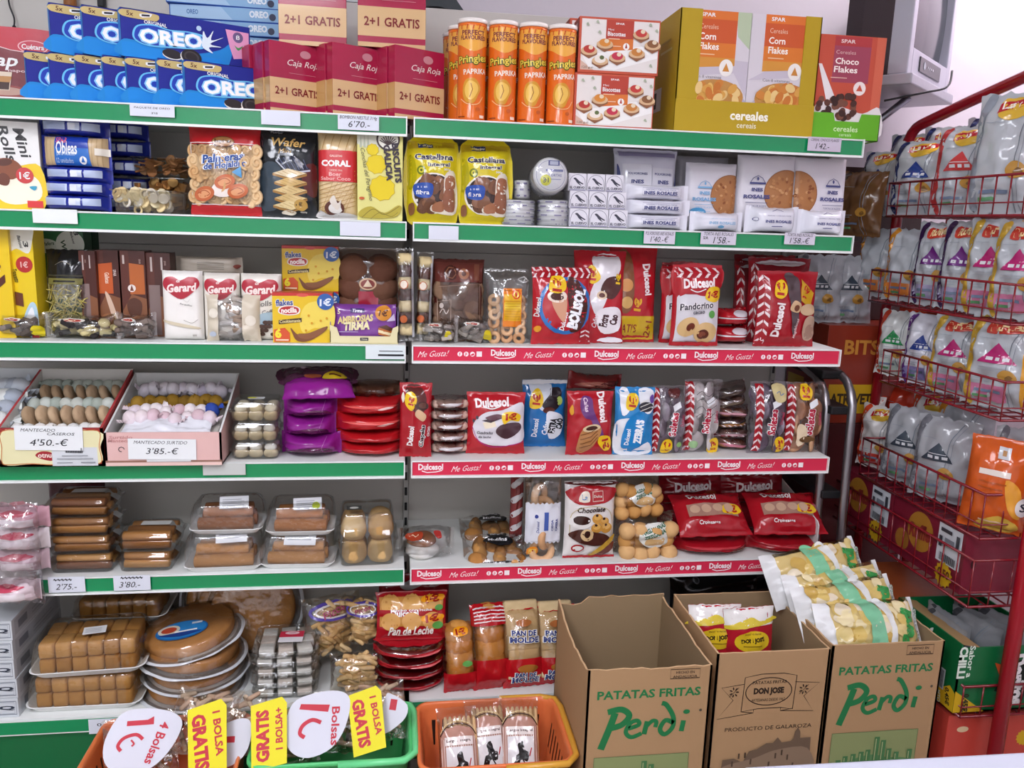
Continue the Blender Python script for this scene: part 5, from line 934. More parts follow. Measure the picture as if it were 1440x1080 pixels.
# ---- open shop boxes of wrapped shortbread (tilted up at the back)
def openbox(w, d, h, tilt, outer, inner, wall='#e9e6e0', t=.0035, hb=None):
    """open-top tray box, front panel height h; back wall height hb; origin = front lower edge centre"""
    hb = hb or h; b = MB(); mo, mi_ = mat(outer), mat(inner)
    b.box(-w/2, w/2, 0, d, 0, t, mi_); b.box(-w/2, w/2, 0, t, 0, h, mo); b.box(-w/2, w/2, d-t, d, 0, hb, mi_)
    for s in (-1, 1):
        V = []
        for dx in (0, t): V += [(s*(w/2-dx), 0, 0), (s*(w/2-dx), d, 0), (s*(w/2-dx), d, hb), (s*(w/2-dx), 0, h)]
        b.add(V, [(0, 1, 2, 3), (7, 6, 5, 4), (2, 6, 7, 3), (0, 3, 7, 4), (1, 5, 6, 2)], [mo, mi_, mat(wall), mo, mo])
    return b
def sweets(par_xyz, w, d, z0, rows, n, cols, kinds, label, group, r, tilt, seed, name='wrapped_shortbread', sz=.02, cat='shortbread'):
    q = random.Random(seed); x0, y0, zb = par_xyz; k = 0; M_ = Matrix.Rotation(tilt, 4, 'X')
    for j in range(rows):
        for i in range(n):
            c, kind = cols[j % len(cols)], kinds[j % len(kinds)]
            p = M_ @ Vector((((i+.5)/n-.5)*w*.88+q.uniform(-.004, .004), d*(.1+.82*(j+.5)/rows), z0+q.uniform(0, .008)))
            o = inst(good(kind, q.choice(c), sz, sz*(2.2 if kind == 'sweet' else .8)), name, (x0+p.x, y0+p.y, zb+p.z), (q.uniform(-.3, .3)+(1.2 if kind == 'disc' else .2), (PI/2-.25 if kind == 'disc' else q.uniform(-.4, .4)) if False else q.uniform(-.3, .3), q.uniform(-.5, .5) if kind != 'disc' else PI/2+q.uniform(-.3, .3)))
            T(o, label[j % len(label)], cat, group); k += 1
# box with red rims and the cream label
xa, xb = xat(2, -.02, Z4+.03), xat(148, -.02, Z4+.03); w = xb-xa; xm = (xa+xb)/2; tl = .2; hf = zat(601, xm, -.02)-Z4; d = .27
b = openbox(w, d, hf, 0, '#9c2b2b', '#dcdad3', '#b03a3c', .006, .2)
b.dec([('P', '#e9e3b4', [(.02, .1), (.04, .9), (.3, .95), (.96, .92), (.97, .5), (.96, .08), (.6, .06), (.3, .07)]), ('S', '#c9783a', .008, [(.02, .12), (.08, .06), (.3, .08), (.5, .05), (.8, .07), (.97, .1), (.96, .5), (.97, .9), (.8, .94), (.4, .93), (.05, .93), (.03, .5)], True), ('P', '#a3232b', [(.34, .3), (.4, .2), (.5, .16), (.5, .36), (.4, .4)]), ('t', '#f3e6da', 'otnu', .43, .29, .13, .045), ('r', '#d8dce0', .5, .02, .94, .5), ('r', '#b9bec4', .63, .36, .8, .48)]+[('r', '#3b3e42', .63+.0085*i, .36, .634+.0085*i+.003*(i % 2), .49) for i in range(20)]+[('r', '#8b9096', .55, .2, .9, .22), ('r', '#8b9096', .6, .28, .85, .3), ('r', '#8b9096', .55, .1, .7, .12), ('r', '#8b9096', .78, .1, .92, .13)], lambda x_, y_, o_: (x_-w/2, -o_, y_), w, hf)
o = b.out('shop_box', None, (xm, -.03, Z4+.0005), (tl*0, 0, 0)); T(o, 'open box with red rims and a cream label, full of clear-wrapped shortbread', 'shop box', 'open shortbread boxes on the fourth shelf')
MB().box(-w*.44, w*.44, .03, d-.02, 0, .055, mat('#cfc9bd'), .003).out('inner_tray', o, (0, 0, .004), (.24, 0, 0))
q = random.Random(9); G1 = 'shortbread in the red-rimmed box'; Lr = ['shortbread in white paper in the front of the red-rimmed box', 'clear-wrapped round tan shortbread in the red-rimmed box', 'shortbread in twisted clear film at the back of the red-rimmed box']
for row, (y, zz, n, kind, cs, sz) in enumerate(((.04, .083, 8, 'sweet', ['#e6e8e8', '#dfe2e2', '#eceded'], .017), (.095, .105, 7, 'disc', ['#bba184', '#b0977a', '#c4ab8d'], .027), (.15, .125, 8, 'sweet', ['#aebab2', '#b9c3bc', '#c9d0ca'], .018), (.2, .14, 7, 'disc', ['#b29a7e', '#a98f72'], .026), (.235, .155, 8, 'sweet', ['#a9b6ae', '#b7c2ba'], .019))):
    for i in range(n):
        o = inst(good(kind, q.choice(cs), sz, sz*(2.3 if kind == 'sweet' else .62)), 'wrapped_shortbread', (xm+((i+.5)/n-.5)*w*.86, -.03+y+q.uniform(-.006, .006), Z4+zz), ((PI/2-.35, 0, PI/2+q.uniform(-.25, .25)) if kind == 'disc' else (q.uniform(-.5, .5), q.uniform(-.5, .5), q.uniform(-.8, .8))))
        T(o, Lr[0 if row == 0 else (1 if kind == 'disc' else 2)], 'shortbread', G1)
b = MB().box(-.079, .079, -.0004, .0004, 0, .062, mat('#eceff0')); b.dec([('t', '#34363c', 'MANTECADO', .35, .83, .5, .05, 0, .3, 0), ('t', '#34363c', 'CASEROS', .68, .68, .4, .045, 0, .3, 0), ('t', '#2b2d33', "4'50.-€", .5, .33, .55, .11, 0, .25, 0)], lambda x_, y_, o_: (x_-.079, -.0004-o_, y_), .158, .062)
x, z = at(70, 633, -.032); o = b.out('price_card', None, (x, -.0335, z), (0, .02, 0)); T(o, "large handwritten card reading 4'50 taped to the red-rimmed box", 'price tag')
# pink box
xa, xb = xat(150, -.02, Z4+.03), xat(313, -.02, Z4+.03); w = xb-xa; xm = (xa+xb)/2; hf = zat(607, xm, -.02)-Z4; d = .27
b = openbox(w, d, hf, 0, '#e3b9b4', '#dedfdd', '#e3e4e2', .005, .19)
b.dec([('r', '#9a7060', 0, .1, 1, .16), ('r', '#e9c7be', 0, 0, 1, .1), ('t', '#c98f8c', 'Surtido', .14, .86, .2, .03, 0, .2), ('t', '#c98f8c', 'Mantecados', .16, .76, .26, .03, 0, .2), ('s', '#5a4a4a', .008, [(.14+.025*math.cos(i*.8), .5+.07*math.sin(i*.8)) for i in range(7)]), ('r', '#e6e8ea', .35, .12, .73, .3), ('r', '#6b6f74', .55, .2, .72, .23)], lambda x_, y_, o_: (x_-w/2, -o_, y_), w, hf)
o = b.out('shop_box', None, (xm, -.03, Z4+.0005), (0, 0, 0)); T(o, 'open pale pink box with white lining, full of assorted wrapped shortbread', 'shop box', 'open shortbread boxes on the fourth shelf')
MB().box(-w*.44, w*.44, .03, d-.02, 0, .06, mat('#c9c4bb'), .003).out('inner_tray', o, (0, 0, .0035), (.22, 0, 0))
pb = bag(w*.8, .11, .02, mat('#dfe0e6', 'f'), [], sv=.0, wr=.008, seed=81, p=2.2); pb.out('liner_sheet', o, (0, .015, hf-.01), (-1.2, 0, 0))
q = random.Random(12); G2 = 'shortbread in the pink box'; Lp = ['pink-printed white paper shortbread near the front of the pink box', 'gold-wrapped shortbread in the middle of the pink box', 'white twisted-paper shortbread at the back of the pink box', 'single blue-wrapped shortbread at the right of the pink box']
for row, (y, zz, n, cs, sz, li) in enumerate(((.075, .105, 8, ['#dccfd8', '#e3d8de', '#d5bcc6'], .018, 0), (.11, .115, 8, ['#d9ccd6', '#e6dfe4', '#cfb3be'], .018, 0), (.155, .128, 8, ['#8a6a1e', '#7a5c1c', '#97762a'], .02, 1), (.215, .15, 9, ['#b9b3c4', '#c9c4d0', '#d3cfd8'], .018, 2))):
    for i in range(n):
        bl = row == 1 and i == n-1; o = inst(good('sweet', '#2f4aa0' if bl else q.choice(cs), sz, sz*2.3), 'wrapped_shortbread', (xm+((i+.5)/n-.5)*w*.8, -.03+y+q.uniform(-.008, .008), Z4+zz+q.uniform(-.003, .006)), (q.uniform(-.5, .5), q.uniform(-.6, .6), q.uniform(-.9, .9)))
        T(o, Lp[3 if bl else li], 'shortbread', None if bl else G2)
b = MB().box(-.082, .082, -.0004, .0004, 0, .054, mat('#eceff0')); b.dec([('t', '#34363c', 'MANTECADO SURTIDO', .48, .83, .78, .05, 0, .3, 0), ('t', '#2b2d33', "3'85.-€", .5, .42, .46, .1, 0, .25, 0)], lambda x_, y_, o_: (x_-.082, -.0004-o_, y_), .164, .054)
x, z = at(229, 646, -.032); o = b.out('price_card', None, (x, -.0335, z), (0, .02, 0)); T(o, "large handwritten card reading 3'85 taped to the pale pink box", 'price tag')
# leftmost box with white parcels
xa, xb = xat(-70, -.02, Z4+.03), xat(-1, -.02, Z4+.03); w = xb-xa+.02; xm = (xa+xb)/2; b = openbox(w, .27, .09, 0, '#8f2a30', '#e4e8ea', '#e9edf0', .006, .2); o = b.out('shop_box', None, (xm, -.025, Z4+.0005)); T(o, 'open white-lined box cut off by the left edge, full of silvery parcels', 'shop box', 'open shortbread boxes on the fourth shelf')
MB().box(-w*.44, w*.44, .03, .25, 0, .06, mat('#d3d7da'), .003).out('inner_tray', o, (0, 0, .0045), (.24, 0, 0))
for i in range(12):
    o = inst(good('sweet', q.choice(['#aab4c2', '#c3ccd6', '#dfe5ea']), .03, .055), 'wrapped_shortbread', (xm+w*(.02+.13*(i % 3)), .03+.045*(i//3), Z4+.1+.02*(i//3)), (q.uniform(-.5, .5), q.uniform(-.6, .6), q.uniform(-.9, .9))); T(o, 'silvery paper parcel in the box at the far left of the fourth shelf', 'shortbread', 'silvery parcels')
# ---- clear boxes of iced cakes
def iced(p, z, lab, lid, cs, seed, y=.012):
    x, w, h = fit(*p, z, y); w *= .94; d = .11; o = T(empty('cake_box', (x, y+d/2, z)), lab, 'cake box', 'clear boxes of iced cakes'); clamshell(w, d, h, .5).out('clear_box', o); r = random.Random(seed)
    for j in range(2):
        for i in range(3):
            inst(good('bun', r.choice(['#cdb892', '#d6c6a4']), w*.15, h*.5), 'cake', ((i-1)*w*.3, (j-.5)*d*.44-.004, h*.06), (0, 0, r.uniform(0, 3)), o); inst(good('bun', r.choice(cs), w*.13, h*.34), 'icing', ((i-1)*w*.3, (j-.5)*d*.44-.004, h*.46), (0, 0, r.uniform(0, 3)), o)
    return o, h, w
z = Z4+.001
for i, (p, lab, cs) in enumerate((((321, 395, 622), 'bottom clear box of white iced cakes beside the pink box', ['#e8e6de', '#dcd8cc']), ((321, 393, 594), 'middle clear box of pale iced cakes beside the pink box', ['#d5d0c2', '#ddd8ca']), ((320, 396, 565), 'top clear box of nutty iced cakes beside the pink box', ['#d9c9a0', '#e3dac0']))):
    o, h, w = iced(p, z, lab, .5, cs, i); z += h*.97
b = MB().box(-.02, .02, -.012, .012, 0, .0005, mat('#cdd0cf')); b.dec([('e', '#c9cf1e', .2, .5, .3, .2)], lambda x_, y_, o_: (x_-.02, y_-.012, .0005+o_), .04, .024); b.out('sticker', o, (.0, -.01, h+.0005))
# ---- purple bags
PU, PD = '#8a1f86', '#4a2238'
z = Z4+.001
for i, (p, yy) in enumerate((((394, 476, 617), .01), ((396, 468, 590), .012), ((397, 470, 566), .012))):
    x, w, h = fit(*p, z, yy); b = bag(w*1.06, h*1.08, .14, mat(PU, 'g'), [('P', '#5c1f4c', [(.15, .2), (.5, .5), (.8, .45), (.85, .1), (.4, .05)]), ('s', '#b56ab0', .006, [(.74, .05), (.72, .5), (.78, .95)])], su=.05, sv=0, wr=.006, seed=90+i, p=2.3, nv=14, k='g', pinch=.2)
    o = b.out('sweet_bag', None, (x, yy+.07, z), (0, 0, .06*(i-1))); T(o, f'shiny purple bag in the purple stack, {("lowest", "second from bottom", "third from bottom")[i]} one', 'sweet bag', 'shiny purple bags'); z += h*.92
x, w, h = fit(398, 500, 545, z, .02)
D = [('P', PD, [(0, .5), (1, .5), (1, 1), (0, 1)]), ('P', '#5a2c4a', [(.0, .42), (.4, .5), (1, .42), (1, .6), (0, .6)]), ('S', '#b9a3b0', .04, [(.14, .8), (.2, .9), (.3, .78), (.38, .9), (.48, .8)]), ('S', '#b9a3b0', .04, [(.52, .82), (.6, .92), (.68, .8), (.78, .92), (.86, .84)]), ('e', '#b9603a', .42, .48, .13, .07), ('P', '#ecd02a', [(.56, .36), (.6, .52), (.8, .6), (.93, .56), (.88, .42), (.7, .38)]), ('r', '#6a2a1c', .66, .46, .84, .5)]
o = bag(w, .15, .05, mat(PU, 'g'), D, sv=.06, wr=.005, seed=95, k='g').out('sweet_bag', None, (x, .015, z+.014), (-1.2, 0, .12)); T(o, 'purple and dark brown bag lying tilted on top of the purple stack', 'sweet bag', 'shiny purple bags')
# ---- red lying bags
z = Z4+.001
for i, (p, dz) in enumerate((((476, 566, 628), .02), ((474, 568, 612), .02), ((472, 566, 588), .02), ((474, 564, 566), .02))):
    x, w, h = fit(*p, z, .015); b = bag(w*1.05, h*1.1, .15, mat('#b3181f', 'g'), [('P', '#e05a55', [(.1, .6), (.4, .72), (.9, .66), (.8, .55)]), ('P', '#f0c9c4', [(.6, .5), (.75, .62), (.85, .55), (.7, .45)])] if i > 1 else [], su=.04, sv=0, wr=.006, seed=100+i, p=2.4, nv=14, k='g', pinch=.14)
    o = b.out('sweet_bag', None, (x, .09, z), (0, 0, .03*(i-1))); T(o, f'shiny red bag lying in the red stack beside the purple bags, {("lowest", "second from bottom", "third from bottom", "topmost")[i]} one', 'sweet bag', 'shiny red lying bags'); z += h*.95
x, w, h = fit(490, 566, 545, z, .05); o = bag(w, .04, .14, clear('#d8c4b8', .06, .12, .5), [], su=.06, sv=0, wr=.005, seed=105, p=2.3, nv=12).out('sweet_bag', None, (x, .13, z), (0, 0, .04)); T(o, 'brown see-through bag lying on top of the red stack', 'sweet bag')
for i in range(3): inst(good('bun', '#8a6a58', .03, .025), 'cake', ((i-1)*.045, 0, .006), (0, 0, i), o)
# ---- upright red bag over the gap
D = [('P', '#5a2422', [(.2, .95), (.6, .97), (.85, .8), (.75, .6), (.5, .62), (.25, .75)]), ('P', YEL, [(.18, .72), (.2, .86), (.42, .88), (.55, .78), (.4, .64)]), ('t', '#b3201c', '1€', .37, .765, .25, .18, 80, 0, .06), ('e', '#3a1f1a', .72, .7, .2, .13), ('e', '#5d3428', .74, .71, .13, .09), ('P', '#d8b08a', [(.5, .58), (.6, .66), (.85, .58), (.75, .5)]), ('t', '#f9eeee', 'Dulcesol', .36, .3, .62, .19, 84, 0, .045), ('t', '#fff', 'Chapelas', .74, .3, .72, .2, 84, 0, .12), ('t', '#3a1f1f', 'Chapelas', .74, .3, .7, .18, 84, 0, .04), ('t', '#f3dada', 'cacao', .93, .36, .3, .08, 84), ('P', '#f3e9d8', [(.05, .82), (.12, .88), (.16, .8), (.1, .74)])]
bagpx('cake_bag', (561, 607, 542), Z4, .008, .045, mat('#ad1a26', 'g'), D, 'slim upright red bag standing over the gap between the two bays', 'cake bag', rx=-.06, rz=-.08, k='g', seed=110, wr=.004)
# ---- clear and red stack
z = Z4+.001
for i in range(5):
    x, w, h = fit(606, 660, 612-17.5*i, z, .03); b = bag(w, .036, .12, lambda u, v: (mat('#a51a24', 'g') if v < .28 or u < .08 else clear('#f8f0ee', .3, .2, .7)), [('P', '#d9d2d4', [(.2, .5), (.5, .7), (.85, .6), (.6, .42)])], su=.05, sv=0, wr=.005, seed=115+i, p=2.4, nv=12, k='g', pinch=.2)
    o = b.out('cake_bag', None, (x, .09, z), (0, 0, .05*math.sin(i*2))); T(o, f'small clear and red cake pack in the stack of five, {("lowest", "second from bottom", "middle", "second from top", "topmost")[i]}', 'cake bag', 'clear and red cake packs'); z += .031
    for k in range(3): inst(good('bun', '#d8bcae', .02, .022), 'cake', ((k-1)*.032, -.02, .006), (0, 0, k), o)
# ---- red and white bar bag
D = [('P', '#dfdbe2', [(.12, .3), (.1, .5), (.3, .68), (.6, .72), (.96, .84), (.99, .5), (.98, .22), (.6, .14), (.3, .18)]), ('S', '#b2208a', .012, [(.08, .45), (.2, .22), (.5, .12), (.98, .2)])]+logo(.42, .84, .58, 3)+[('s', WH, .018, smooth([(.3, .765), (.42, .74), (.56, .78)], 4)), ('p', '#efe2c8', [(.26, .52), (.46, .57), (.5, .46), (.3, .42)]), ('p', '#3a2630', [(.24, .55), (.5, .62), (.62, .6), (.4, .52)]), ('P', '#4a3038', [(.5, .42), (.62, .5), (.9, .52), (.93, .4), (.7, .26), (.52, .33)]), ('P', '#6b4a54', [(.3, .6), (.5, .66), (.62, .62), (.45, .56)]), ('P', YEL, [(.63, .5), (.6, .66), (.78, .7), (.93, .64), (.9, .54), (.75, .56)]), ('t', '#b3201c', '1€', .76, .62, .2, .12, 4, .1, .06), ('t', '#4a4450', 'Cuadradas', .3, .36, .28, .05, 0, .2), ('t', '#4a4450', 'de leche', .3, .29, .22, .04, 0, .2), ('e', '#4a4450', .16, .6, .025, .03), ('e', '#4a4450', .1, .55, .02, .03)]
bagpx('cake_bag', (656, 739, 556), Z4, .03, .05, mat('#b51c28', 'g'), D, 'red and white bag showing a chocolate-coated bar', 'cake bag', 'cake bags on the fourth shelf', rx=-.1, rz=-.05, k='g', seed=121, wr=.004)
D = [('P', '#d5dbe6', [(.15, .98), (.6, .98), (.62, .75), (.45, .55), (.25, .7)]), ('P', '#2a2228', [(.42, .62), (.6, .8), (.62, .88), (.85, .88), (.86, .68), (.7, .55)]), ('e', '#b9d06a', .83, .7, .07, .1), ('e', '#5a2a20', .58, .56, .14, .07), ('P', YEL, [(.14, .6), (.18, .8), (.34, .88), (.45, .74), (.38, .6)]), ('t', '#b3201c', '1€', .29, .72, .24, .19, 84, 0, .06), ('P', '#e4e6ee', [(.52, .5), (.7, .54), (.92, .45), (.86, .2), (.6, .14)]), ('t', '#22262c', 'EXTRA', .67, .33, .34, .17, 80, 0, .06), ('t', '#22262c', 'CAO', .84, .36, .24, .16, 80, 0, .06), ('t', '#e9eef6', 'Cañas', .5, .3, .3, .13, 80, .2, .03), ('t', '#e9eef6', 'Dulcesol', .27, .3, .4, .13, 84, 0, .03), ('p', '#e3e6ea', [(0, 1), (1, 1), (1, .95), (0, .93)])]
bagpx('cake_bag', (734, 797, 538), Z4, .1, .05, mat('#1f6fb4', 'g'), D, 'bright blue and white bag set back behind the bar bag', 'cake bag', 'cake bags on the fourth shelf', rx=-.08, rz=.0, k='g', seed=122, wr=.004)
D = [('P', '#6a3a7a', [(.25, .75), (.3, .92), (.5, .9), (.55, .7), (.75, .4), (.8, .2), (.6, .3), (.5, .55), (.35, .6)]), ('t', '#e9cfe0', 'Cañas', .38, .8, .3, .09, -80, .2)]+logo(.74, .76, .62, -84)+[('P', '#b9814e', [(.2, .12), (.3, .42), (.62, .5), (.72, .38), (.5, .1), (.3, .03)]), ('e', '#e0c9a0', .5, .44, .2, .075, .15), ('e', '#4a2a22', .5, .44, .13, .045, .15)]+[('s', '#6d3f24', .014, [(.26, .12+.07*i), (.5, .17+.07*i), (.64, .3+.05*i)]) for i in range(4)]+[('P', YEL, [(.66, .2), (.7, .32), (.92, .3), (.97, .16), (.85, .06)]), ('t', '#b3201c', '1€', .84, .19, .22, .17, -78, 0, .06), ('P', '#e0a02a', [(.02, .72), (.08, .8), (.1, .68), (.05, .64)])]
bagpx('cake_bag', (797, 863, 554), Z4, .012, .05, mat('#b01b27', 'g'), D, 'red bag with a striped pastry and downward white lettering', 'cake bag', 'cake bags on the fourth shelf', rx=-.07, rz=.02, k='g', seed=123, wr=.004)
x, w, h = fit(797, 868, 548, Z4, .13); o2 = bagpx('cake_bag', (800, 862, 556), Z4, .13, .06, mat('#8f1a22', 'g'), [], 'red bag standing hidden behind the striped pastry bag', 'cake bag', 'cake bags on the fourth shelf', k='g', seed=124)
zt = zat(552, x, .12); o = bag(w*1.05, .055, .12, mat('#8a2424', 'g'), [('P', '#b06a5a', [(.1, .3), (.4, .7), (.8, .6), (.6, .3)]), ('P', '#5a1a1a', [(.4, .3), (.7, .8), (.95, .5)])], su=.08, sv=0, wr=.007, seed=125, p=2.1, nv=12, k='g', pinch=.3).out('cake_bag', None, (x, .15, zt), (0, .06, 0)); T(o, 'rounded dark red bag lying on top behind the striped pastry bag', 'cake bag', 'cake bags on the fourth shelf')
D = [('P', '#e3e6ec', [(.0, .45), (.2, .55), (.4, .5), (.35, .05), (.85, .2), (.9, .02), (.05, .02)]), ('P', '#e9ecf2', [(.1, .95), (.3, .98), (.35, .7), (.15, .6)]), ('P', '#e9ecf2', [(.6, .98), (.95, .95), (.97, .7), (.8, .62), (.6, .75)]), ('e', '#22222a', .76, .72, .2, .12)]+[('s', '#e6e3da', .014, [(.6, .66+.06*i), (.9, .72+.06*i)]) for i in range(3)]+[('P', YEL, [(.25, .7), (.27, .88), (.48, .92), (.56, .8), (.42, .68)]), ('t', '#b3201c', '1€', .4, .8, .26, .2, 84, 0, .06), ('P', '#1f84c9', [(.15, .15), (.25, .5), (.55, .62), (.72, .6), (.74, .3), (.6, .12), (.35, .1)]), ('t', '#f4f8fc', "ZEBRA'S", .58, .36, .6, .22, 84, 0, .07), ('t', '#f4f8fc', 'Dulcesol', .3, .28, .4, .12, 84, 0, .03), ('P', '#6a4aa0', [(.85, .86), (.95, .9), (.97, .8), (.88, .78)])]
bagpx('cake_bag', (864, 920, 548), Z4, .012, .045, mat('#2a86c6', 'g'), D, 'sky blue and white bag with upright striped-cake lettering', 'cake bag', 'cake bags on the fourth shelf', rx=-.06, rz=-.03, k='g', seed=126, wr=.004)
def solete(p, y, lab, seed, word, wc, tint, cakecol, eu, blob=None, rz=0, chevu=(0, .16)):
    x, w, h = fit(*p, Z4, y); o = T(empty('cake_bag', (x, y+.025, Z4+.001), (-.06, 0, rz)), lab, 'cake bag', 'clear cake bags with chevron edges')
    D = chev(chevu[0], chevu[1], .03, .97, 9)+[('t', '#f3eef0', word, .55, .45, .66, .25, 84, 0, .12), ('t', wc, word, .55, .45, .64, .22, 84, 0, .05), ('t', '#b9405a', 'Dulcesol', .82, .5, .3, .1, 84, 0, .02), ('p', '#eceef2', [(.5, .72), (.72, .78), (.76, .7), (.56, .63)])]+[('P', YEL, [(eu[0]-.14, eu[1]-.09), (eu[0]-.12, eu[1]+.08), (eu[0]+.06, eu[1]+.11), (eu[0]+.16, eu[1]+.02), (eu[0]+.1, eu[1]-.1)]), ('t', '#b3201c', '1€', eu[0], eu[1], .26, .19, 84, 0, .06)]+(blob or [])
    bag(w, h, .045, clear(tint, .06, .12, .5, 24), D, sv=.04, wr=.006, seed=seed, p=2.5, pinch=.05, k='g').out('wrapper', o)
    for j in range(4):
        for i in range(2): inst(good('bun', cakecol[(i+j) % len(cakecol)], w*.28, .014), 'cake', ((i-.45)*w*.42, .008, h*(.16+.22*j)), (PI/2, 0, i+j), o)
solete((917, 968, 546), .02, 'clear chevron-edged cake bag with dark cakes, next to the sky blue bag', 131, 'Soletes', '#b3203c', '#f6f3f6', ['#7d7280', '#8d8290', '#a9a2ae'], (.4, .12), [('e', '#8ab86a', .75, .14, .07, .08), ('P', '#5a2a2a', [(.4, .95), (.7, .96), (.65, .84), (.42, .85)])])
solete((962, 1015, 537), .03, 'clear chevron-edged bag of white-iced striped cakes', 132, 'Soletes', '#b3203c', '#f8f6f8', ['#e3dfe0', '#d9d4d6', '#ece9ea'], (.8, .1), [('e', '#9ac08a', .25, .12, .12, .1)]+[('s', '#3a3034', .012, smooth([(.25, .5+.1*i), (.4, .55+.1*i), (.55, .48+.1*i), (.8, .56+.1*i)], 3)) for i in range(4)], chevu=(0, .2))
solete((1054, 1108, 540), .015, 'clear chevron-edged cake bag with a cream cake picture, second from the right end', 133, 'Soletes', '#b3203c', '#f2eff3', ['#75677a', '#6a5c70', '#958c9c'], (.78, .13), [('P', '#d6c690', [(.5, .95), (.85, .95), (.88, .75), (.6, .74)]), ('S', '#6a8ab0', .02, [(.6, .84), (.68, .87), (.74, .82), (.82, .85)])], chevu=(.1, .3))
solete((1105, 1160, 541), .02, 'clear cake bag with tan cakes at the right end of the fourth shelf', 134, 'Soletes', '#b3203c', '#f6ece8', ['#c99a78', '#d0a684', '#b98c6c'], (.42, .87), [('P', '#e9d4b4', [(.25, .42), (.45, .38), (.5, .2), (.3, .1), (.22, .25)]), ('e', '#6a4a2a', .5, .2, .2, .08)], rz=.03)
z = Z4+.001
for i in range(6):
    x, w, h = fit(1010, 1058, 600, z, .05+.01*(i % 2)); b = bag(w*1.08, .04, .11, clear(('#e8d8dc', '#efe3e6', '#dcc8c6')[i % 3], .26, .18, .7), [('P', ('#d8889a', '#c9a0a8', '#a87a4a', '#d9a0ac', '#6a5a4a', '#5a4a42')[i], [(.05, .3), (.4, .55), (.95, .45), (.9, .25), (.4, .2)])]+(chev(.02, .9, .1, .4, 6, False) if i in (1, 2) else []), su=.05, sv=0, wr=.006, seed=140+i, p=2.3, nv=12, k='g', pinch=.2)
    o = b.out('cake_bag', None, (x, .11, z), (0, (.1, 0, -.05, .08, -.2, -.25)[i], .05*(i % 2))); T(o, f'clear cake pack lying in the pile between the chevron bags, {("lowest", "second from bottom", "third from bottom", "third from top", "second from top", "topmost")[i]}', 'cake bag', 'clear cake packs lying in a pile'); z += .031
    for k in range(2): inst(good('bun', ('#b07a5a', '#8a6a5a', '#5a4a46')[i % 3], .022, .024), 'cake', ((k-.5)*.045, -.02, .006), (0, 0, k), o)
# ---- hanging bag of pink and white packs at the left edge
x, _ = at(18, 800, -.05); o = T(empty('cake_bag', (x, -.045, Z5+.001)), 'crinkled clear bag of pink and white packs spilling over the shelf edge, far left', 'cake bag')
for i in range(4):
    bag(.13, .055, .09, mat(('#d9c6cc', '#cfb4bd', '#e3d9dc', '#cc9ca8')[i], 'g'), [('P', '#c4465e', [(.1, .75), (.4, .95), (.8, .85), (.5, .7)]), ('r', '#e9dfe3', .2, .2, .8, .6)], su=.05, sv=0, wr=.006, seed=200+i, p=2.3, nv=12, k='g').out('pack', o, (.004*i, .045 if i else -.01, -.035+.058*i))
bag(.15, .27, .1, clear('#f6f2f4', .12, .15, .8), [], sv=.03, wr=.012, seed=205, p=2.2).out('wrapper', o, (-.006, -.0, -.05))
# ---- clear pastry boxes
def pastry(p, z, y, cols, lab, seed, grp='clear boxes of long brown pastries', hh=None):
    x, w, h = fit(*p, z, y); h = hh or h; w *= .94; d = .13; o = T(empty('pastry_box', (x, y+d/2, z)), lab, 'pastry box', grp); clamshell(w, d, h, .42).out('clear_box', o); r = random.Random(seed)
    for j in range(3):
        for k in range(2): inst(good('roll', r.choice(cols), w*.4, h*.48), 'pastry', (r.uniform(-.004, .004), (j-1)*d*.28, h*(.05+.44*k)), (0, 0, r.uniform(-.04, .04)), o, (1, d*.27/(h*.48), 1))
    V = [(-w*.2, .0, h+.0006), (w*.3, .0, h+.0006), (w*.3, .03, h+.0006), (-w*.2, .03, h+.0006), (w*.5, .0, h*.55), (w*.5, .03, h*.55)]; MB().add(V, [(0, 1, 2, 3), (1, 4, 5, 2)], mat('#c3c2be')).out('paper_band', o)
    return h
BR = ['#b98248', '#a06c38', '#c89254', '#7d4c2a']; z = Z5+.001
for i in range(4): z += pastry((62-2*i, 164-2*i, 785), z, .012, BR, f'clear box of long brown pastries in the taller stack, {("lowest", "second from bottom", "second from top", "topmost")[i]} one', i, hh=.0505)
z = Z5+.001
for i in range(2): z += pastry((160, 246+4*i, 780), z, .01, ['#b98044', '#c79050', '#9a6432'], f'clear box of long brown pastries in the shorter stack, {("lower", "upper")[i]} one', i+9, hh=.054)
o = T(bag(.16, .1, .05, mat('#4a1a1e', 'f'), [], sv=.04, wr=.004, seed=206).out('cake_bag', None, (xat(105, .25, Z5+.2), .26, Z5)), 'dim dark red bag standing in the shade behind the taller pastry box stack', 'cake bag'); o.scale = (1, 1, 2.6)
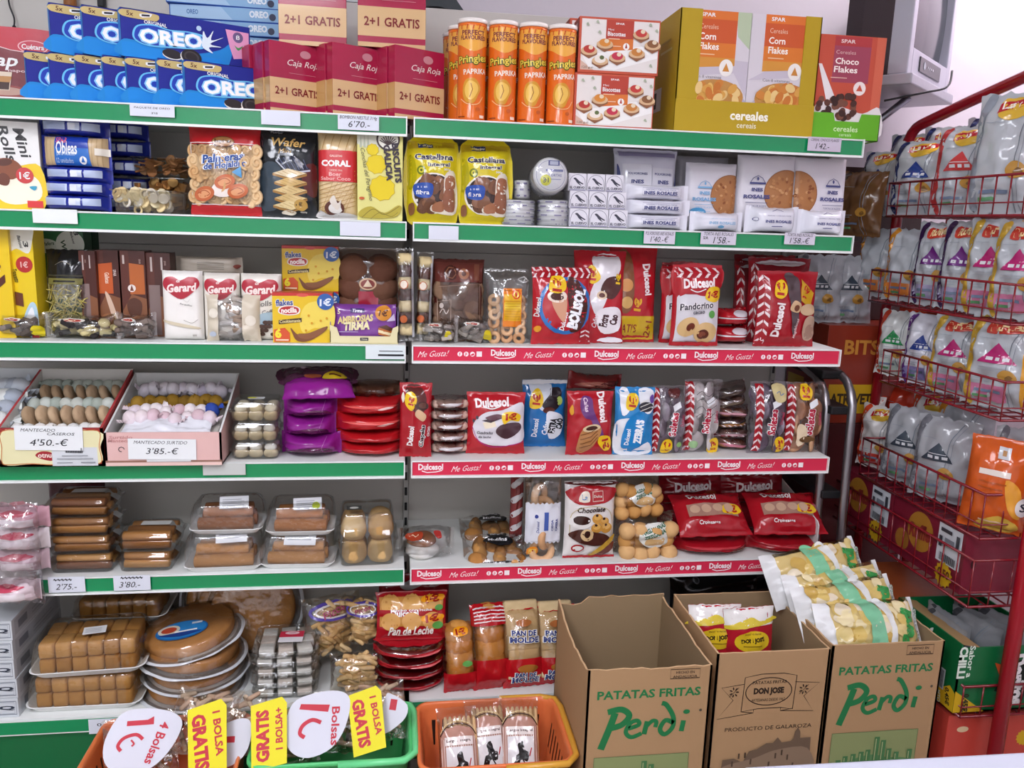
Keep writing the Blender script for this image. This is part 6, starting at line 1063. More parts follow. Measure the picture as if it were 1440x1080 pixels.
# ---- foam trays of rolls under film
def rolltray(p, z, y, lab, cols, seed, sticker, rz=0, d=.125):
    x, w, h = fit(*p, z, y); o = T(empty('roll_tray', (x, y+d/2, z), (0, 0, rz)), lab, 'pastry tray', 'foam trays of brown rolls'); foam_tray(w, d, .016).out('foam_tray', o); r = random.Random(seed)
    rt = min(h*.6, .036); n = 3
    for j in range(n): inst(good('roll', r.choice(cols), w*.38, rt), 'roll', (r.uniform(-.004, .004), (j-1)*d*.27, .005), (0, 0, r.uniform(-.03, .03)), o)
    for j in range(2): inst(good('roll', r.choice(cols), w*.34, rt*.9), 'roll', (r.uniform(-.006, .006), (j-.35)*d*.27, .005+rt*.74), (0, 0, r.uniform(-.05, .05)), o)
    hull_film(w, d, .014, h*1.02, .8, None, 7, .003, seed).out('film', o)
    sw, sh = sticker; b = MB().box(-sw/2, sw/2, -sh/2, sh/2, 0, .0006, mat('#e4e6ea')); b.dec([('r', '#9a9da4', .1, .2+.16*i, .85-.1*(i % 2), .25+.16*i) for i in range(4)]+([('e', '#b6c91e', .8, .3, .14, .14)] if seed == 3 else []), lambda a, c, o_: (a-sw/2, c-sh/2, .0006+o_), sw, sh)
    b.out('sticker', o, (w*.1*(1 if seed % 2 else .4), -d*.18, h*.99), (.8, 0, .1 if seed % 2 else -.05)); return h
RC = ['#9a5f30', '#a86c3a', '#8a5228']; RC2 = ['#b8834a', '#a9743e', '#c08e56']; z = Z5+.001
h1 = rolltray((256, 367, 756), z, -.004, 'lower left foam tray of brown rolls', RC2, 1, (.08, .06), .03); h2 = rolltray((364, 471, 757), z, .002, 'lower right foam tray of brown rolls', RC2, 2, (.085, .07), -.03)
rolltray((264, 368, 713), z+h1, .012, 'upper left foam tray of dark brown rolls', RC, 5, (.075, .035)); rolltray((372, 470, 715), z+h2, .012, 'upper right foam tray of brown rolls with a green sticker', ['#a9692f', '#b5763a'], 3, (.075, .035))
# ---- tall clear box of pale buns
x, w, h = fit(470, 560, 722, Z5+.001, .01); w *= .93; d = .13; o = T(empty('bun_box', (x, .075, Z5+.001), (0, 0, .05)), 'tall clear box of pale sugared buns at the right end of the left bay', 'pastry box'); clamshell(w, d, h, .52).out('clear_box', o)
for k in range(2):
    for j in range(2):
        for i in range(2): inst(good('bun', ('#d2ab72', '#dcb981', '#c99f66')[(i+j+k) % 3], w*.22, h*.42), 'bun', ((i-.5)*w*.45, (j-.5)*d*.42, h*(.04+.44*k)), (0, 0, i+j*2+k), o)
b = MB().box(-.02, .02, -.015, .015, 0, .0006, mat('#3a3a38')); b.dec([('e', '#cfcfc8', .5, .5, .3, .2)], lambda a, c, o_: (a-.02, c-.015, .0006+o_), .04, .03); b.out('sticker', o, (-w*.22, -.02, h+.0005))
# ---- right bay, fifth shelf
x, w, h = fit(565, 622, 731, Z5, .05); o = T(empty('meringue_bag', (x, .08, Z5+.001)), 'small clear bag with a chocolate-topped white cake, left end of the right bay', 'cake bag')
inst(good('bun', '#e4e4e2', .048, .04), 'cake', (0, 0, .002), (0, 0, 0), o); inst(good('bun', '#8a5430', .042, .03), 'topping', (0, 0, .036), (0, 0, 1), o)
bag(.16, .085, .11, FILM, [('P', '#a03a22', [(.12, .78), (.2, .93), (.42, .95), (.4, .8), (.25, .74)]), ('s', '#e8d9b0', .01, [(.2, .83), (.26, .9), (.3, .84), (.36, .91)]), ('P', '#a9302c', [(.62, .96), (.7, .78), (.76, .8), (.74, .95)])], su=.06, wr=.006, sv=0, seed=210, p=2.2, nv=14, k='g').out('wrapper', o, (.012, 0, 0))
def muffin(p, z, y, lab, seed, rx, front):
    x, w, h = fit(*p, z, y); o = T(empty('muffin_pack', (x, y, z+.002), (rx, 0, 0)), lab, 'muffin pack', 'clear muffin packs with black labels'); D = 0
    L = .15; b = bag(w, L, .055, lambda u, v: mat('#141416', 'g') if v < .16 and front else FILM, [('P', '#17181b', [(.42, .78), (.4, .96), (.66, .96), (.66, .78)]), ('P', '#17181b', [(.3, .62), (.45, .8), (.72, .76), (.76, .6), (.55, .52)]), ('t', '#e8e8ea', 'Muffins', .53, .68, .3, .07, 3, .1, .02), ('t', '#d9d9dc', 'Dulcesol', .53, .87, .2, .05)]+([('t', '#e6e6e8', 'Dulcesol', .26, .09, .24, .06, 2, 0, .02), ('t', '#e6e6e8', 'Muffins', .52, .09, .18, .05), ('e', '#c08a4a', .76, .09, .06, .06), ('e', '#b57f42', .89, .09, .06, .06)] if front else []), su=.03, sv=.02, wr=.005, seed=seed, p=2.6, k='g')
    b.out('wrapper', o, (0, .03, 0))
    for j in range(3):
        for i in range(3): inst(good('bun', ('#b98246', '#c59152', '#a87238')[(i+j) % 3], w*.15, .03), 'muffin', ((i-1)*w*.3, .036, L*(.28+.24*j)), (PI/2, 0, i+j), o)
muffin((650, 738, 700), Z5+.02, .16, 'clear muffin pack with a black label lying at the back of the fifth shelf', 220, -1.35, False)
muffin((655, 748, 700), Z5+.001, -.012, 'clear muffin pack with a black front edge jutting over the red strip', 221, -1.15, True)
x, w, h = fit(737, 790, 668, Z5, .012); o = T(empty('ring_bag', (x, .05, Z5+.001), (-.03, 0, .02)), 'tall clear bag of ring cakes with a zigzag white paper label', 'cake bag')
zz = [(.02+.96*i/16, .64+(.02 if i % 2 else 0)) for i in range(17)]+[(.98-.96*i/16, .2-(.02 if i % 2 else 0)) for i in range(17)]
bag(w, h, .06, clear('#fafafa', .08, .12, .6), [('p', '#dfe1ea', zz), ('e', '#2a3a8a', .3, .5, .05, .05), ('t', '#2a3a8a', 'Dulcesol', .34, .38, .3, .07, 90, .2), ('r', '#4a64b0', .5, .34, .62, .55), ('t', '#2a3a8a', 'CIEGA', .72, .4, .3, .06, 90), ('t', '#2a3a8a', 'CASERA', .84, .4, .34, .07, 90, 0, .03), ('P', '#e88a1c', [(.1, .04), (.1, .13), (.34, .14), (.36, .04)]), ('r', '#f3c04a', .12, .05, .33, .12), ('t', '#b3301c', '1', .22, .085, .05, .1)], sv=.03, wr=.006, seed=225, p=3, k='g', pinch=.02).out('wrapper', o)
for j in range(5): inst(good('ring', ('#dcb28a', '#d3a67c')[j % 2], w*.36, .022), 'ring_cake', (0, 0, h*(.08+.155*j)), (PI/2, 0, j), o)
o = T(bag(.04, .22, .05, mat('#8a3a3a', 'g'), [('P', '#d9d4d6', [(.1, .2*i), (.9, .2*i+.1), (.8, .2*i+.15), (.1, .2*i+.08)]) for i in range(5)], sv=.03, wr=.006, seed=226, k='g').out('cake_bag', None, (xat(728, .12, Z5+.1), .15, Z5+.001)), 'narrow red and white striped bag edge behind the tall ring cake bag', 'cake bag')
D = [('P', '#a81c24', [(.0, .86), (.3, .95), (.95, .92), (.99, .82), (.75, .74), (.25, .72)]), ('P', '#5a1f1c', [(.1, .96), (.95, .95), (.95, .99), (.1, .99)]), ('P', '#e6dccb', [(.25, .76), (.3, .86), (.44, .88), (.45, .76)]), ('t', '#4a7ab0', 'La', .36, .81, .12, .1), ('s', '#e8dccf', .012, [(.52, .76), (.52, .88), (.72, .89), (.72, .77)], True), ('t', '#e8dccf', 'Dulce', .62, .825, .16, .05), ('t', '#3a2420', 'Chocolate', .5, .655, .56, .1, 2, .25, .03), ('S', '#b9a23a', .008, [(.08, .3), (.12, .6), (.5, .7), (.88, .62), (.93, .3)]), ('e', '#e8e4e0', .3, .5, .22, .14), ('e', '#3a201c', .31, .52, .17, .09), ('e', '#e8e4e0', .1, .5, .05, .07)]
for u, v, q in ((.62, .54, .11), (.76, .5, .1), (.6, .42, .11), (.8, .42, .12)): D += [('e', '#c9913f', u, v, q, q*.85), ('e', '#dba957', u, v+.02, q*.7, q*.5), ('e', '#3a2018', u-.01, v+.04, .03, .025)]
D += [('P', '#4a2620', [(.05, .33), (.25, .4), (.5, .38), (.8, .33), (.9, .24), (.65, .18), (.3, .22)]), ('e', '#d9b98a', .42, .33, .13, .12), ('e', '#3a1f1a', .42, .34, .06, .07), ('P', '#caa03a', [(.5, .06), (.95, .3), (.98, .24), (.6, .04)]), ('P', '#6a2a22', [(.6, .04), (.97, .22), (.97, .12), (.75, .03)]), ('e', '#a81c24', .25, .15, .13, .08), ('e', '#ece6e2', .25, .15, .1, .05), ('r', '#a81c24', .0, .0, 1, .03)]
bagpx('muffin_bag', (793, 866, 683), Z5, .008, .06, mat('#e6e1de', 'g'), D, 'white and red bag of small chocolate muffins with a cup pictured', 'muffin bag', rx=-.06, k='g', seed=227, wr=.004, sv=.03)
# ---- clear bags of golden sponge cakes
def spongebag(p, z, y, lab, seed, rx=-.25):
    x, w, h = fit(*p, z, y); o = T(empty('sponge_bag', (x, y+.06, z+.001), (0, 0, .06)), lab, 'cake bag', 'clear bags of golden sponge cakes'); r = random.Random(seed)
    bag(w, h, .12, clear('#fbf6ee', .07, .12, .6), [('P', '#e2e4dc', [(.3, .5), (.4, .8), (.72, .84), (.84, .6), (.78, .3), (.5, .26)]), ('P', '#d9b27a', [(.42, .34), (.48, .52), (.74, .5), (.72, .32)]), ('t', '#2c6a4a', 'MAGDALENAS', .56, .72, .44, .07, 14, 0, .04), ('t', '#2c6a4a', 'ZEEGANAS', .6, .6, .44, .07, 14, 0, .04)], sv=.03, wr=.008, seed=seed, p=2.3, k='g').out('wrapper', o)
    for j in range(3):
        for i in range(4): inst(good('bun', r.choice(['#d3a468', '#c99656', '#dcb27c']), w*.14, .04), 'sponge_cake', ((i-1.5)*w*.23, -.022+.012*(j == 1), h*(.06+.27*j)), (PI/2-.3+r.uniform(-.3, .3), 0, r.uniform(-.4, .4)), o)
    return h
h = spongebag((868, 954, 730), Z5, .01, 'lower clear bag of golden sponge cakes', 230); spongebag((862, 934, 675), Z5+h*.95, .04, 'upper clear bag of golden sponge cakes, on top of the other', 231)
# ---- red lying bags
def redlie(pl, pr, hh, z, y, lab, seed, d=.15, win=True):
    x, w, _ = fit(pl, pr, 700, z, y); D = []
    if win: D = [('P', '#8d6a5a', [(.12, .3), (.2, .12), (.55, .08), (.9, .16), (.92, .3), (.5, .26)])]
    b = bag(w*1.04, hh, d, mat('#9c1420', 'g'), D+[('P', '#c23a44', [(.1, .62), (.4, .72), (.8, .68), (.6, .58)])], su=.05, sv=0, wr=.007, seed=seed, p=2.2, nv=14, k='g', pinch=.2)
    o = b.out('cake_bag', None, (x, y+d/2, z), (0, 0, .02*math.sin(seed))); T(o, lab, 'cake bag', 'red bags on the fifth shelf'); return hh*.93
for nm, pl, pr in (('left', 958, 1064), ('right', 1064, 1168)):
    z = Z5+.001; z += redlie(pl, pr, .045, z, .0, f'red bag lying flat at the bottom of the {nm} front pile, fifth shelf', 240 if nm == 'left' else 244)
    x, w, _ = fit(pl-2, pr-4, 700, z, .01); D = [('r', '#a88070', .14, .34, .86, .62), ('t', WH, 'Dulcesol', .4, .82, .4, .1, -2), ('P', YEL, [(.62, .4), (.66, .56), (.86, .6), (.92, .46), (.8, .38)]), ('t', '#b3201c', '1€', .76, .48, .18, .1, 8, 0, .05)]+[('e', '#c9a68c', .24+.16*i, .5, .07, .06) for i in range(4)]+[('t', WH, 'Croissants', .4, .2, .3, .04)]
    o = bag(w, .15, .07, mat('#a81522', 'g'), D, sv=.05, wr=.007, seed=250, p=2.3, k='g').out('cake_bag', None, (x, .015, z+.02), (-.95, 0, .03 if nm == 'left' else -.04)); T(o, f'red bag with a see-through window tilted on top of the {nm} front pile', 'cake bag', 'red bags on the fifth shelf')
for nm, pl, pr, pt in (('left', 927, 1016, 664), ('right', 1013, 1102, 664)):
    D = logo(.5, .5, .56, 4)+[('s', WH, .014, smooth([(.34, .4), (.5, .34), (.7, .42)], 4)), ('e', '#a8422c', .78, .22, .12, .08)]+chev(.02, .98, .82, .96, 8, False)[1:]
    x, w, h = fit(pl, pr, pt, Z5, .2); 
    zb = Z5+h*.45; o = bag(w, h*.55, .06, mat('#8f1220', 'g'), D, su=.02, sv=.05, wr=.006, seed=260, p=2.4, k='g').out('cake_bag', None, (x, .23, zb), (-.2, 0, 0)); T(o, f'dark red bag standing at the back of the fifth shelf, {nm} of the two', 'cake bag', 'red bags on the fifth shelf')
    o = bag(w, h*.45, .1, mat('#861020', 'g'), [], su=.05, sv=0, wr=.006, seed=262, p=2.4, k='g').out('cake_bag', None, (x, .23, Z5+.001)); T(o, f'dark red bag lying underneath the {nm} standing bag at the back', 'cake bag', 'red bags on the fifth shelf')
b = MB().add([(0, .0, 0), (0, .3, 0), (0, .3, .155), (0, .28, .165), (0, .01, .105), (0, 0, .095)]+[(.003, .0, 0), (.003, .3, 0), (.003, .3, .155), (.003, .28, .165), (.003, .01, .105), (.003, 0, .095)], [(0, 1, 2, 3, 4, 5), (11, 10, 9, 8, 7, 6)]+[(i, (i+1) % 6, 6+(i+1) % 6, 6+i) for i in range(6)], mat('#dcdad8')); b.out('end_panel', right_bay, (1.2-.601-.004, .002, Z5))
# ---------------------------------------------------------------- base shelf
ZB = Z6+.0005
for i in range(5):
    x, w, _ = fit(-60, 27, 900, ZB, -.035); b = carton(w, .0535, .3, '#cfd4d9', [('s', '#5a6272', .012, [(.45, .15), (.45, .85), (.97, .85), (.97, .15)], True), ('t', '#2a3242', 'IQ', .78, .5, .34, .09, 0, 0, .04), ('s', '#8a92a0', .006, [(.5, .2), (.5, .8), (.94, .8), (.94, .2)], True)], right=[('r', '#b9bec4', .05, .1, .95, .9), ('r', '#7d838c', .12, .3, .3, .7), ('r', '#9aa0a8', .4, .3, .85, .36), ('r', '#9aa0a8', .4, .5, .8, .56)], k='f')
    o = b.out('bar_carton', None, (x, -.035+.15, ZB+.0545*i), (0, 0, .01*math.sin(i*2))); T(o, f'long white and grey carton at the lower left corner, {("lowest", "second from bottom", "middle", "second from top", "topmost")[i]} of its stack', 'carton', 'white and grey cartons')
def sponge_tray(p, z, y, lab, seed, rz=0, d=.17, lab2=True):
    x, w, h = fit(*p, z, y); o = T(empty('sponge_tray', (x, y+d/2, z), (0, 0, rz)), lab, 'cake tray', 'foam trays of golden sponge bars'); foam_tray(w, d, .02).out('foam_tray', o); r = random.Random(seed); n = 6; hh = (h-.012)/2
    for k in range(2):
        for i in range(n):
            for j in range(2): inst(good('cube', r.choice(['#bd8d4e', '#c99a5c', '#b08042']), .0148, .03), 'sponge_bar', ((i-(n-1)/2)*w*.138, (j-.5)*d*.4, .005+hh*k), (0, 0, r.uniform(-.03, .03)), o, (w*.068/.0148, d*.19/.0148, hh/.03*.98))
    hull_film(w*.98, d*.98, .018, h*1.03, .84, clear('#fbf8f2', .06, .1, .5), 7, .003, seed).out('film', o)
    if lab2:
        b = MB().box(-.028, .028, -.02, .02, 0, .0006, mat('#e2e3e3')); b.dec([('r', '#a8aaac', .1, .2+.2*i, .8, .26+.2*i) for i in range(3)], lambda a, c, o_: (a-.028, c-.02, .0006+o_), .056, .04); b.out('sticker', o, (.01, -.02, h*1.035), (0, 0, .15))
    return h
h = sponge_tray((32, 197, 955), ZB, -.03, 'lower front foam tray of golden sponge bars', 1, .0, lab2=False); sponge_tray((36, 199, 905), ZB+h*1.06, -.035, 'upper front foam tray of golden sponge bars with a white sticker', 2, .06)
def rear(i, z):
    x, w, _ = fit(95, 232, 880, z, .17); o = T(empty('sponge_tray', (x, .26, z)), f'rear foam tray of golden sponge bars, {("lowest", "middle", "topmost")[i]} of three', 'cake tray', 'foam trays of golden sponge bars'); d, h = .17, .072; foam_tray(w, d, .02).out('foam_tray', o)
    for a in range(6):
        for j in range(2): inst(good('cube', ('#a87a40', '#9a6e38')[a % 2], .0148, .03), 'sponge_bar', ((a-2.5)*w*.138, (j-.5)*d*.4, .005), (0, 0, 0), o, (w*.068/.0148, d*.19/.0148, .06/.03))
    hull_film(w*.98, d*.98, .018, h, .84, clear('#fbf8f2', .06, .1, .5), 6, .003, i).out('film', o)
    MB().box(-.03, .03, -.02, .02, 0, .0006, mat('#b9b7a8')).out('sticker', o, (.01, -.02, h+.001), (0, 0, .2)); return h*1.02
z = ZB
for i in range(3): z += rear(i, z)
# ---- round cakes on foil discs
x, w, _ = fit(192, 352, 900, ZB+.1, .1); R0 = w/2*.93; yc = -.055+R0
CK = mat('#bf8a52', 'k'); b = MB(); b.lathe([(R0*.8, 0), (R0*.83, .003), (R0*.85, .012), (R0*.845, .028), (R0*.81, .034), (R0*.78, .036), (.001, .036)], CK, 60, wob=lambda a, r, z: 1+(.014*math.sin(a*60) if .002 < z < .033 else 0)); cake_me = b.mesh('cake')
b = MB(); b.lathe([(R0*.92, 0), (R0*1.03, .001), (R0*1.03, .0025), (R0*.9, .003), (.001, .003)], mat('#d8dade', 'g'), 60, wob=lambda a, r, z: 1+.05*noise.noise(Vector((math.cos(a)*2.5, math.sin(a)*2.5, 3)))); foil_me = b.mesh('foil_disc')
b = MB(); b.lathe([(R0*.97, .003), (R0*.9, .012), (R0*.875, .034), (R0*.84, .041), (R0*.5, .0415), (.001, .042)], clear('#fcf8f2', .07, .1, .5), 40, wob=lambda a, r, z: 1+.02*noise.noise(Vector((a*3, z*40, 1)))); wrap_me = b.mesh('film')
def cake(loc, rot, lab, st=False):
    o = T(empty('round_cake', loc, rot), lab, 'round cake', 'big round cakes on foil discs'); inst(foil_me, 'foil_disc', parent=o); inst(cake_me, 'cake', (0, 0, .003), parent=o); inst(wrap_me, 'film', parent=o)
    if st:
        b = MB(); b.dec([('e', '#1a6ab0', 0, 0, 1, .7), ('e', '#2a86cc', 0, .03, .93, .62), ('e', '#e0d6c2', -.5, .12, .42, .36), ('e', '#c24a2c', -.5, .12, .3, .22), ('P', '#1d3f8a', [(-.9, -.2), (0, -.5), (.8, -.3), (.2, -.2)]), ('r', WH, -.25, -.18, .6, -.08), ('r', '#d9e6ef', .35, .3, .75, .45)], lambda a, c, o_: (a, c, o_), .07, .07); b.out('sticker', o, (-.01, -.035, .0425), (0, 0, .1))
for i, (dx, dy, rx, ry) in enumerate(((0, 0, 0, 0), (.006, .005, .02, -.03), (-.004, .0, .05, -.05), (-.012, .006, .06, -.12))): cake((x+dx, yc+dy+.01*i, ZB+.0425*i), (rx, ry, i if i < 3 else 0), f'big round golden cake on a foil disc, {("lowest", "second from bottom", "second from top", "topmost with a blue sticker")[i]} of the stack', i == 3)
for i in range(3): xx = xat(318+20*i, .27, ZB+.15); cake((xx, .3-.03*i+.02, ZB+R0*1.01), (1.32, 0, .12), f'big round cake standing on edge behind the stack, {("left", "middle", "right")[i]} of three')
# ---- flat clear trays of nougat
z = ZB
for i in range(5):
    x, w, _ = fit(352-2*(i % 2), 446, 950, z, -.02); w *= .95; o = T(empty('nougat_tray', (x, .06, z), (0, 0, .03*math.sin(i*2))), f'flat clear tray of white nougat pieces, {("lowest", "second from bottom", "middle", "second from top", "topmost with a red and white label")[i]} of five', 'nougat tray', 'flat clear trays of nougat'); clamshell(w, .155, .03, .3, clear('#fbfcfb', .1, .1, .4)).out('clear_box', o)
    for a in range(3):
        for c in range(3): inst(good('cube', ('#efeae2', '#f4f0ea', '#e6d9d0')[(a+c+i) % 3], .02, .02), 'nougat', ((a-1)*w*.3, (c-1)*.045, .003), (0, 0, .1*a), o)
    z += .0305
b = MB().box(-.033, .033, -.03, .03, 0, .0006, mat('#e4e0e2')); b.dec([('r', '#c22a44', 0, .45, 1, 1), ('e', '#e9c8cc', .5, .82, .3, .12), ('r', '#b3203c', .36, .8, .64, .84)], lambda a, c, o_: (a-.033, c-.03, .0006+o_), .066, .06); b.out('sticker', o, (.012, -.01, .031), (0, 0, -.05))
# ---- breadstick bags
def sticks(p, z, y, lab, seed, rx, rz, band=True):
    x, w, h = fit(*p, z, y); o = T(empty('breadstick_bag', (x, y+.04, z+.002), (rx, 0, rz)), lab, 'breadstick bag', 'clear bags of breadsticks'); r = random.Random(seed)
    D = [('S', '#5a4aa0', .05, [(.5+.4*math.cos(t*.7), .78+.13*math.sin(t*.7)) for t in range(9)], True), ('S', '#e3dcd8', .03, [(.5+.31*math.cos(t*.7), .78+.095*math.sin(t*.7)) for t in range(9)], True), ('t', '#a84a6a', 'Picos', .5, .78, .4, .12, 20, .2, .02)] if band else []
    bag(w, h, .075, clear('#fbf8f2', .07, .1, .5), D, sv=.02, wr=.007, seed=seed, p=2.3, k='g').out('wrapper', o)
    for i in range(64): inst(good('stick', r.choice(['#e0bd88', '#e8c998', '#d6b07a']), .022, .015), 'breadstick', (r.uniform(-.25, .25)*w, r.uniform(-.022, .0), h*(.07+.78*i/64)), (r.uniform(-.2, .2), r.choice([-.5, .2, .6])+r.uniform(-.3, .3), r.uniform(-.3, .3)), o)
    return h
hs = sticks((462, 538, 930), ZB, -.02, 'lower clear bag of breadsticks lying beside the nougat trays', 270, -.1, .1, False)
sticks((425, 512, 852), ZB+.06, .06, 'clear breadstick bag with a purple ring label, left of the pair', 271, -.2, .35)
sticks((480, 540, 853), ZB+hs*.9, .05, 'clear breadstick bag with a purple ring label, right of the pair', 272, -.2, -.05)
# ---- red milk bread packs
z = ZB
for i in range(4):
    x, w, _ = fit(526, 628, 950, z, -.025); b = bag(w*1.04, .036, .15, lambda u, v: (clear('#efe0d6', .15, .14, .6) if .62 < v < .9 else mat('#ad1522', 'g')), [('P', '#e0686c', [(.5, .4), (.7, .55), (.92, .5), (.8, .36)])], su=.04, sv=0, wr=.005, seed=280+i, p=2.4, nv=14, k='g', pinch=.15)
    o = b.out('milk_bread_pack', None, (x, .05, z), (0, 0, .02*math.sin(i*2))); T(o, f'red milk bread pack lying in the pile under the upright one, {("lowest", "second from bottom", "second from top", "topmost")[i]}', 'bread pack', 'red milk bread packs'); z += .0335
def milk(seed, w, h):
    D = [('r', '#c98a42', .04, .62, .96, .9)]+[('e', '#dda75c', .2+.3*i, .74, .14, .14) for i in range(3)]+[('r', '#a9141f', .0, .5, 1, .64), ('t', WH, 'Dulcesol', .4, .565, .4, .09, 0, 0, .04), ('t', WH, 'Hecho con leche', .5, .63, .6, .035), ('r', '#c58840', .04, .3, .96, .5)]+[('e', '#daa25a', .2+.3*i, .4, .14, .12) for i in range(3)]+[('t', '#fdf2ea', 'Pan de Leche', .5, .2, .64, .12, 0, .25, .03), ('r', '#e9b8b4', .3, .1, .6, .12)]
    for v in (.44, .84): D += [('P', '#f0a01c', [(.66, v-.05), (.68, v+.07), (.95, v+.08), (.94, v-.03)]), ('t', '#a31c14', '1€', .8, v+.015, .2, .11, 6, 0, .05)]
    D += [('e', '#5aa04a', .88, .3, .08, .05), ('e', '#5aa04a', .9, .66, .06, .04)]
    return bag(w, h, .05, mat('#ad1522', 'g'), D, sv=.06, wr=.005, seed=seed, p=2.5, k='g')
x, w, h = fit(527, 630, 850, z, .0); o = milk(285, w, h*1.05).out('milk_bread_pack', None, (x, .04, z+.002), (-.32, 0, .0)); T(o, 'upright red milk bread pack showing two rows of rolls', 'bread pack', 'red milk bread packs')
x, w, h = fit(530, 634, 822, ZB, .14); o = bag(w, h, .07, mat('#8f1220', 'g'), [('P', '#b9b4b8', [(.3, .88), (.5, .95), (.6, .88), (.4, .83)]), ('P', '#a8787a', [(.7, .86), (.9, .95), (.95, .88)])], sv=.04, wr=.006, seed=286, k='g').out('milk_bread_pack', None, (x, .2, ZB), (-.1, 0, 0)); T(o, 'dark red milk bread pack standing behind the upright one', 'bread pack', 'red milk bread packs')
# ---- loaves in red bags
def loaf(p, y, lab, seed, kind, rz=.1):
    x, w, h = fit(*p, ZB, y); o = T(empty('bread_bag', (x, y+.02, ZB+.001), (-.34, 0, rz)), lab, 'bread bag', 'upright bread bags on the base shelf'); h = h*.98; RD = mat('#b5151f', 'g'); v0 = .36 if kind else .3
    if kind == 2: D = [('t', WH, 'PAN DE', .5, .66, .66, .14, -3, 0, .12), ('t', '#2a3a7c', 'PAN DE', .5, .66, .62, .12, -3, 0, .04), ('t', WH, 'MOLDE', .5, .58, .76, .15, -3, 0, .12), ('t', '#2a3a7c', 'MOLDE', .5, .58, .72, .13, -3, 0, .04), ('e', '#b06a3a', .5, .78, .2, .08), ('e', '#a86a2c', .55, .24, .26, .09), ('t', WH, 'PAN DE', .5, .16, .56, .13, -3, 0, .1), ('t', '#2a3a7c', 'PAN DE', .5, .16, .52, .11, -3, 0, .04), ('t', WH, 'MOLDE', .5, .1, .7, .15, -3, 0, .1), ('t', '#2a3a7c', 'MOLDE', .5, .1, .66, .13, -3, 0, .04)]
    else: D = [('P', '#f0a01c', [(.3, .82), (.32, .93), (.66, .94), (.66, .84)]), ('t', '#a31c14', '1€', .48, .885, .28, .16, 4, 0, .05), ('e', '#5aa04a', .62, .42, .14, .08)] if kind == 0 else chev(.05, .9, .78, .98, 5)[1:]
    bag(w, h, .085, lambda u, v: RD if (v < v0 or (kind == 1 and v > .76) or (kind == 2 and v > .93)) else clear('#fbf3ea', .06, .1, .5), D, sv=.03, wr=.005, seed=seed, p=2.8, k='g').out('wrapper', o)
    cs = ['#c4853c', '#cf944a'] if kind < 2 else ['#dcc9a0', '#d3bd92']
    for j in range(4): inst(good('bun' if kind < 2 else 'cube', cs[j % 2], w*.4 if kind < 2 else w*.41, .05), 'bread', (0, .026 if kind < 2 else .03, h*(.3+.17*j)), (PI/2-.1, 0, 0), o)
loaf((624, 676, 888), -.035, 'red bread bag of long golden rolls, left of the four upright ones', 290, 0, .12); loaf((666, 724, 862), -.03, 'red bread bag of shiny buns with a chevron top', 291, 1, .14); loaf((708, 768, 862), -.03, 'sliced bread bag with a red foot and blue lettering', 292, 2, .1); loaf((755, 815, 864), -.02, 'sliced bread bag partly hidden by the left cardboard box', 293, 2, .06)
# ---------------------------------------------------------------- shopping baskets on the floor in front of the base shelf
def basket(x0, x1, y0, y1, zr, col, lab, rim2=None):
    o = T(empty('shopping_basket', ((x0+x1)/2, (y0+y1)/2, 0)), lab, 'basket', 'plastic shopping baskets'); w, d = x1-x0, y1-y0; m = mat(col, 'f'); b = MB(); L = []
    for s, z in ((.8, .004), (.82, 0), (.84, .006), (.965, zr-.012), (1.0, zr-.012), (1.012, zr-.006), (1.01, zr), (.98, zr+.002), (.955, zr-.004), (.945, zr-.016), (.82, .01)): L.append([(p*s, q*s, z) for p, q in rrect(-w/2, w/2, -d/2, d/2, .035)])
    loft(b, L, m, True, True)
    # slots: dark openings cut as recessed bars on the inner and outer walls
    sl = mat('#241712'); f = lambda z: .82+(.945-.82)*(z-.01)/(zr-.026)
    for k in range(11):
        if k == 5: continue
        for s in (-1, 1):
            u = (k-5)/5.6; z1, z2 = zr*.5, zr*.8
            for e, q in ((-.0008, 0), (.012, 1)): b.add([(u*w*.42-.005, s*(d/2*f(z1)+e), z1), (u*w*.42+.005, s*(d/2*f(z1)+e), z1), (u*w*.42+.005, s*(d/2*f(z2)+e), z2), (u*w*.42-.005, s*(d/2*f(z2)+e), z2)], [(0, 1, 2, 3)], sl)
    for k in range(7):
        for s in (-1, 1):
            v = (k-3)/3.6*d*.36; z1, z2 = zr*.5, zr*.8
            for e in (-.0008, .012): b.add([(s*(w/2*f(z1)+e), v-.004, z1), (s*(w/2*f(z1)+e), v+.004, z1), (s*(w/2*f(z2)+e), v+.004, z2), (s*(w/2*f(z2)+e), v-.004, z2)], [(0, 1, 2, 3)], sl)
    b.out('basket_body', o)
    if rim2: MB().tube([(w/2*.2, d/2*1.03, zr-.004), (w/2*.8, d/2*1.03, zr-.004), (w/2*1.0, d/2*.9, zr-.002), (w/2*1.04, d/2*.6, zr), (w/2*1.04, -d/2*.5, zr), (w/2*1.03, -d/2*.85, zr), (w/2*.9, -d/2*1.03, zr-.004), (w/2*.1, -d/2*1.04, zr-.006)], .0085, mat(rim2, 'f'), 8).out('handle', o)
    return o
basket(-.765, -.405, -.435, -.135, .235, '#ea8048', 'orange shopping basket of breadstick bags at the lower left')
basket(-.385, .004, -.362, -.128, .235, '#56c878', 'green shopping basket of breadstick bags between the two orange ones', '#6fdc92')
basket(.018, .395, -.41, -.132, .235, '#e67a46', 'orange shopping basket with a yellow handle beside the cardboard boxes', '#dda23a')
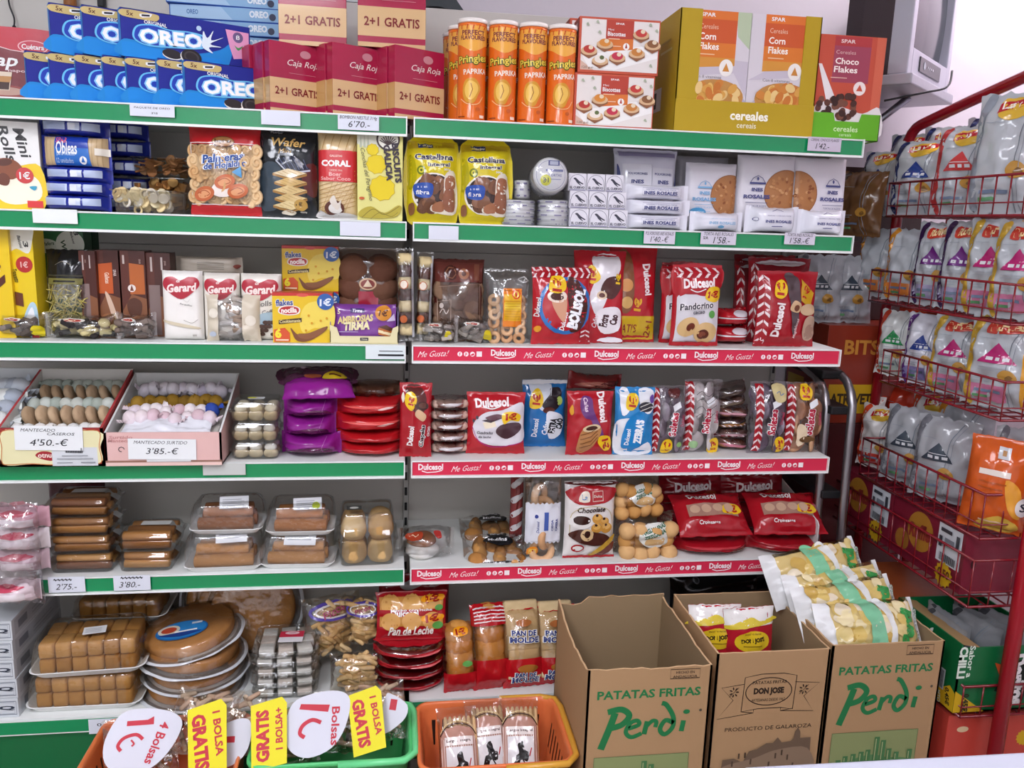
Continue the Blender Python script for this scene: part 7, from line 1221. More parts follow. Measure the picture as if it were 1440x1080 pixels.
def stickbag(x, y, z, w, h, lab, seed, rx, rz, grp, cols=('#d9c0a8', '#e2cdb6', '#cfb098'), n=30):
    o = T(empty('breadstick_bag', (x, y, z), (rx, 0, rz)), lab, 'breadstick bag', grp); r = random.Random(seed)
    bag(w, h, .06, clear('#fdfbf8', .11, .12, .6), [('P', '#5a2c22', [(.1, .3), (.2, .42), (.34, .38), (.28, .24)]), ('P', '#c8502c', [(.14, .28), (.25, .33), (.3, .26), (.2, .22)]), ('P', '#e0b03c', [(.14, .33), (.2, .38), (.28, .34), (.2, .3)])], sv=.03, wr=.008, seed=seed, p=2.3, k='g').out('wrapper', o)
    for i in range(n): inst(good('stick', r.choice(cols), .02, .013), 'breadstick', (r.uniform(-.32, .32)*w, r.uniform(-.016, .0), h*(.08+.8*i/n)), (r.uniform(-.3, .3), r.uniform(-1, 1), r.uniform(-.4, .4)), o)
for i, (px, py, rz) in enumerate(((200, 1062, .3), (262, 1035, -.2), (318, 1050, .1))): x, z = at(px, py, -.3); stickbag(x, -.31+.03*i, z-.065, .17, .17, f'clear breadstick bag in the orange basket at the lower left, {("left", "middle", "right")[i]} one', 300+i, -1.0, rz, 'breadstick bags in the baskets')
for i, (px, py, rz) in enumerate(((405, 1040, .2), (470, 1030, -.1), (535, 1020, .15))): x, z = at(px, py, -.25); stickbag(x, -.26+.02*i, z-.065, .16, .16, f'clear breadstick bag in the green basket, {("left", "middle", "right")[i]} one', 305+i, -1.0, rz, 'breadstick bags in the baskets')
for i, (px, py, rz, yy) in enumerate(((650, 1050, .05, -.33), (693, 1035, .1, -.29), (735, 1035, -.06, -.3))):
    x, z = at(px, py, yy); w, h = .105, .2; o = T(empty('breadstick_bag', (x, yy, z-.125), (-.75, 0, rz)), f'breadstick bag with a striped card label in the right orange basket, {("left", "middle", "right")[i]} one', 'breadstick bag', 'card-labelled breadstick bags')
    D = [('p', '#b98a7a', [(.04, .02), (.96, .02), (.96, .62), (.85, .72), (.5, .76), (.15, .72), (.04, .62)])]+[('r', '#e0c9c0', .05+.06*k, .03, .075+.06*k, .62) for k in range(15)]+[('S', '#3a2420', .025, [(.04, .64), (.2, .74), (.5, .78), (.8, .74), (.96, .64)]), ('S', '#e6cf9a', .016, [(.04, .67), (.2, .77), (.5, .81), (.8, .77), (.96, .67)]), ('r', '#f0e6e2', .14, .52, .86, .62), ('t', '#4a2420', 'Largos Integral', .5, .57, .64, .08, 0, 0, .02), ('r', '#e6e4e6', .16, .06, .84, .5), ('P', '#1c1a1c', [(.3, .12), (.36, .26), (.45, .3), (.42, .4), (.55, .44), (.6, .34), (.7, .3), (.66, .2), (.5, .22), (.42, .12)]), ('s', '#b03038', .03, [(.72, .26), (.78, .36)]), ('s', '#1c1a1c', .03, [(.55, .22), (.66, .12)])]
    bag(w, h, .045, FILM, D, sv=.03, wr=.004, seed=310+i, p=2.6, k='g').out('wrapper', o)
    for k in range(7): inst(good('stick', '#dcb88a', h*.42, .0135), 'breadstick', ((k-3)*w*.115, -.004, h*.46), (0, PI/2, 0), o)
def card(px, py, y, pts, D, lab, rz, sc, rx=-.62, col='#d4d5e0', nm='offer_card', edge=None):
    x, z = at(px, py, y); b = MB(); P = smooth(pts, 4, True) if nm == 'offer_card' else pts; n = len(P)
    b.add([(a*sc, -.0006, c*sc) for a, c in P]+[(a*sc, .0006, c*sc) for a, c in P], [tuple(q) for q in tessellate_polygon([[Vector((a, c, 0)) for a, c in P]])]+[(i, (i+1) % n, n+(i+1) % n, n+i) for i in range(n)], mat(col, 'p'))
    b.dec(D, lambda a, c, o_: (a*sc, -.0008-o_, c*sc), 1, 1); o = b.out(nm, None, (x, y, z), (rx, -rz, 0)); T(o, lab, 'offer card'); return o
RD_ = '#c22a3c'
blob = [(-.5, -.1), (-.42, .3), (-.1, .46), (.3, .5), (.5, .36), (.45, -.05), (.25, -.36), (-.1, -.5), (-.38, -.4)]
E1 = [('p', RD_, [(-.3, .22), (-.02, .31), (.05, .38), (.09, .27), (.0, .24), (-.28, .15)]), ('S', RD_, .05, [(.02, .03), (-.1, .07), (-.25, -.02), (-.29, -.14), (-.22, -.2)]), ('S', RD_, .025, [(-.14, -.02), (-.08, -.06), (-.1, -.1)])]
card(198, 1042, -.32, blob, E1+[('t', RD_, '4 Bolsas', .24, .03, .62, .14, -92, 0, .02)], 'white rounded offer card with red writing in the lower left orange basket', -.35, .15)
card(478+ -32, 1018, -.3, blob, [('p', RD_, [(-.3, .22), (.16, .18), (.18, .29), (-.28, .3)]), ('S', RD_, .06, [(.06, .02), (-.08, .06), (-.22, -.02), (-.26, -.14), (-.18, -.2)]), ('t', RD_, 'Bolsas', .29, -.03, .58, .13, -88, 0, .02)], 'white rounded offer card with red writing in the green basket', -.05, .15)
yl = [(-.25, -.5), (.28, -.46), (.33, .4), (.26, .5), (-.22, .44)]
def ycard(px, py, y, rz, sc, lab, t1, t2, flip=1): card(px, py, y, yl, [('t', RD_, t1, -.06, -.02, .74, .2, -88*flip, 0, .05), ('t', RD_, t2, .19, .05, .6, .11, -88*flip, 0, .03)], lab, rz, sc, col='#e6da14', nm='offer_strip')
ycard(288, 1040, -.33, .18, .165, 'yellow gratis strip standing in the lower left orange basket', 'GRATIS', '1 BOLSA')
ycard(375, 1032, -.32, .14, .155, 'yellow gratis strip at the left end of the green basket', 'GRATIS', '1 BOLSA+', -1)
ycard(513, 1014, -.3, .2, .15, 'yellow gratis strip at the right side of the green basket', 'GRATIS', '1 BOLSA')
card(550, 1002, -.26, [(-.4, -.5), (.3, -.3), (.5, .1), (.1, .5), (-.1, .45)], [('t', RD_, '1', .1, .2, .2, .3, -20, 0, .05)], 'small white card leaning at the right end of the green basket', .2, .085)
card(325, 1045, -.3, blob, [('t', RD_, '1', -.1, .1, .14, .4, 80, 0, .05)], 'white rounded card partly behind the left yellow gratis strip', .2, .1)
# ---------------------------------------------------------------- cardboard boxes on the floor
KR, KRI = '#b3906a', '#9a8364'
def krate(x0, x1, y0, y1, h, lab, D, torn=0, lightn=KR):
    w, d, t = x1-x0, y1-y0, .005; o = T(empty('cardboard_box', ((x0+x1)/2, y0, 0)), lab, 'cardboard box', 'open cardboard boxes on the floor'); m, mi_ = mat(lightn, 'c'), mat(KRI, 'c'); r = random.Random(int(x0*100)+torn)
    def wall(P, nrm, nm, dec=None):
        # P: outline (a,z) along the wall, nrm maps (a, off, z) to local
        n = len(P); b = MB(); b.add([nrm(a, 0, z) for a, z in P]+[nrm(a, t, z) for a, z in P], [tuple(q) for q in tessellate_polygon([[Vector((a, z, 0)) for a, z in P]])], m)
        b.add([nrm(a, t, z) for a, z in P], [tuple(q)[::-1] for q in tessellate_polygon([[Vector((a, z, 0)) for a, z in P]])], mi_)
        b.add([nrm(a, q, z) for q in (0, t) for a, z in P], [(i, (i+1) % n, n+(i+1) % n, n+i) for i in range(n)], mat('#c9a880', 'c'))
        if dec: b.dec(dec, lambda a, z, o_: nrm(a-w/2, -o_, z), w, h)
        b.out(nm, o)
    def top(a0, a1, hh, amp, dip=None):
        k = 14; return [(a1+(a0-a1)*i/k, hh-(r.random()*amp if 0 < i < k else 0)-(dip(i/k) if dip else 0)) for i in range(k+1)]
    am = .006 if torn else .0015
    wall([(-w/2, 0), (w/2, 0)]+top(-w/2, w/2, h, am), lambda a, q, z: (a, q, z), 'front_panel', D)
    wall([(-w/2, 0), (w/2, 0)]+top(-w/2, w/2, h+(.008 if torn else 0), am, (lambda u: .02 if u > .72 else 0) if torn else None), lambda a, q, z: (a, d-q, z), 'back_panel')
    for s in (-1, 1): wall([(0, 0), (d, 0)]+top(0, d, h, am*1.6, (lambda u: .02*math.sin(u*PI)) if torn and s < 0 else None), lambda a, q, z, s=s: (s*(w/2-q), a, z), 'side_panel')
    MB().box(-w/2, w/2, 0, d, 0, t, m).out('bottom_panel', o); return o
GR = '#1f7a45'
def perdi_print(w, h):
    D = [('t', GR, 'PATATAS FRITAS', .5, .86, .84, .075, 0, 0, .03)]
    S = lambda P, q: ('S', GR, q*1.15, [(.13+(u-.31)*1.36, .69+(v-.69)*1.2) for u, v in P])
    X = lambda u, v: (u, v)
    D += [S([(.34, .755), (.42, .765), (.47, .735), (.43, .695), (.36, .68)], .045), S([(.385, .75), (.36, .69), (.31, .585)], .05), S([(.47, .675), (.53, .69), (.52, .71), (.48, .7), (.455, .66), (.49, .635), (.55, .65)], .032), S([(.58, .705), (.565, .645)], .036), S([(.575, .68), (.61, .705), (.635, .7), (.63, .675)], .03), S([(.74, .69), (.69, .705), (.66, .665), (.69, .64), (.735, .67), (.735, .72), (.69, .775), (.66, .785)], .034), S([(.8, .7), (.79, .65)], .036), ('e', GR, .815, .75, .028, .02), ('e', '#5a5040', .93, .755, .012, .012),
          ('s', '#4a3a2c', .006, [(.66, .935), (.9, .935), (.9, .985), (.66, .985)], True), ('t', '#4a3a2c', 'HECHO EN', .78, .968, .15, .022, 0, 0, .01), ('t', '#4a3a2c', 'ANDALUCIA', .78, .945, .2, .022, 0, 0, .01)]
    D += [('r', '#8f9a66', .08, .06, .86, .52), ('s', '#2f6b40', .004, [(.08, .06), (.86, .06), (.86, .52), (.08, .52)], True), ('P', '#5f8a58', [(.09, .3), (.2, .34), (.3, .37), (.45, .39), (.6, .37), (.84, .33), (.85, .07), (.09, .07)])]
    for i, (u, hh) in enumerate(((.14, .37), (.2, .39), (.27, .4), (.34, .41), (.4, .42), (.47, .49), (.53, .47), (.59, .42), (.66, .4), (.78, .41))): D += [('r', '#4a7d4c', u, .34, u+.045, hh), ('r', '#a9b07e', u+.01, .36, u+.018, hh-.01)]
    D += [('P', '#3f7446', [(.1, .33), (.3, .36), (.6, .35), (.84, .33), (.84, .28), (.5, .3), (.1, .27)])]
    return D
krate(.411, .715, -.425, -.055, .482, 'empty torn cardboard crisp box with green lettering, left of the three', perdi_print(.3, .48), 1)
J = '#3a2c20'
def dj_print():
    D = [('s', J, .007, [(.25, .855), (.7, .855), (.72, .87)][:2]+[(.72, .86), (.7, .685), (.25, .675), (.27, .86)], True)]
    D = [('s', J, .007, [(.25, .68), (.26, .865), (.4, .88), (.6, .88), (.72, .865), (.71, .68), (.6, .692), (.4, .692)], True), ('s', J, .006, [(.26, .83), (.06, .815), (.17, .745), (.04, .645), (.36, .67), (.36, .688)]), ('s', J, .006, [(.36, .67), (.25, .68)]), ('s', J, .006, [(.71, .83), (.93, .82), (.8, .75), (.9, .665), (.6, .675), (.6, .69)]), ('s', J, .006, [(.6, .675), (.71, .685)]),
         ('s', J, .008, [(.48+.205*math.cos(i*PI/16), .785+.075*math.sin(i*PI/16)) for i in range(32)], True), ('t', J, 'PATATAS FRITAS', .48, .835, .3, .028, 0, 0, .01), ('t', J, 'DON JOSE', .48, .785, .27, .075, 0, 0, .06), ('t', J, 'ARTESANAS DESDE 1967', .48, .74, .3, .026, 0, 0, 0), ('t', J, 'PRODUCTO DE GALAROZA', .51, .585, .78, .036, 0, 0, 0)]
    for u in (.17, .79):
        for k in range(7): a = k*.9; D.append(('e', J, u+.03*math.cos(a), .79+.02*math.sin(a), .014, .006, a))
        D.append(('s', J, .004, [(u-.04, .765), (u+.04, .815)]))
    D += [('p', '#6f5a48', [(.1, .3), (.12, .42), (.22, .425), (.3, .4), (.35, .46), (.42, .47), (.5, .5), (.56, .5), (.6, .53), (.64, .5), (.72, .505), (.745, .52), (.75, .555), (.775, .58), (.8, .555), (.805, .52), (.9, .52), (.92, .3)]), ('P', '#8d7660', [(.12, .38), (.4, .42), (.6, .46), (.88, .46), (.9, .31), (.12, .31)])]
    for k in range(12): D.append(('r', '#4f3e30', .2+.055*k, .38+.05*math.sin(k), .215+.055*k, .41+.05*math.sin(k)))
    return D
krate(.735, 1.028, -.405, -.08, .498, 'cardboard crisp box with a brown ribbon crest, middle of the three', dj_print())
krate(1.033, 1.336, -.405, -.08, .506, 'cardboard crisp box full of crisp bags with green lettering, right of the three', perdi_print(.3, .5))
# crisp bags in the middle box
D = [('p', '#e6e3df', [(0, .8), (1, .8), (1, 1), (0, 1)]), ('P', '#d9c23a', [(.0, .8), (.3, .86), (.5, .9), (.7, .85), (1, .88), (1, .83), (0, .76)]), ('e', '#e2c02a', .5, .62, .36, .19), ('t', '#2a2018', 'DON JOSE', .5, .63, .46, .1, 4, 0, .06), ('r', '#7a5a1c', .3, .56, .7, .57), ('t', '#7a5a1c', 'PATATAS FRITAS', .5, .71, .34, .03)]
dj = bag(.145, .22, .06, lambda u, v: mat('#b01c2c', 'g') if v > .42 else clear('#f6ecdc', .07, .12, .5), D+[('P', '#d9a24a', [(.1, .1), (.3, .4), (.6, .42), (.9, .35), (.9, .08)])], sv=.03, wr=.006, seed=330, p=2.4, k='g').mesh('crisp_bag')
for i, (px, py, yy, rz) in enumerate(((1003, 866, -.2, -.06), (1052, 870, -.22, .05))):
    x, z = at(px, py, yy); o = inst(dj, 'crisp_bag', (x, yy-.03, z-.185), (-.15, 0, rz)); T(o, f'red and white crisp bag with a yellow oval in the middle cardboard box, {("left", "right")[i]} one', 'crisp bag', 'crisp bags in the middle cardboard box')
# crisp bags in the right box
def perdi_bag(seed):
    b = MB(); r = random.Random(seed); D = []
    for i in range(46): u, v = r.uniform(.17, .92), r.uniform(.08, .92); D.append(('P', r.choice(['#dcc070', '#e6d08c', '#cfae58', '#efe0b0', '#c9a654', '#e9dcc0']), [(u+q*math.cos(a_)*.5, v+q*math.sin(a_)) for a_, q in [(k*1.05, r.uniform(.07, .17)) for k in range(6)]]))  # palest crisp colours paint in white highlights and film haze
    D += [('P', '#7fc49a', [(.42, .02), (.56, .02), (.6, .5), (.56, .98), (.42, .98), (.46, .5)]), ('P', '#e8eae6', [(.58, .02), (.66, .5), (.58, .98), (.68, .98), (.71, .5), (.66, .02)]), ('t', '#3d9a4e', 'Perdi', .84, .5, .34, .13, 78, .2, .06), ('t', '#9aa89a', 'Patatas', .95, .5, .34, .05, 78)]
    bag(.28, .155, .07, lambda u, v: mat('#e3e4e4', 'f') if u < .13 or u > .97 else (mat('#d6bd7c', 'g') if .1 < v < .92 else clear('#f6f0dc', .1, .12, .5)), D, su=.03, sv=.02, wr=.007, seed=seed, p=2.3, k='g', mb=b); return b
for i, (px, py, yy, rz, ry) in enumerate(((1160, 800, -.16, .25, -.2), (1190, 832, -.22, .2, -.14), (1204, 852, -.28, .15, -.12), (1232, 882, -.345, .0, -.03))):
    x, z = at(px, py, yy); o = perdi_bag(340+i).out('crisp_bag', None, (x, yy-.015, z-.088), (-.6, ry, 0)); T(o, f'clear crisp bag with green print in the right cardboard box, {("rearmost", "second from the back", "second from the front", "frontmost")[i]}', 'crisp bag', 'crisp bags in the right cardboard box')
x, w, h = fit(942, 1100, 813, ZB, .16); o = bag(w, h, .09, mat('#121318', 'g'), [('e', '#5a5c64', .22, .9, .03, .03), ('e', '#121318', .22, .9, .02, .02), ('P', '#3a2a20', [(.4, .72), (.95, .78), (.9, .66), (.5, .66)])], sv=.04, wr=.007, seed=350, k='g').out('snack_bag', None, (x, .21, ZB), (-.05, 0, 0)); T(o, 'black bag standing on the base shelf behind the cardboard boxes', 'snack bag')
# white counter edge nearest the viewpoint
b = MB().box(-.6, .6, -.28, .28, .86, .9, mat('#b4b8c6', 'p'), .006); b.box(-.57, .57, -.25, .25, 0, .86, mat('#c9c9cc', 'p'), .004); o = b.out('white_counter', None, (.95, -1.626, 0), (0, 0, -.018)); T(o, 'white counter top edge along the bottom right of the view', 'counter')
# ---------------------------------------------------------------- red wire snack rack on the right
RR = mat('#8e1320', 'g'); RW = mat('#7d1320', 'g'); XF = 1.4
rack = T(empty('snack_rack', (1.5, -.1, 0)), 'red wire snack rack standing at the right edge beside the shelving', 'rack')
def loc(p): return (p[0]-1.5, p[1]+.1, p[2])
b = MB(); P = [(1.5, .27, .02), (1.5, .27, 1.74)]+[(1.5, .27-.07*(1-math.cos(a)), 1.74+.09*math.sin(a)) for a in (.3, .6, .9, 1.2, 1.5)]+[(1.5, .0, 1.868), (1.5, -.25, 1.91), (1.5, -.36, 1.93), (1.5, -.42, 1.9), (1.5, -.435, 1.82)]
b.tube([loc(p) for p in P], .0155, RR, 12); b.out('frame_tube', rack)
MB().tube([loc(p) for p in ((1.5, -.435, 1.84), (1.5, -.435, .02))], .0185, mat('#b3152a', 'g'), 14).out('post', rack)
def wire(z0, z1, y0=-.4, y1=.16, x0=XF, x1=1.68, dz=.0, n=12, lab='wire_basket'):
    b = MB(); r = .0024; T_ = lambda pts, rr=r: b.tube([loc(p) for p in pts], rr, RW, 6)
    for z, rr in ((z0, .0035), (z1, .0035), (z0+(z1-z0)*.32, .002)): T_([(x0, y1, z), (x0, y0, z)], rr); T_([(x0, y0, z), (x1, y0, z)], rr); T_([(x0, y1, z), (x1, y1, z)], rr)
    for i in range(n+1): y = y0+(y1-y0)*i/n; T_([(x0, y, z1), (x0, y, z0), (x1, y, z0)])
    for i in range(1, 6): x = x0+(x1-x0)*i/5; T_([(x, y0, z1), (x, y0, z0), (x, y1, z0)])
    b.out(lab, rack)
LV = [(1.56, 1.655, -.42, .17), (1.306, 1.4, -.385, .21), (1.076, 1.17, -.4, .1), (.77, .885, -.39, .15), (.585, .71, -.385, .3), (.295, .38, -.415, .2)]
for q in LV: wire(*q)
for x_, y_ in ((1.68, -.43), (1.68, .27)): MB().tube([loc(p) for p in ((x_, y_, .02), (x_, y_, 1.75))], .012, RR, 10).out('rear_post', rack)
def yon(px, py, x): d = ray(px, py); return CAM.y+d.y*(x-CAM.x)/d.x
# crisp bag faces
TRI = {'b': '#2a3f86', 'g': '#1f8a4a', 'm': '#b0206a', 'p': '#6a2a7a', 'r': '#c23a3a', 'k': '#3a4450'}
def chip(base='#b6bbc0', stripe='#2a2f6a', tri='b', logo='L', side=None, foot=None, su=.5, seed=1):
    D = []
    if side: D.append(('p', side, [(.8, .02), (1, .02), (1, .98), (.78, .98)]))
    if foot: D.append(('r', foot, .06, .06, .62, .24))
    if stripe: D += [('P', stripe, [(.1, .97), (.01, .8), (.0, .5), (.02, .2), (.1, .03), (.18, .03), (.12, .25), (.1, .5), (.12, .78), (.22, .97)]), ('S', '#7d8690', .014, [(.66, .02), (.6, .3), (.62, .7), (.74, .95)]), ('S', '#8d959f', .008, [(.72, .02), (.66, .3), (.68, .7), (.8, .95)])]
    if logo == 'L': D += [('P', '#d9b03a', [(.28, .82), (.34, .93), (.66, .95), (.74, .86), (.6, .78), (.38, .76)]), ('p', '#b3202a', [(.26, .82), (.72, .88), (.74, .95), (.28, .9)]), ('t', '#fbf3e6', "Lay's", .5, .885, .36, .13, 8, .2, .03)]
    if logo == 'R': D += [('P', '#c23a2a', [(.25, .8), (.3, .93), (.5, .9), (.75, .95), (.78, .84), (.5, .8)]), ('t', '#f3d9a0', 'Ruffles', .52, .875, .44, .14, 6, .2, .04)]
    if tri: c = TRI[tri]; D += [('p', c, [(.18, .48), (.72, .48), (.45, .7)]), ('r', '#dfe2e6', .3, .565, .6, .572), ('r', '#dfe2e6', .3, .51, .4, .545), ('r', '#dfe2e6', .44, .51, .5, .545), ('r', '#dfe2e6', .54, .51, .62, .545), ('r', '#aab2bc', .2, .43, .6, .436), ('r', '#aab2bc', .2, .4, .55, .406)]
    D += [('P', '#b98a3a', [(.5, .36), (.58, .42), (.7, .4), (.76, .32), (.64, .28), (.54, .3)]), ('P', '#7d5a2c', [(.6, .33), (.66, .37), (.72, .33), (.66, .3)]), ('r', '#6f7f98', .2, .16, .56, .19), ('r', '#5f9a6a', .2, .1, .4, .13), ('r', '#8d97a3', .16, .74, .4, .744), ('r', '#9aa8b4', .16, .3, .45, .306), ('r', '#9aa8b4', .16, .27, .4, .276)]
    return bag(.16, .24, .07, mat(base, 'g'), D, sv=.045, wr=.012, seed=seed, p=2.2, k='g', g=.012, nu=20, nv=26, edge=.002)
_CH = {}
def rbag(px, py, zb, h, w, kind, lab, grp, x=1.48, yaw=-1.0, rx=-.08, ry=0):
    """crisp bag in the rack; px, py = middle of its visible lower part"""
    if kind not in _CH: _CH[kind] = chip(**KINDS[kind]).mesh('crisp_bag')
    y = yon(px, py, x); o = inst(_CH[kind], 'crisp_bag', (x, y, zb), (rx, ry, yaw), sc=(w/.16, 1, h/.24)); o.rotation_euler = (Matrix.Rotation(yaw, 3, 'Z') @ Matrix.Rotation(rx, 3, 'X') @ Matrix.Rotation(ry, 3, 'Y')).to_euler(); T(o, lab, 'crisp bag', grp)
KINDS = dict(lay=dict(stripe='#27305e', tri='b', seed=1), layr=dict(stripe='#b03a3a', tri='r', seed=2), layg=dict(stripe='#8a929c', tri=None, side='#dde2e0', seed=3), ruf=dict(stripe='#3a1f4a', tri='p', logo='R', foot='#a9a3c4', seed=4), ora=dict(stripe='#d08a2a', tri=None, logo=None, foot='#d9803a', seed=5), yel=dict(stripe='#c9a43a', tri='m', logo='R', foot='#c9789a', side='#e0a030', seed=6),
  grn=dict(base='#d9dcda', stripe='#b8402a', tri='g', logo=None, foot='#cfe0d8', seed=7), pur=dict(base='#d5d5de', stripe='#5a2a7a', tri='b', logo=None, foot='#8d84b8', side='#b8482a', seed=8), gry=dict(base='#a9abb0', stripe='#6d6f76', tri='k', logo=None, foot='#8f949a', seed=9), red=dict(base='#c23a22', stripe=None, tri=None, logo=None, side='#e0dad4', seed=10), whr=dict(base='#d9d6d4', stripe='#d0482a', tri=None, logo='L', foot='#c0392f', seed=11), blk=dict(base='#8d8f92', stripe='#4a4c50', tri=None, logo=None, foot='#6d6f7a', seed=12), brn=dict(base='#6b4a2c', stripe='#3a2a1c', tri=None, logo=None, seed=13))
G = 'crisp bags in the top rack basket'; z = 1.566
for a in ((1238, 282, z, .2, .14, 'lay', 'crisp bag with a dark stripe at the far left end of the top rack basket'), (1290, 285, z, .215, .17, 'lay', 'white crisp bag with a red banner, second from the left in the top rack basket'), (1352, 285, z, .235, .17, 'layr', 'white crisp bag with a red stripe in the middle of the top rack basket'), (1412, 285, z, .3, .19, 'layg', 'tallest pale crisp bag at the near end of the top rack basket')): rbag(*a, G)
for i, (px, h) in enumerate(((1262, .26), (1310, .265), (1372, .27))): rbag(px+14, 285, z, h, .15, 'lay', f'crisp bag in the rear row of the top rack basket, {("far", "middle", "near")[i]} one', G, x=1.6, rx=.0)
G = 'crisp bags in the second rack basket'; z = 1.312
for a in ((1232, 405, z, .215, .14, 'ora', 'white and orange crisp bag at the far end of the second rack basket'), (1275, 408, z, .215, .15, 'ora', 'white and orange crisp bag, second from the far end of the second rack basket'), (1312, 412, z, .235, .13, 'ruf', 'white and purple striped crisp bag in the second rack basket, far one'), (1352, 418, z, .24, .14, 'ruf', 'white and purple striped crisp bag in the second rack basket, near one'), (1392, 424, z, .245, .15, 'yel', 'crisp bag with a mustard stripe in the second rack basket'), (1432, 430, z, .24, .15, 'yel', 'crisp bag with a mustard stripe at the near end of the second rack basket')): rbag(*a, G)
for i, px in enumerate((1330, 1385, 1425)): rbag(px, 400, z, .235, .15, 'ruf' if i < 2 else 'yel', f'crisp bag in the rear row of the second rack basket, {("far", "middle", "near")[i]} one', G, x=1.6, rx=0)
G = 'crisp bags in the third rack basket'; z = 1.082
for a in ((1257, 530, z, .2, .13, 'grn', 'white crisp bag with a green triangle in the third rack basket'), (1296, 540, z, .205, .13, 'pur', 'white crisp bag with a blue triangle and orange side in the third rack basket'), (1340, 552, z, .215, .15, 'yel', 'crisp bag with a pink triangle in the middle of the third rack basket'), (1402, 570, z, .235, .18, 'yel', 'large crisp bag with a pink triangle at the near end of the third rack basket')): rbag(*a, G)
for i, (px, k) in enumerate(((1280, 'red'), (1320, 'red'), (1372, 'yel'))): rbag(px+6, 530, z, .225, .15, k, f'crisp bag in the rear row of the third rack basket, {("far", "middle", "near")[i]} one', G, x=1.6, rx=0)
G = 'crisp bags in the fourth rack basket'; z = .776
for a in ((1204, 645, z, .22, .14, 'red', 'red and white crisp bag at the far end of the fourth rack basket'), (1232, 660, z, .2, .14, 'whr', 'white crisp bag with a red panel in the fourth rack basket'), (1272, 680, z, .23, .16, 'gry', 'grey crisp bag in the fourth rack basket, far one of two'), (1318, 705, z, .235, .17, 'gry', 'grey crisp bag in the fourth rack basket, near one of two')): rbag(*a, G)
for i, px in enumerate((1222, 1262, 1312, 1352)): rbag(px, 640, z, .27, .16, ('red', 'red', 'whr', 'ora')[i], f'crisp bag in the rear row of the fourth rack basket, {ORD[i]} from the far end', G, x=1.6, rx=0)
y = yon(1392, 735, 1.46); D = [('P', '#d9b34a', [(.3, .1), (.6, .2), (.9, .12), (.8, .02), (.3, .02)]), ('P', '#e8a23a', [(.6, .6), (.85, .5), (.9, .2), (.7, .3)]), ('r', '#e9ddd2', .18, .62, .66, .68), ('r', '#cfd2d6', .42, .8, .6, .92), ('t', '#b98a5a', '1', .51, .86, .06, .09), ('r', '#b3521c', .2, .54, .62, .555), ('r', '#b3521c', .2, .48, .58, .495), ('e', WH, .93, .33, .12, .16), ('t', '#2a2a3a', 'S', .93, .33, .1, .14), ('r', '#e3c4a4', .3, .12, .7, .135)]
o = bag(.15, .24, .1, mat('#cf5a1c', 'g'), D, sv=.04, wr=.008, seed=360, p=2.1, k='g').out('crisp_bag', None, (1.46, y, .776), (-.06, .04, -.7)); T(o, 'plump orange crisp bag at the near end of the fourth rack basket', 'crisp bag', G)
rbag(1428, 730, z, .25, .14, 'gry', 'grey crisp bag beside the plump orange one', G, x=1.58, yaw=-.5)
# maroon cartons in the fifth basket
def maroon(w, near):
    b = MB(); h, d = .165, .24; M = '#7a1c30'
    D = [('e', '#b07a2c', .42, .62, .18, .18), ('t', '#8a2a2a', 'Ruffles', .44, .62, .34, .14, 6, .2, .05), ('e', '#a06a2a', .18, .32, .1, .1), ('r', '#d3d8de', .66, .34, .96, .98)]+[('r', '#2a2e36', .7+.012*i, .37, .705+.012*i+.004*(i % 2), .5) for i in range(18)]+[('r', '#3a3e46', .7, .86, .84, .92), ('r', '#7d838c', .76, .66, .88, .78), ('r', '#3a3e46', .69, .6, .73, .78), ('r', '#3a3e46', .9, .7, .94, .9)]
    D += [('p', '#c9a01e', [(.8+(.115 if i % 2 else .095)*math.cos(i*PI/14), .17+(.115 if i % 2 else .095)*w/h*math.sin(i*PI/14)) for i in range(28)]), ('t', '#5a1f1c', '0,50', .8, .18, .15, .09, 0, 0, .04)]
    carton(w, h, d, M, D, right=[('e', '#2a0f14', .12, .5, .03, .05)] if near else (), mb=b, k='f'); return b
for i, (y0, y1, lab) in enumerate(((-.012, .295, 'far maroon crisp carton with a white label in the fifth rack basket'), (-.33, -.018, 'near maroon crisp carton with a gold round print in the fifth rack basket'))):
    o = maroon(y1-y0, i).out('crisp_carton', None, (1.415+.12, (y0+y1)/2, .592), (0, 0, -PI/2)); T(o, lab, 'carton', 'maroon crisp cartons')
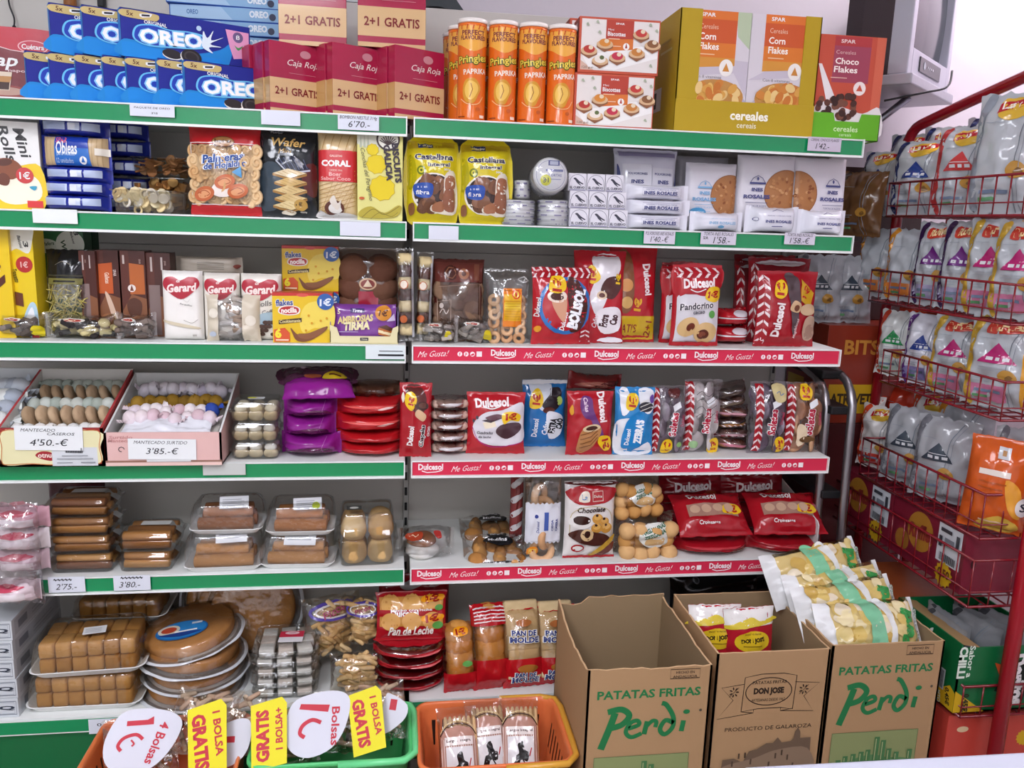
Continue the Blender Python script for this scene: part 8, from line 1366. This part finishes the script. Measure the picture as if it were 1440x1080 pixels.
# green carton in the sixth basket
def doritos():
    w, h, d = .27, .19, .26; G_ = '#0f6a3a'; b = MB(); t = .004; m = mat(G_, 'f'); k = mat('#a98a5c')
    b.box(-w/2, w/2, 0, d, 0, t, m); b.box(-w/2, w/2, 0, t, 0, h, m); b.box(-w/2, w/2, d-t, d, 0, h, m); b.box(-w/2, -w/2+t, 0, d, 0, h, m); b.box(w/2-t, w/2, 0, d, 0, h*.95, m)
    b.add([(-w/2, t, h), (w/2, t, h), (w/2, t+.05, h-.01), (-w/2, t+.05, h-.01)], [(0, 1, 2, 3)], k)
    b.dec([('p', '#d9b01e', [(.6, 0), (1, 0), (1, .28), (.92, .34)]), ('t', '#2a2a1c', '0,45€', .9, .16, .17, .07, -80, 0, .04), ('r', '#cfd3d6', .72, .2, .84, .5)]+[('r', '#33373c', .74+.012*i, .22, .746+.012*i, .48) for i in range(8)]+[('P', '#e9ece8', [(.55, .9), (.6, .95), (.58, .85)]), ('t', '#d3e0d0', 'MTO', .8, .08, .12, .05, -80, 0, .03)], lambda x, y, o: (x-w/2, -o, y), w, h)
    b.dec([('t', '#e3eee0', 'Sabor a', .12, .75, .34, .06, -90, 0, .02), ('t', '#e3eee0', 'CHILLI', .03, .74, .34, .09, -90, 0, .05), ('p', '#d9b01e', [(0, 0), (.34, 0), (0, .32)]), ('t', '#2a2a1c', '0,45€', .12, .14, .2, .08, -90, 0, .05), ('p', '#17201a', [(.42, .3), (.75, .12), (.86, .78), (.55, .72)]), ('p', '#d8541c', [(.8, .86), (.9, .5), (.98, .75)]), ('p', '#d8541c', [(.38, .72), (.46, .5), (.52, .66)]), ('t', WH, 'Doritos', .66, .45, .56, .18, -84, 0, .06)], lambda x, y, o: (w/2+o, x, y), d, h)
    return b
o = doritos().out('crisp_carton', None, (1.385, -.27, .302), (0, 0, -PI/2)); T(o, 'green open crisp carton with a yellow price corner in the lowest rack basket', 'carton')
for i in range(5): o = inst(_CH.setdefault('blk', chip(**KINDS['blk']).mesh('crisp_bag')), 'crisp_bag', (1.44+.045*i, -.27+.03*(i % 2), .31), (.1*(i % 2), 0, -PI/2+.1*i), sc=(1, .6, .78)); T(o, 'dark silvery crisp bag packed inside the green carton', 'crisp bag', 'dark bags in the green carton')
o = carton(.26, .17, .24, '#b0562a', [('p', '#5a3a6a', [(0, .6), (1, .8), (1, 1), (0, 1)]), ('e', '#d9a03a', .5, .4, .2, .2)], k='f').out('crisp_carton', None, (1.51, .02, .302), (0, 0, -PI/2)); T(o, 'orange and purple carton behind the green carton in the lowest rack basket', 'carton')
for i, (y0, y1) in enumerate(((-.39, -.05), (-.04, .28))):
    seal = [('p', '#d9b01e', [(.82+(.09 if q % 2 else .075)*math.cos(q*PI/14), .72+(.09 if q % 2 else .075)*math.sin(q*PI/14)) for q in range(28)])]
    o = carton(y1-y0, .27, .28, '#c9483c', [('e', '#d8b07a', .4, .8, .1, .04)], right=seal+[('e', '#e3c9a0', .16, .85, .06, .03)], k='f').out('crisp_carton', None, (1.53, (y0+y1)/2, .012), (0, 0, -PI/2)); T(o, f'coral red carton on the floor under the rack, {("near", "far")[i]} one', 'carton', 'coral cartons under the rack')
# ---------------------------------------------------------------- folded step ladder between shelf and rack
o = T(empty('step_ladder', (1.26, .2, 0)), 'folded grey tube step ladder leaning between the shelving and the rack', 'ladder'); GM = mat('#a5a3a8', 'm')
for i, (x, zt, y) in enumerate(((1.232, 1.075, .07), (1.29, 1.09, .03))):
    P = [(x, y-.04, .01), (x, y, .5), (x, y+.02, zt-.14)]+[(x, y+.02+.1*(1-math.cos(a)), zt-.1+.1*math.sin(a)-.04*(1-math.cos(a))*0) for a in (.2, .6, 1.0, 1.4)]+[(x, y+.2, zt+.02), (x, y+.3, zt+.05)]
    MB().tube([(p[0]-1.26, p[1]-.2, p[2]) for p in P], .0125, GM, 10).out('frame_tube', o)
for k in range(4): MB().box(-.03, .03, -.14+.0*k, .1, .2+.26*k, .225+.26*k, mat('#1a1a1d'), .004).out('step', o)
MB().box(-.035, .035, -.08, .14, 1.075, 1.1, mat('#151517'), .006).out('top_step', o)
# ---------------------------------------------------------------- dim stock behind the rack; upper two dark cartons added to darken the gap
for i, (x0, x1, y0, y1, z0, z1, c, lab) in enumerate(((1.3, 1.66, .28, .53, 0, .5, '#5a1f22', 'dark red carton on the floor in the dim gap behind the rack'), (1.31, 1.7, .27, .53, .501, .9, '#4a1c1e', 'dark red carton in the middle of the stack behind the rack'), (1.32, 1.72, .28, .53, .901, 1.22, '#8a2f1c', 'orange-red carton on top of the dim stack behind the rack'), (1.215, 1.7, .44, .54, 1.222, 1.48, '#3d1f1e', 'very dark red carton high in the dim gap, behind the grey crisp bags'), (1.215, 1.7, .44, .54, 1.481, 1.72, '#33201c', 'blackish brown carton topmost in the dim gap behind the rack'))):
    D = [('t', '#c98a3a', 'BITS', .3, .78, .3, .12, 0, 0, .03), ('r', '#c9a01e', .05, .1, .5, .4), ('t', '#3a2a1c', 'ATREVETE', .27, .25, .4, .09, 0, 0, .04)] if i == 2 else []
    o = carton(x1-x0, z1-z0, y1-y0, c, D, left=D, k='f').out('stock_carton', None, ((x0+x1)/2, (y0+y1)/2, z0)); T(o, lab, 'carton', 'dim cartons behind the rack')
for i, (px, py) in enumerate(((1150, 420), (1192, 420))): o = inst(_CH['gry'], 'crisp_bag', (xat(px, .34, 1.22), .35, 1.223), (-.05, 0, -.2), sc=(.95, 1, .9)); T(o, f'dim grey crisp bag behind the right end of the shelving, {("left", "right")[i]} one', 'crisp bag', 'dim grey crisp bags'); 
rbag(1208, 300, 1.5, .2, .15, 'brn', 'brown paper bag in the shade beside the top rack basket', 'brown bags', x=1.4)
b = MB()
for x in (1.2, 1.3, 1.42): b.tube([(x-1.3, -.06, 1.2), (x-1.3, -.06, 1.33)], .0025, RW, 6)
# ---------------------------------------------------------------- television on its wall bracket
tv = T(empty('television', (1.55, .27, 1.955), (0, 0, .72)), 'old grey tube television high in the corner above the rack', 'television'); W, H, D_ = .44, .38, .21
gm, dk = mat('#a7a8b4', 'f'), mat('#4a4246', 'c'); b = MB(); L = []  # dark casing tone holds the shadow on the set's side
for y, s, zz in ((.05, 1, 0), (.07, .97, .005), (.15, .85, .02), (D_, .66, .03)): L.append([(x*s, y, H/2+(z-H/2)*s) for x, z in ((-W/2, 0), (W/2, 0), (W/2, H), (-W/2, H))])
loft(b, L, dk, False, True, False); b.out('rear_casing', tv)
b = MB(); fr = 0.0; x0, x1, z0, z1 = -W/2+.035, W/2-.035, .075, H-.03
b.box(-W/2, x0, 0, .055, 0, H, gm, .003); b.box(x1, W/2, 0, .055, 0, H, gm, .003); b.box(x0, x1, 0, .055, 0, z0, gm, .002); b.box(x0, x1, 0, .055, z1, H, gm, .002); b.out('bezel', tv)
b = MB(); V = []; n = 10
for j in range(n+1):
    for i in range(n+1): u, v = i/n*2-1, j/n*2-1; V.append((u*(x1-x0)/2, .012+.018*(u*u+v*v)/2, (z0+z1)/2+v*(z1-z0)/2))
b.add(V, [(j*(n+1)+i, j*(n+1)+i+1, (j+1)*(n+1)+i+1, (j+1)*(n+1)+i) for j in range(n) for i in range(n)], mat('#2b2f35', 'g'), True); b.out('screen', tv)
b = MB().box(-.12, .1, -.004, .0, .02, .062, mat('#23262b', 'g'), .002); b.dec([('e', '#9aa0a8', .2, .5, .05, .05)]+[('e', '#d0d3d8', .36+.08*i, .5, .016, .016) for i in range(4)], lambda x, y, o: (x-.12, -.0045-o, .02+y), .22, .042); b.out('control_panel', tv)
br = T(MB().box(-.24, .22, -.02, .2, -.03, 0, mat('#9b9ca6', 'f'), .004).out('tv_bracket', None, (1.55, .27, 1.953), (0, 0, .72)), 'grey metal wall bracket shelf under the old television', 'bracket')
MB().tube([(0, .19, -.03), (0, .19, -.14), (0, .05, -.03)], .012, mat('#8d8e98', 'm'), 8).out('strut', br)
x, z = at(1290, 118, .15); c_ = T(MB().tube(smooth([(.0, 0, 0), (-.03, -.03, -.05), (-.1, -.03, -.07), (-.19, .02, -.09)], 5), .003, mat('#222226'), 6).out('tv_cable', None, (1.56, .18, 1.98)), 'thin black cable drooping from the television towards the shelving', 'cable')
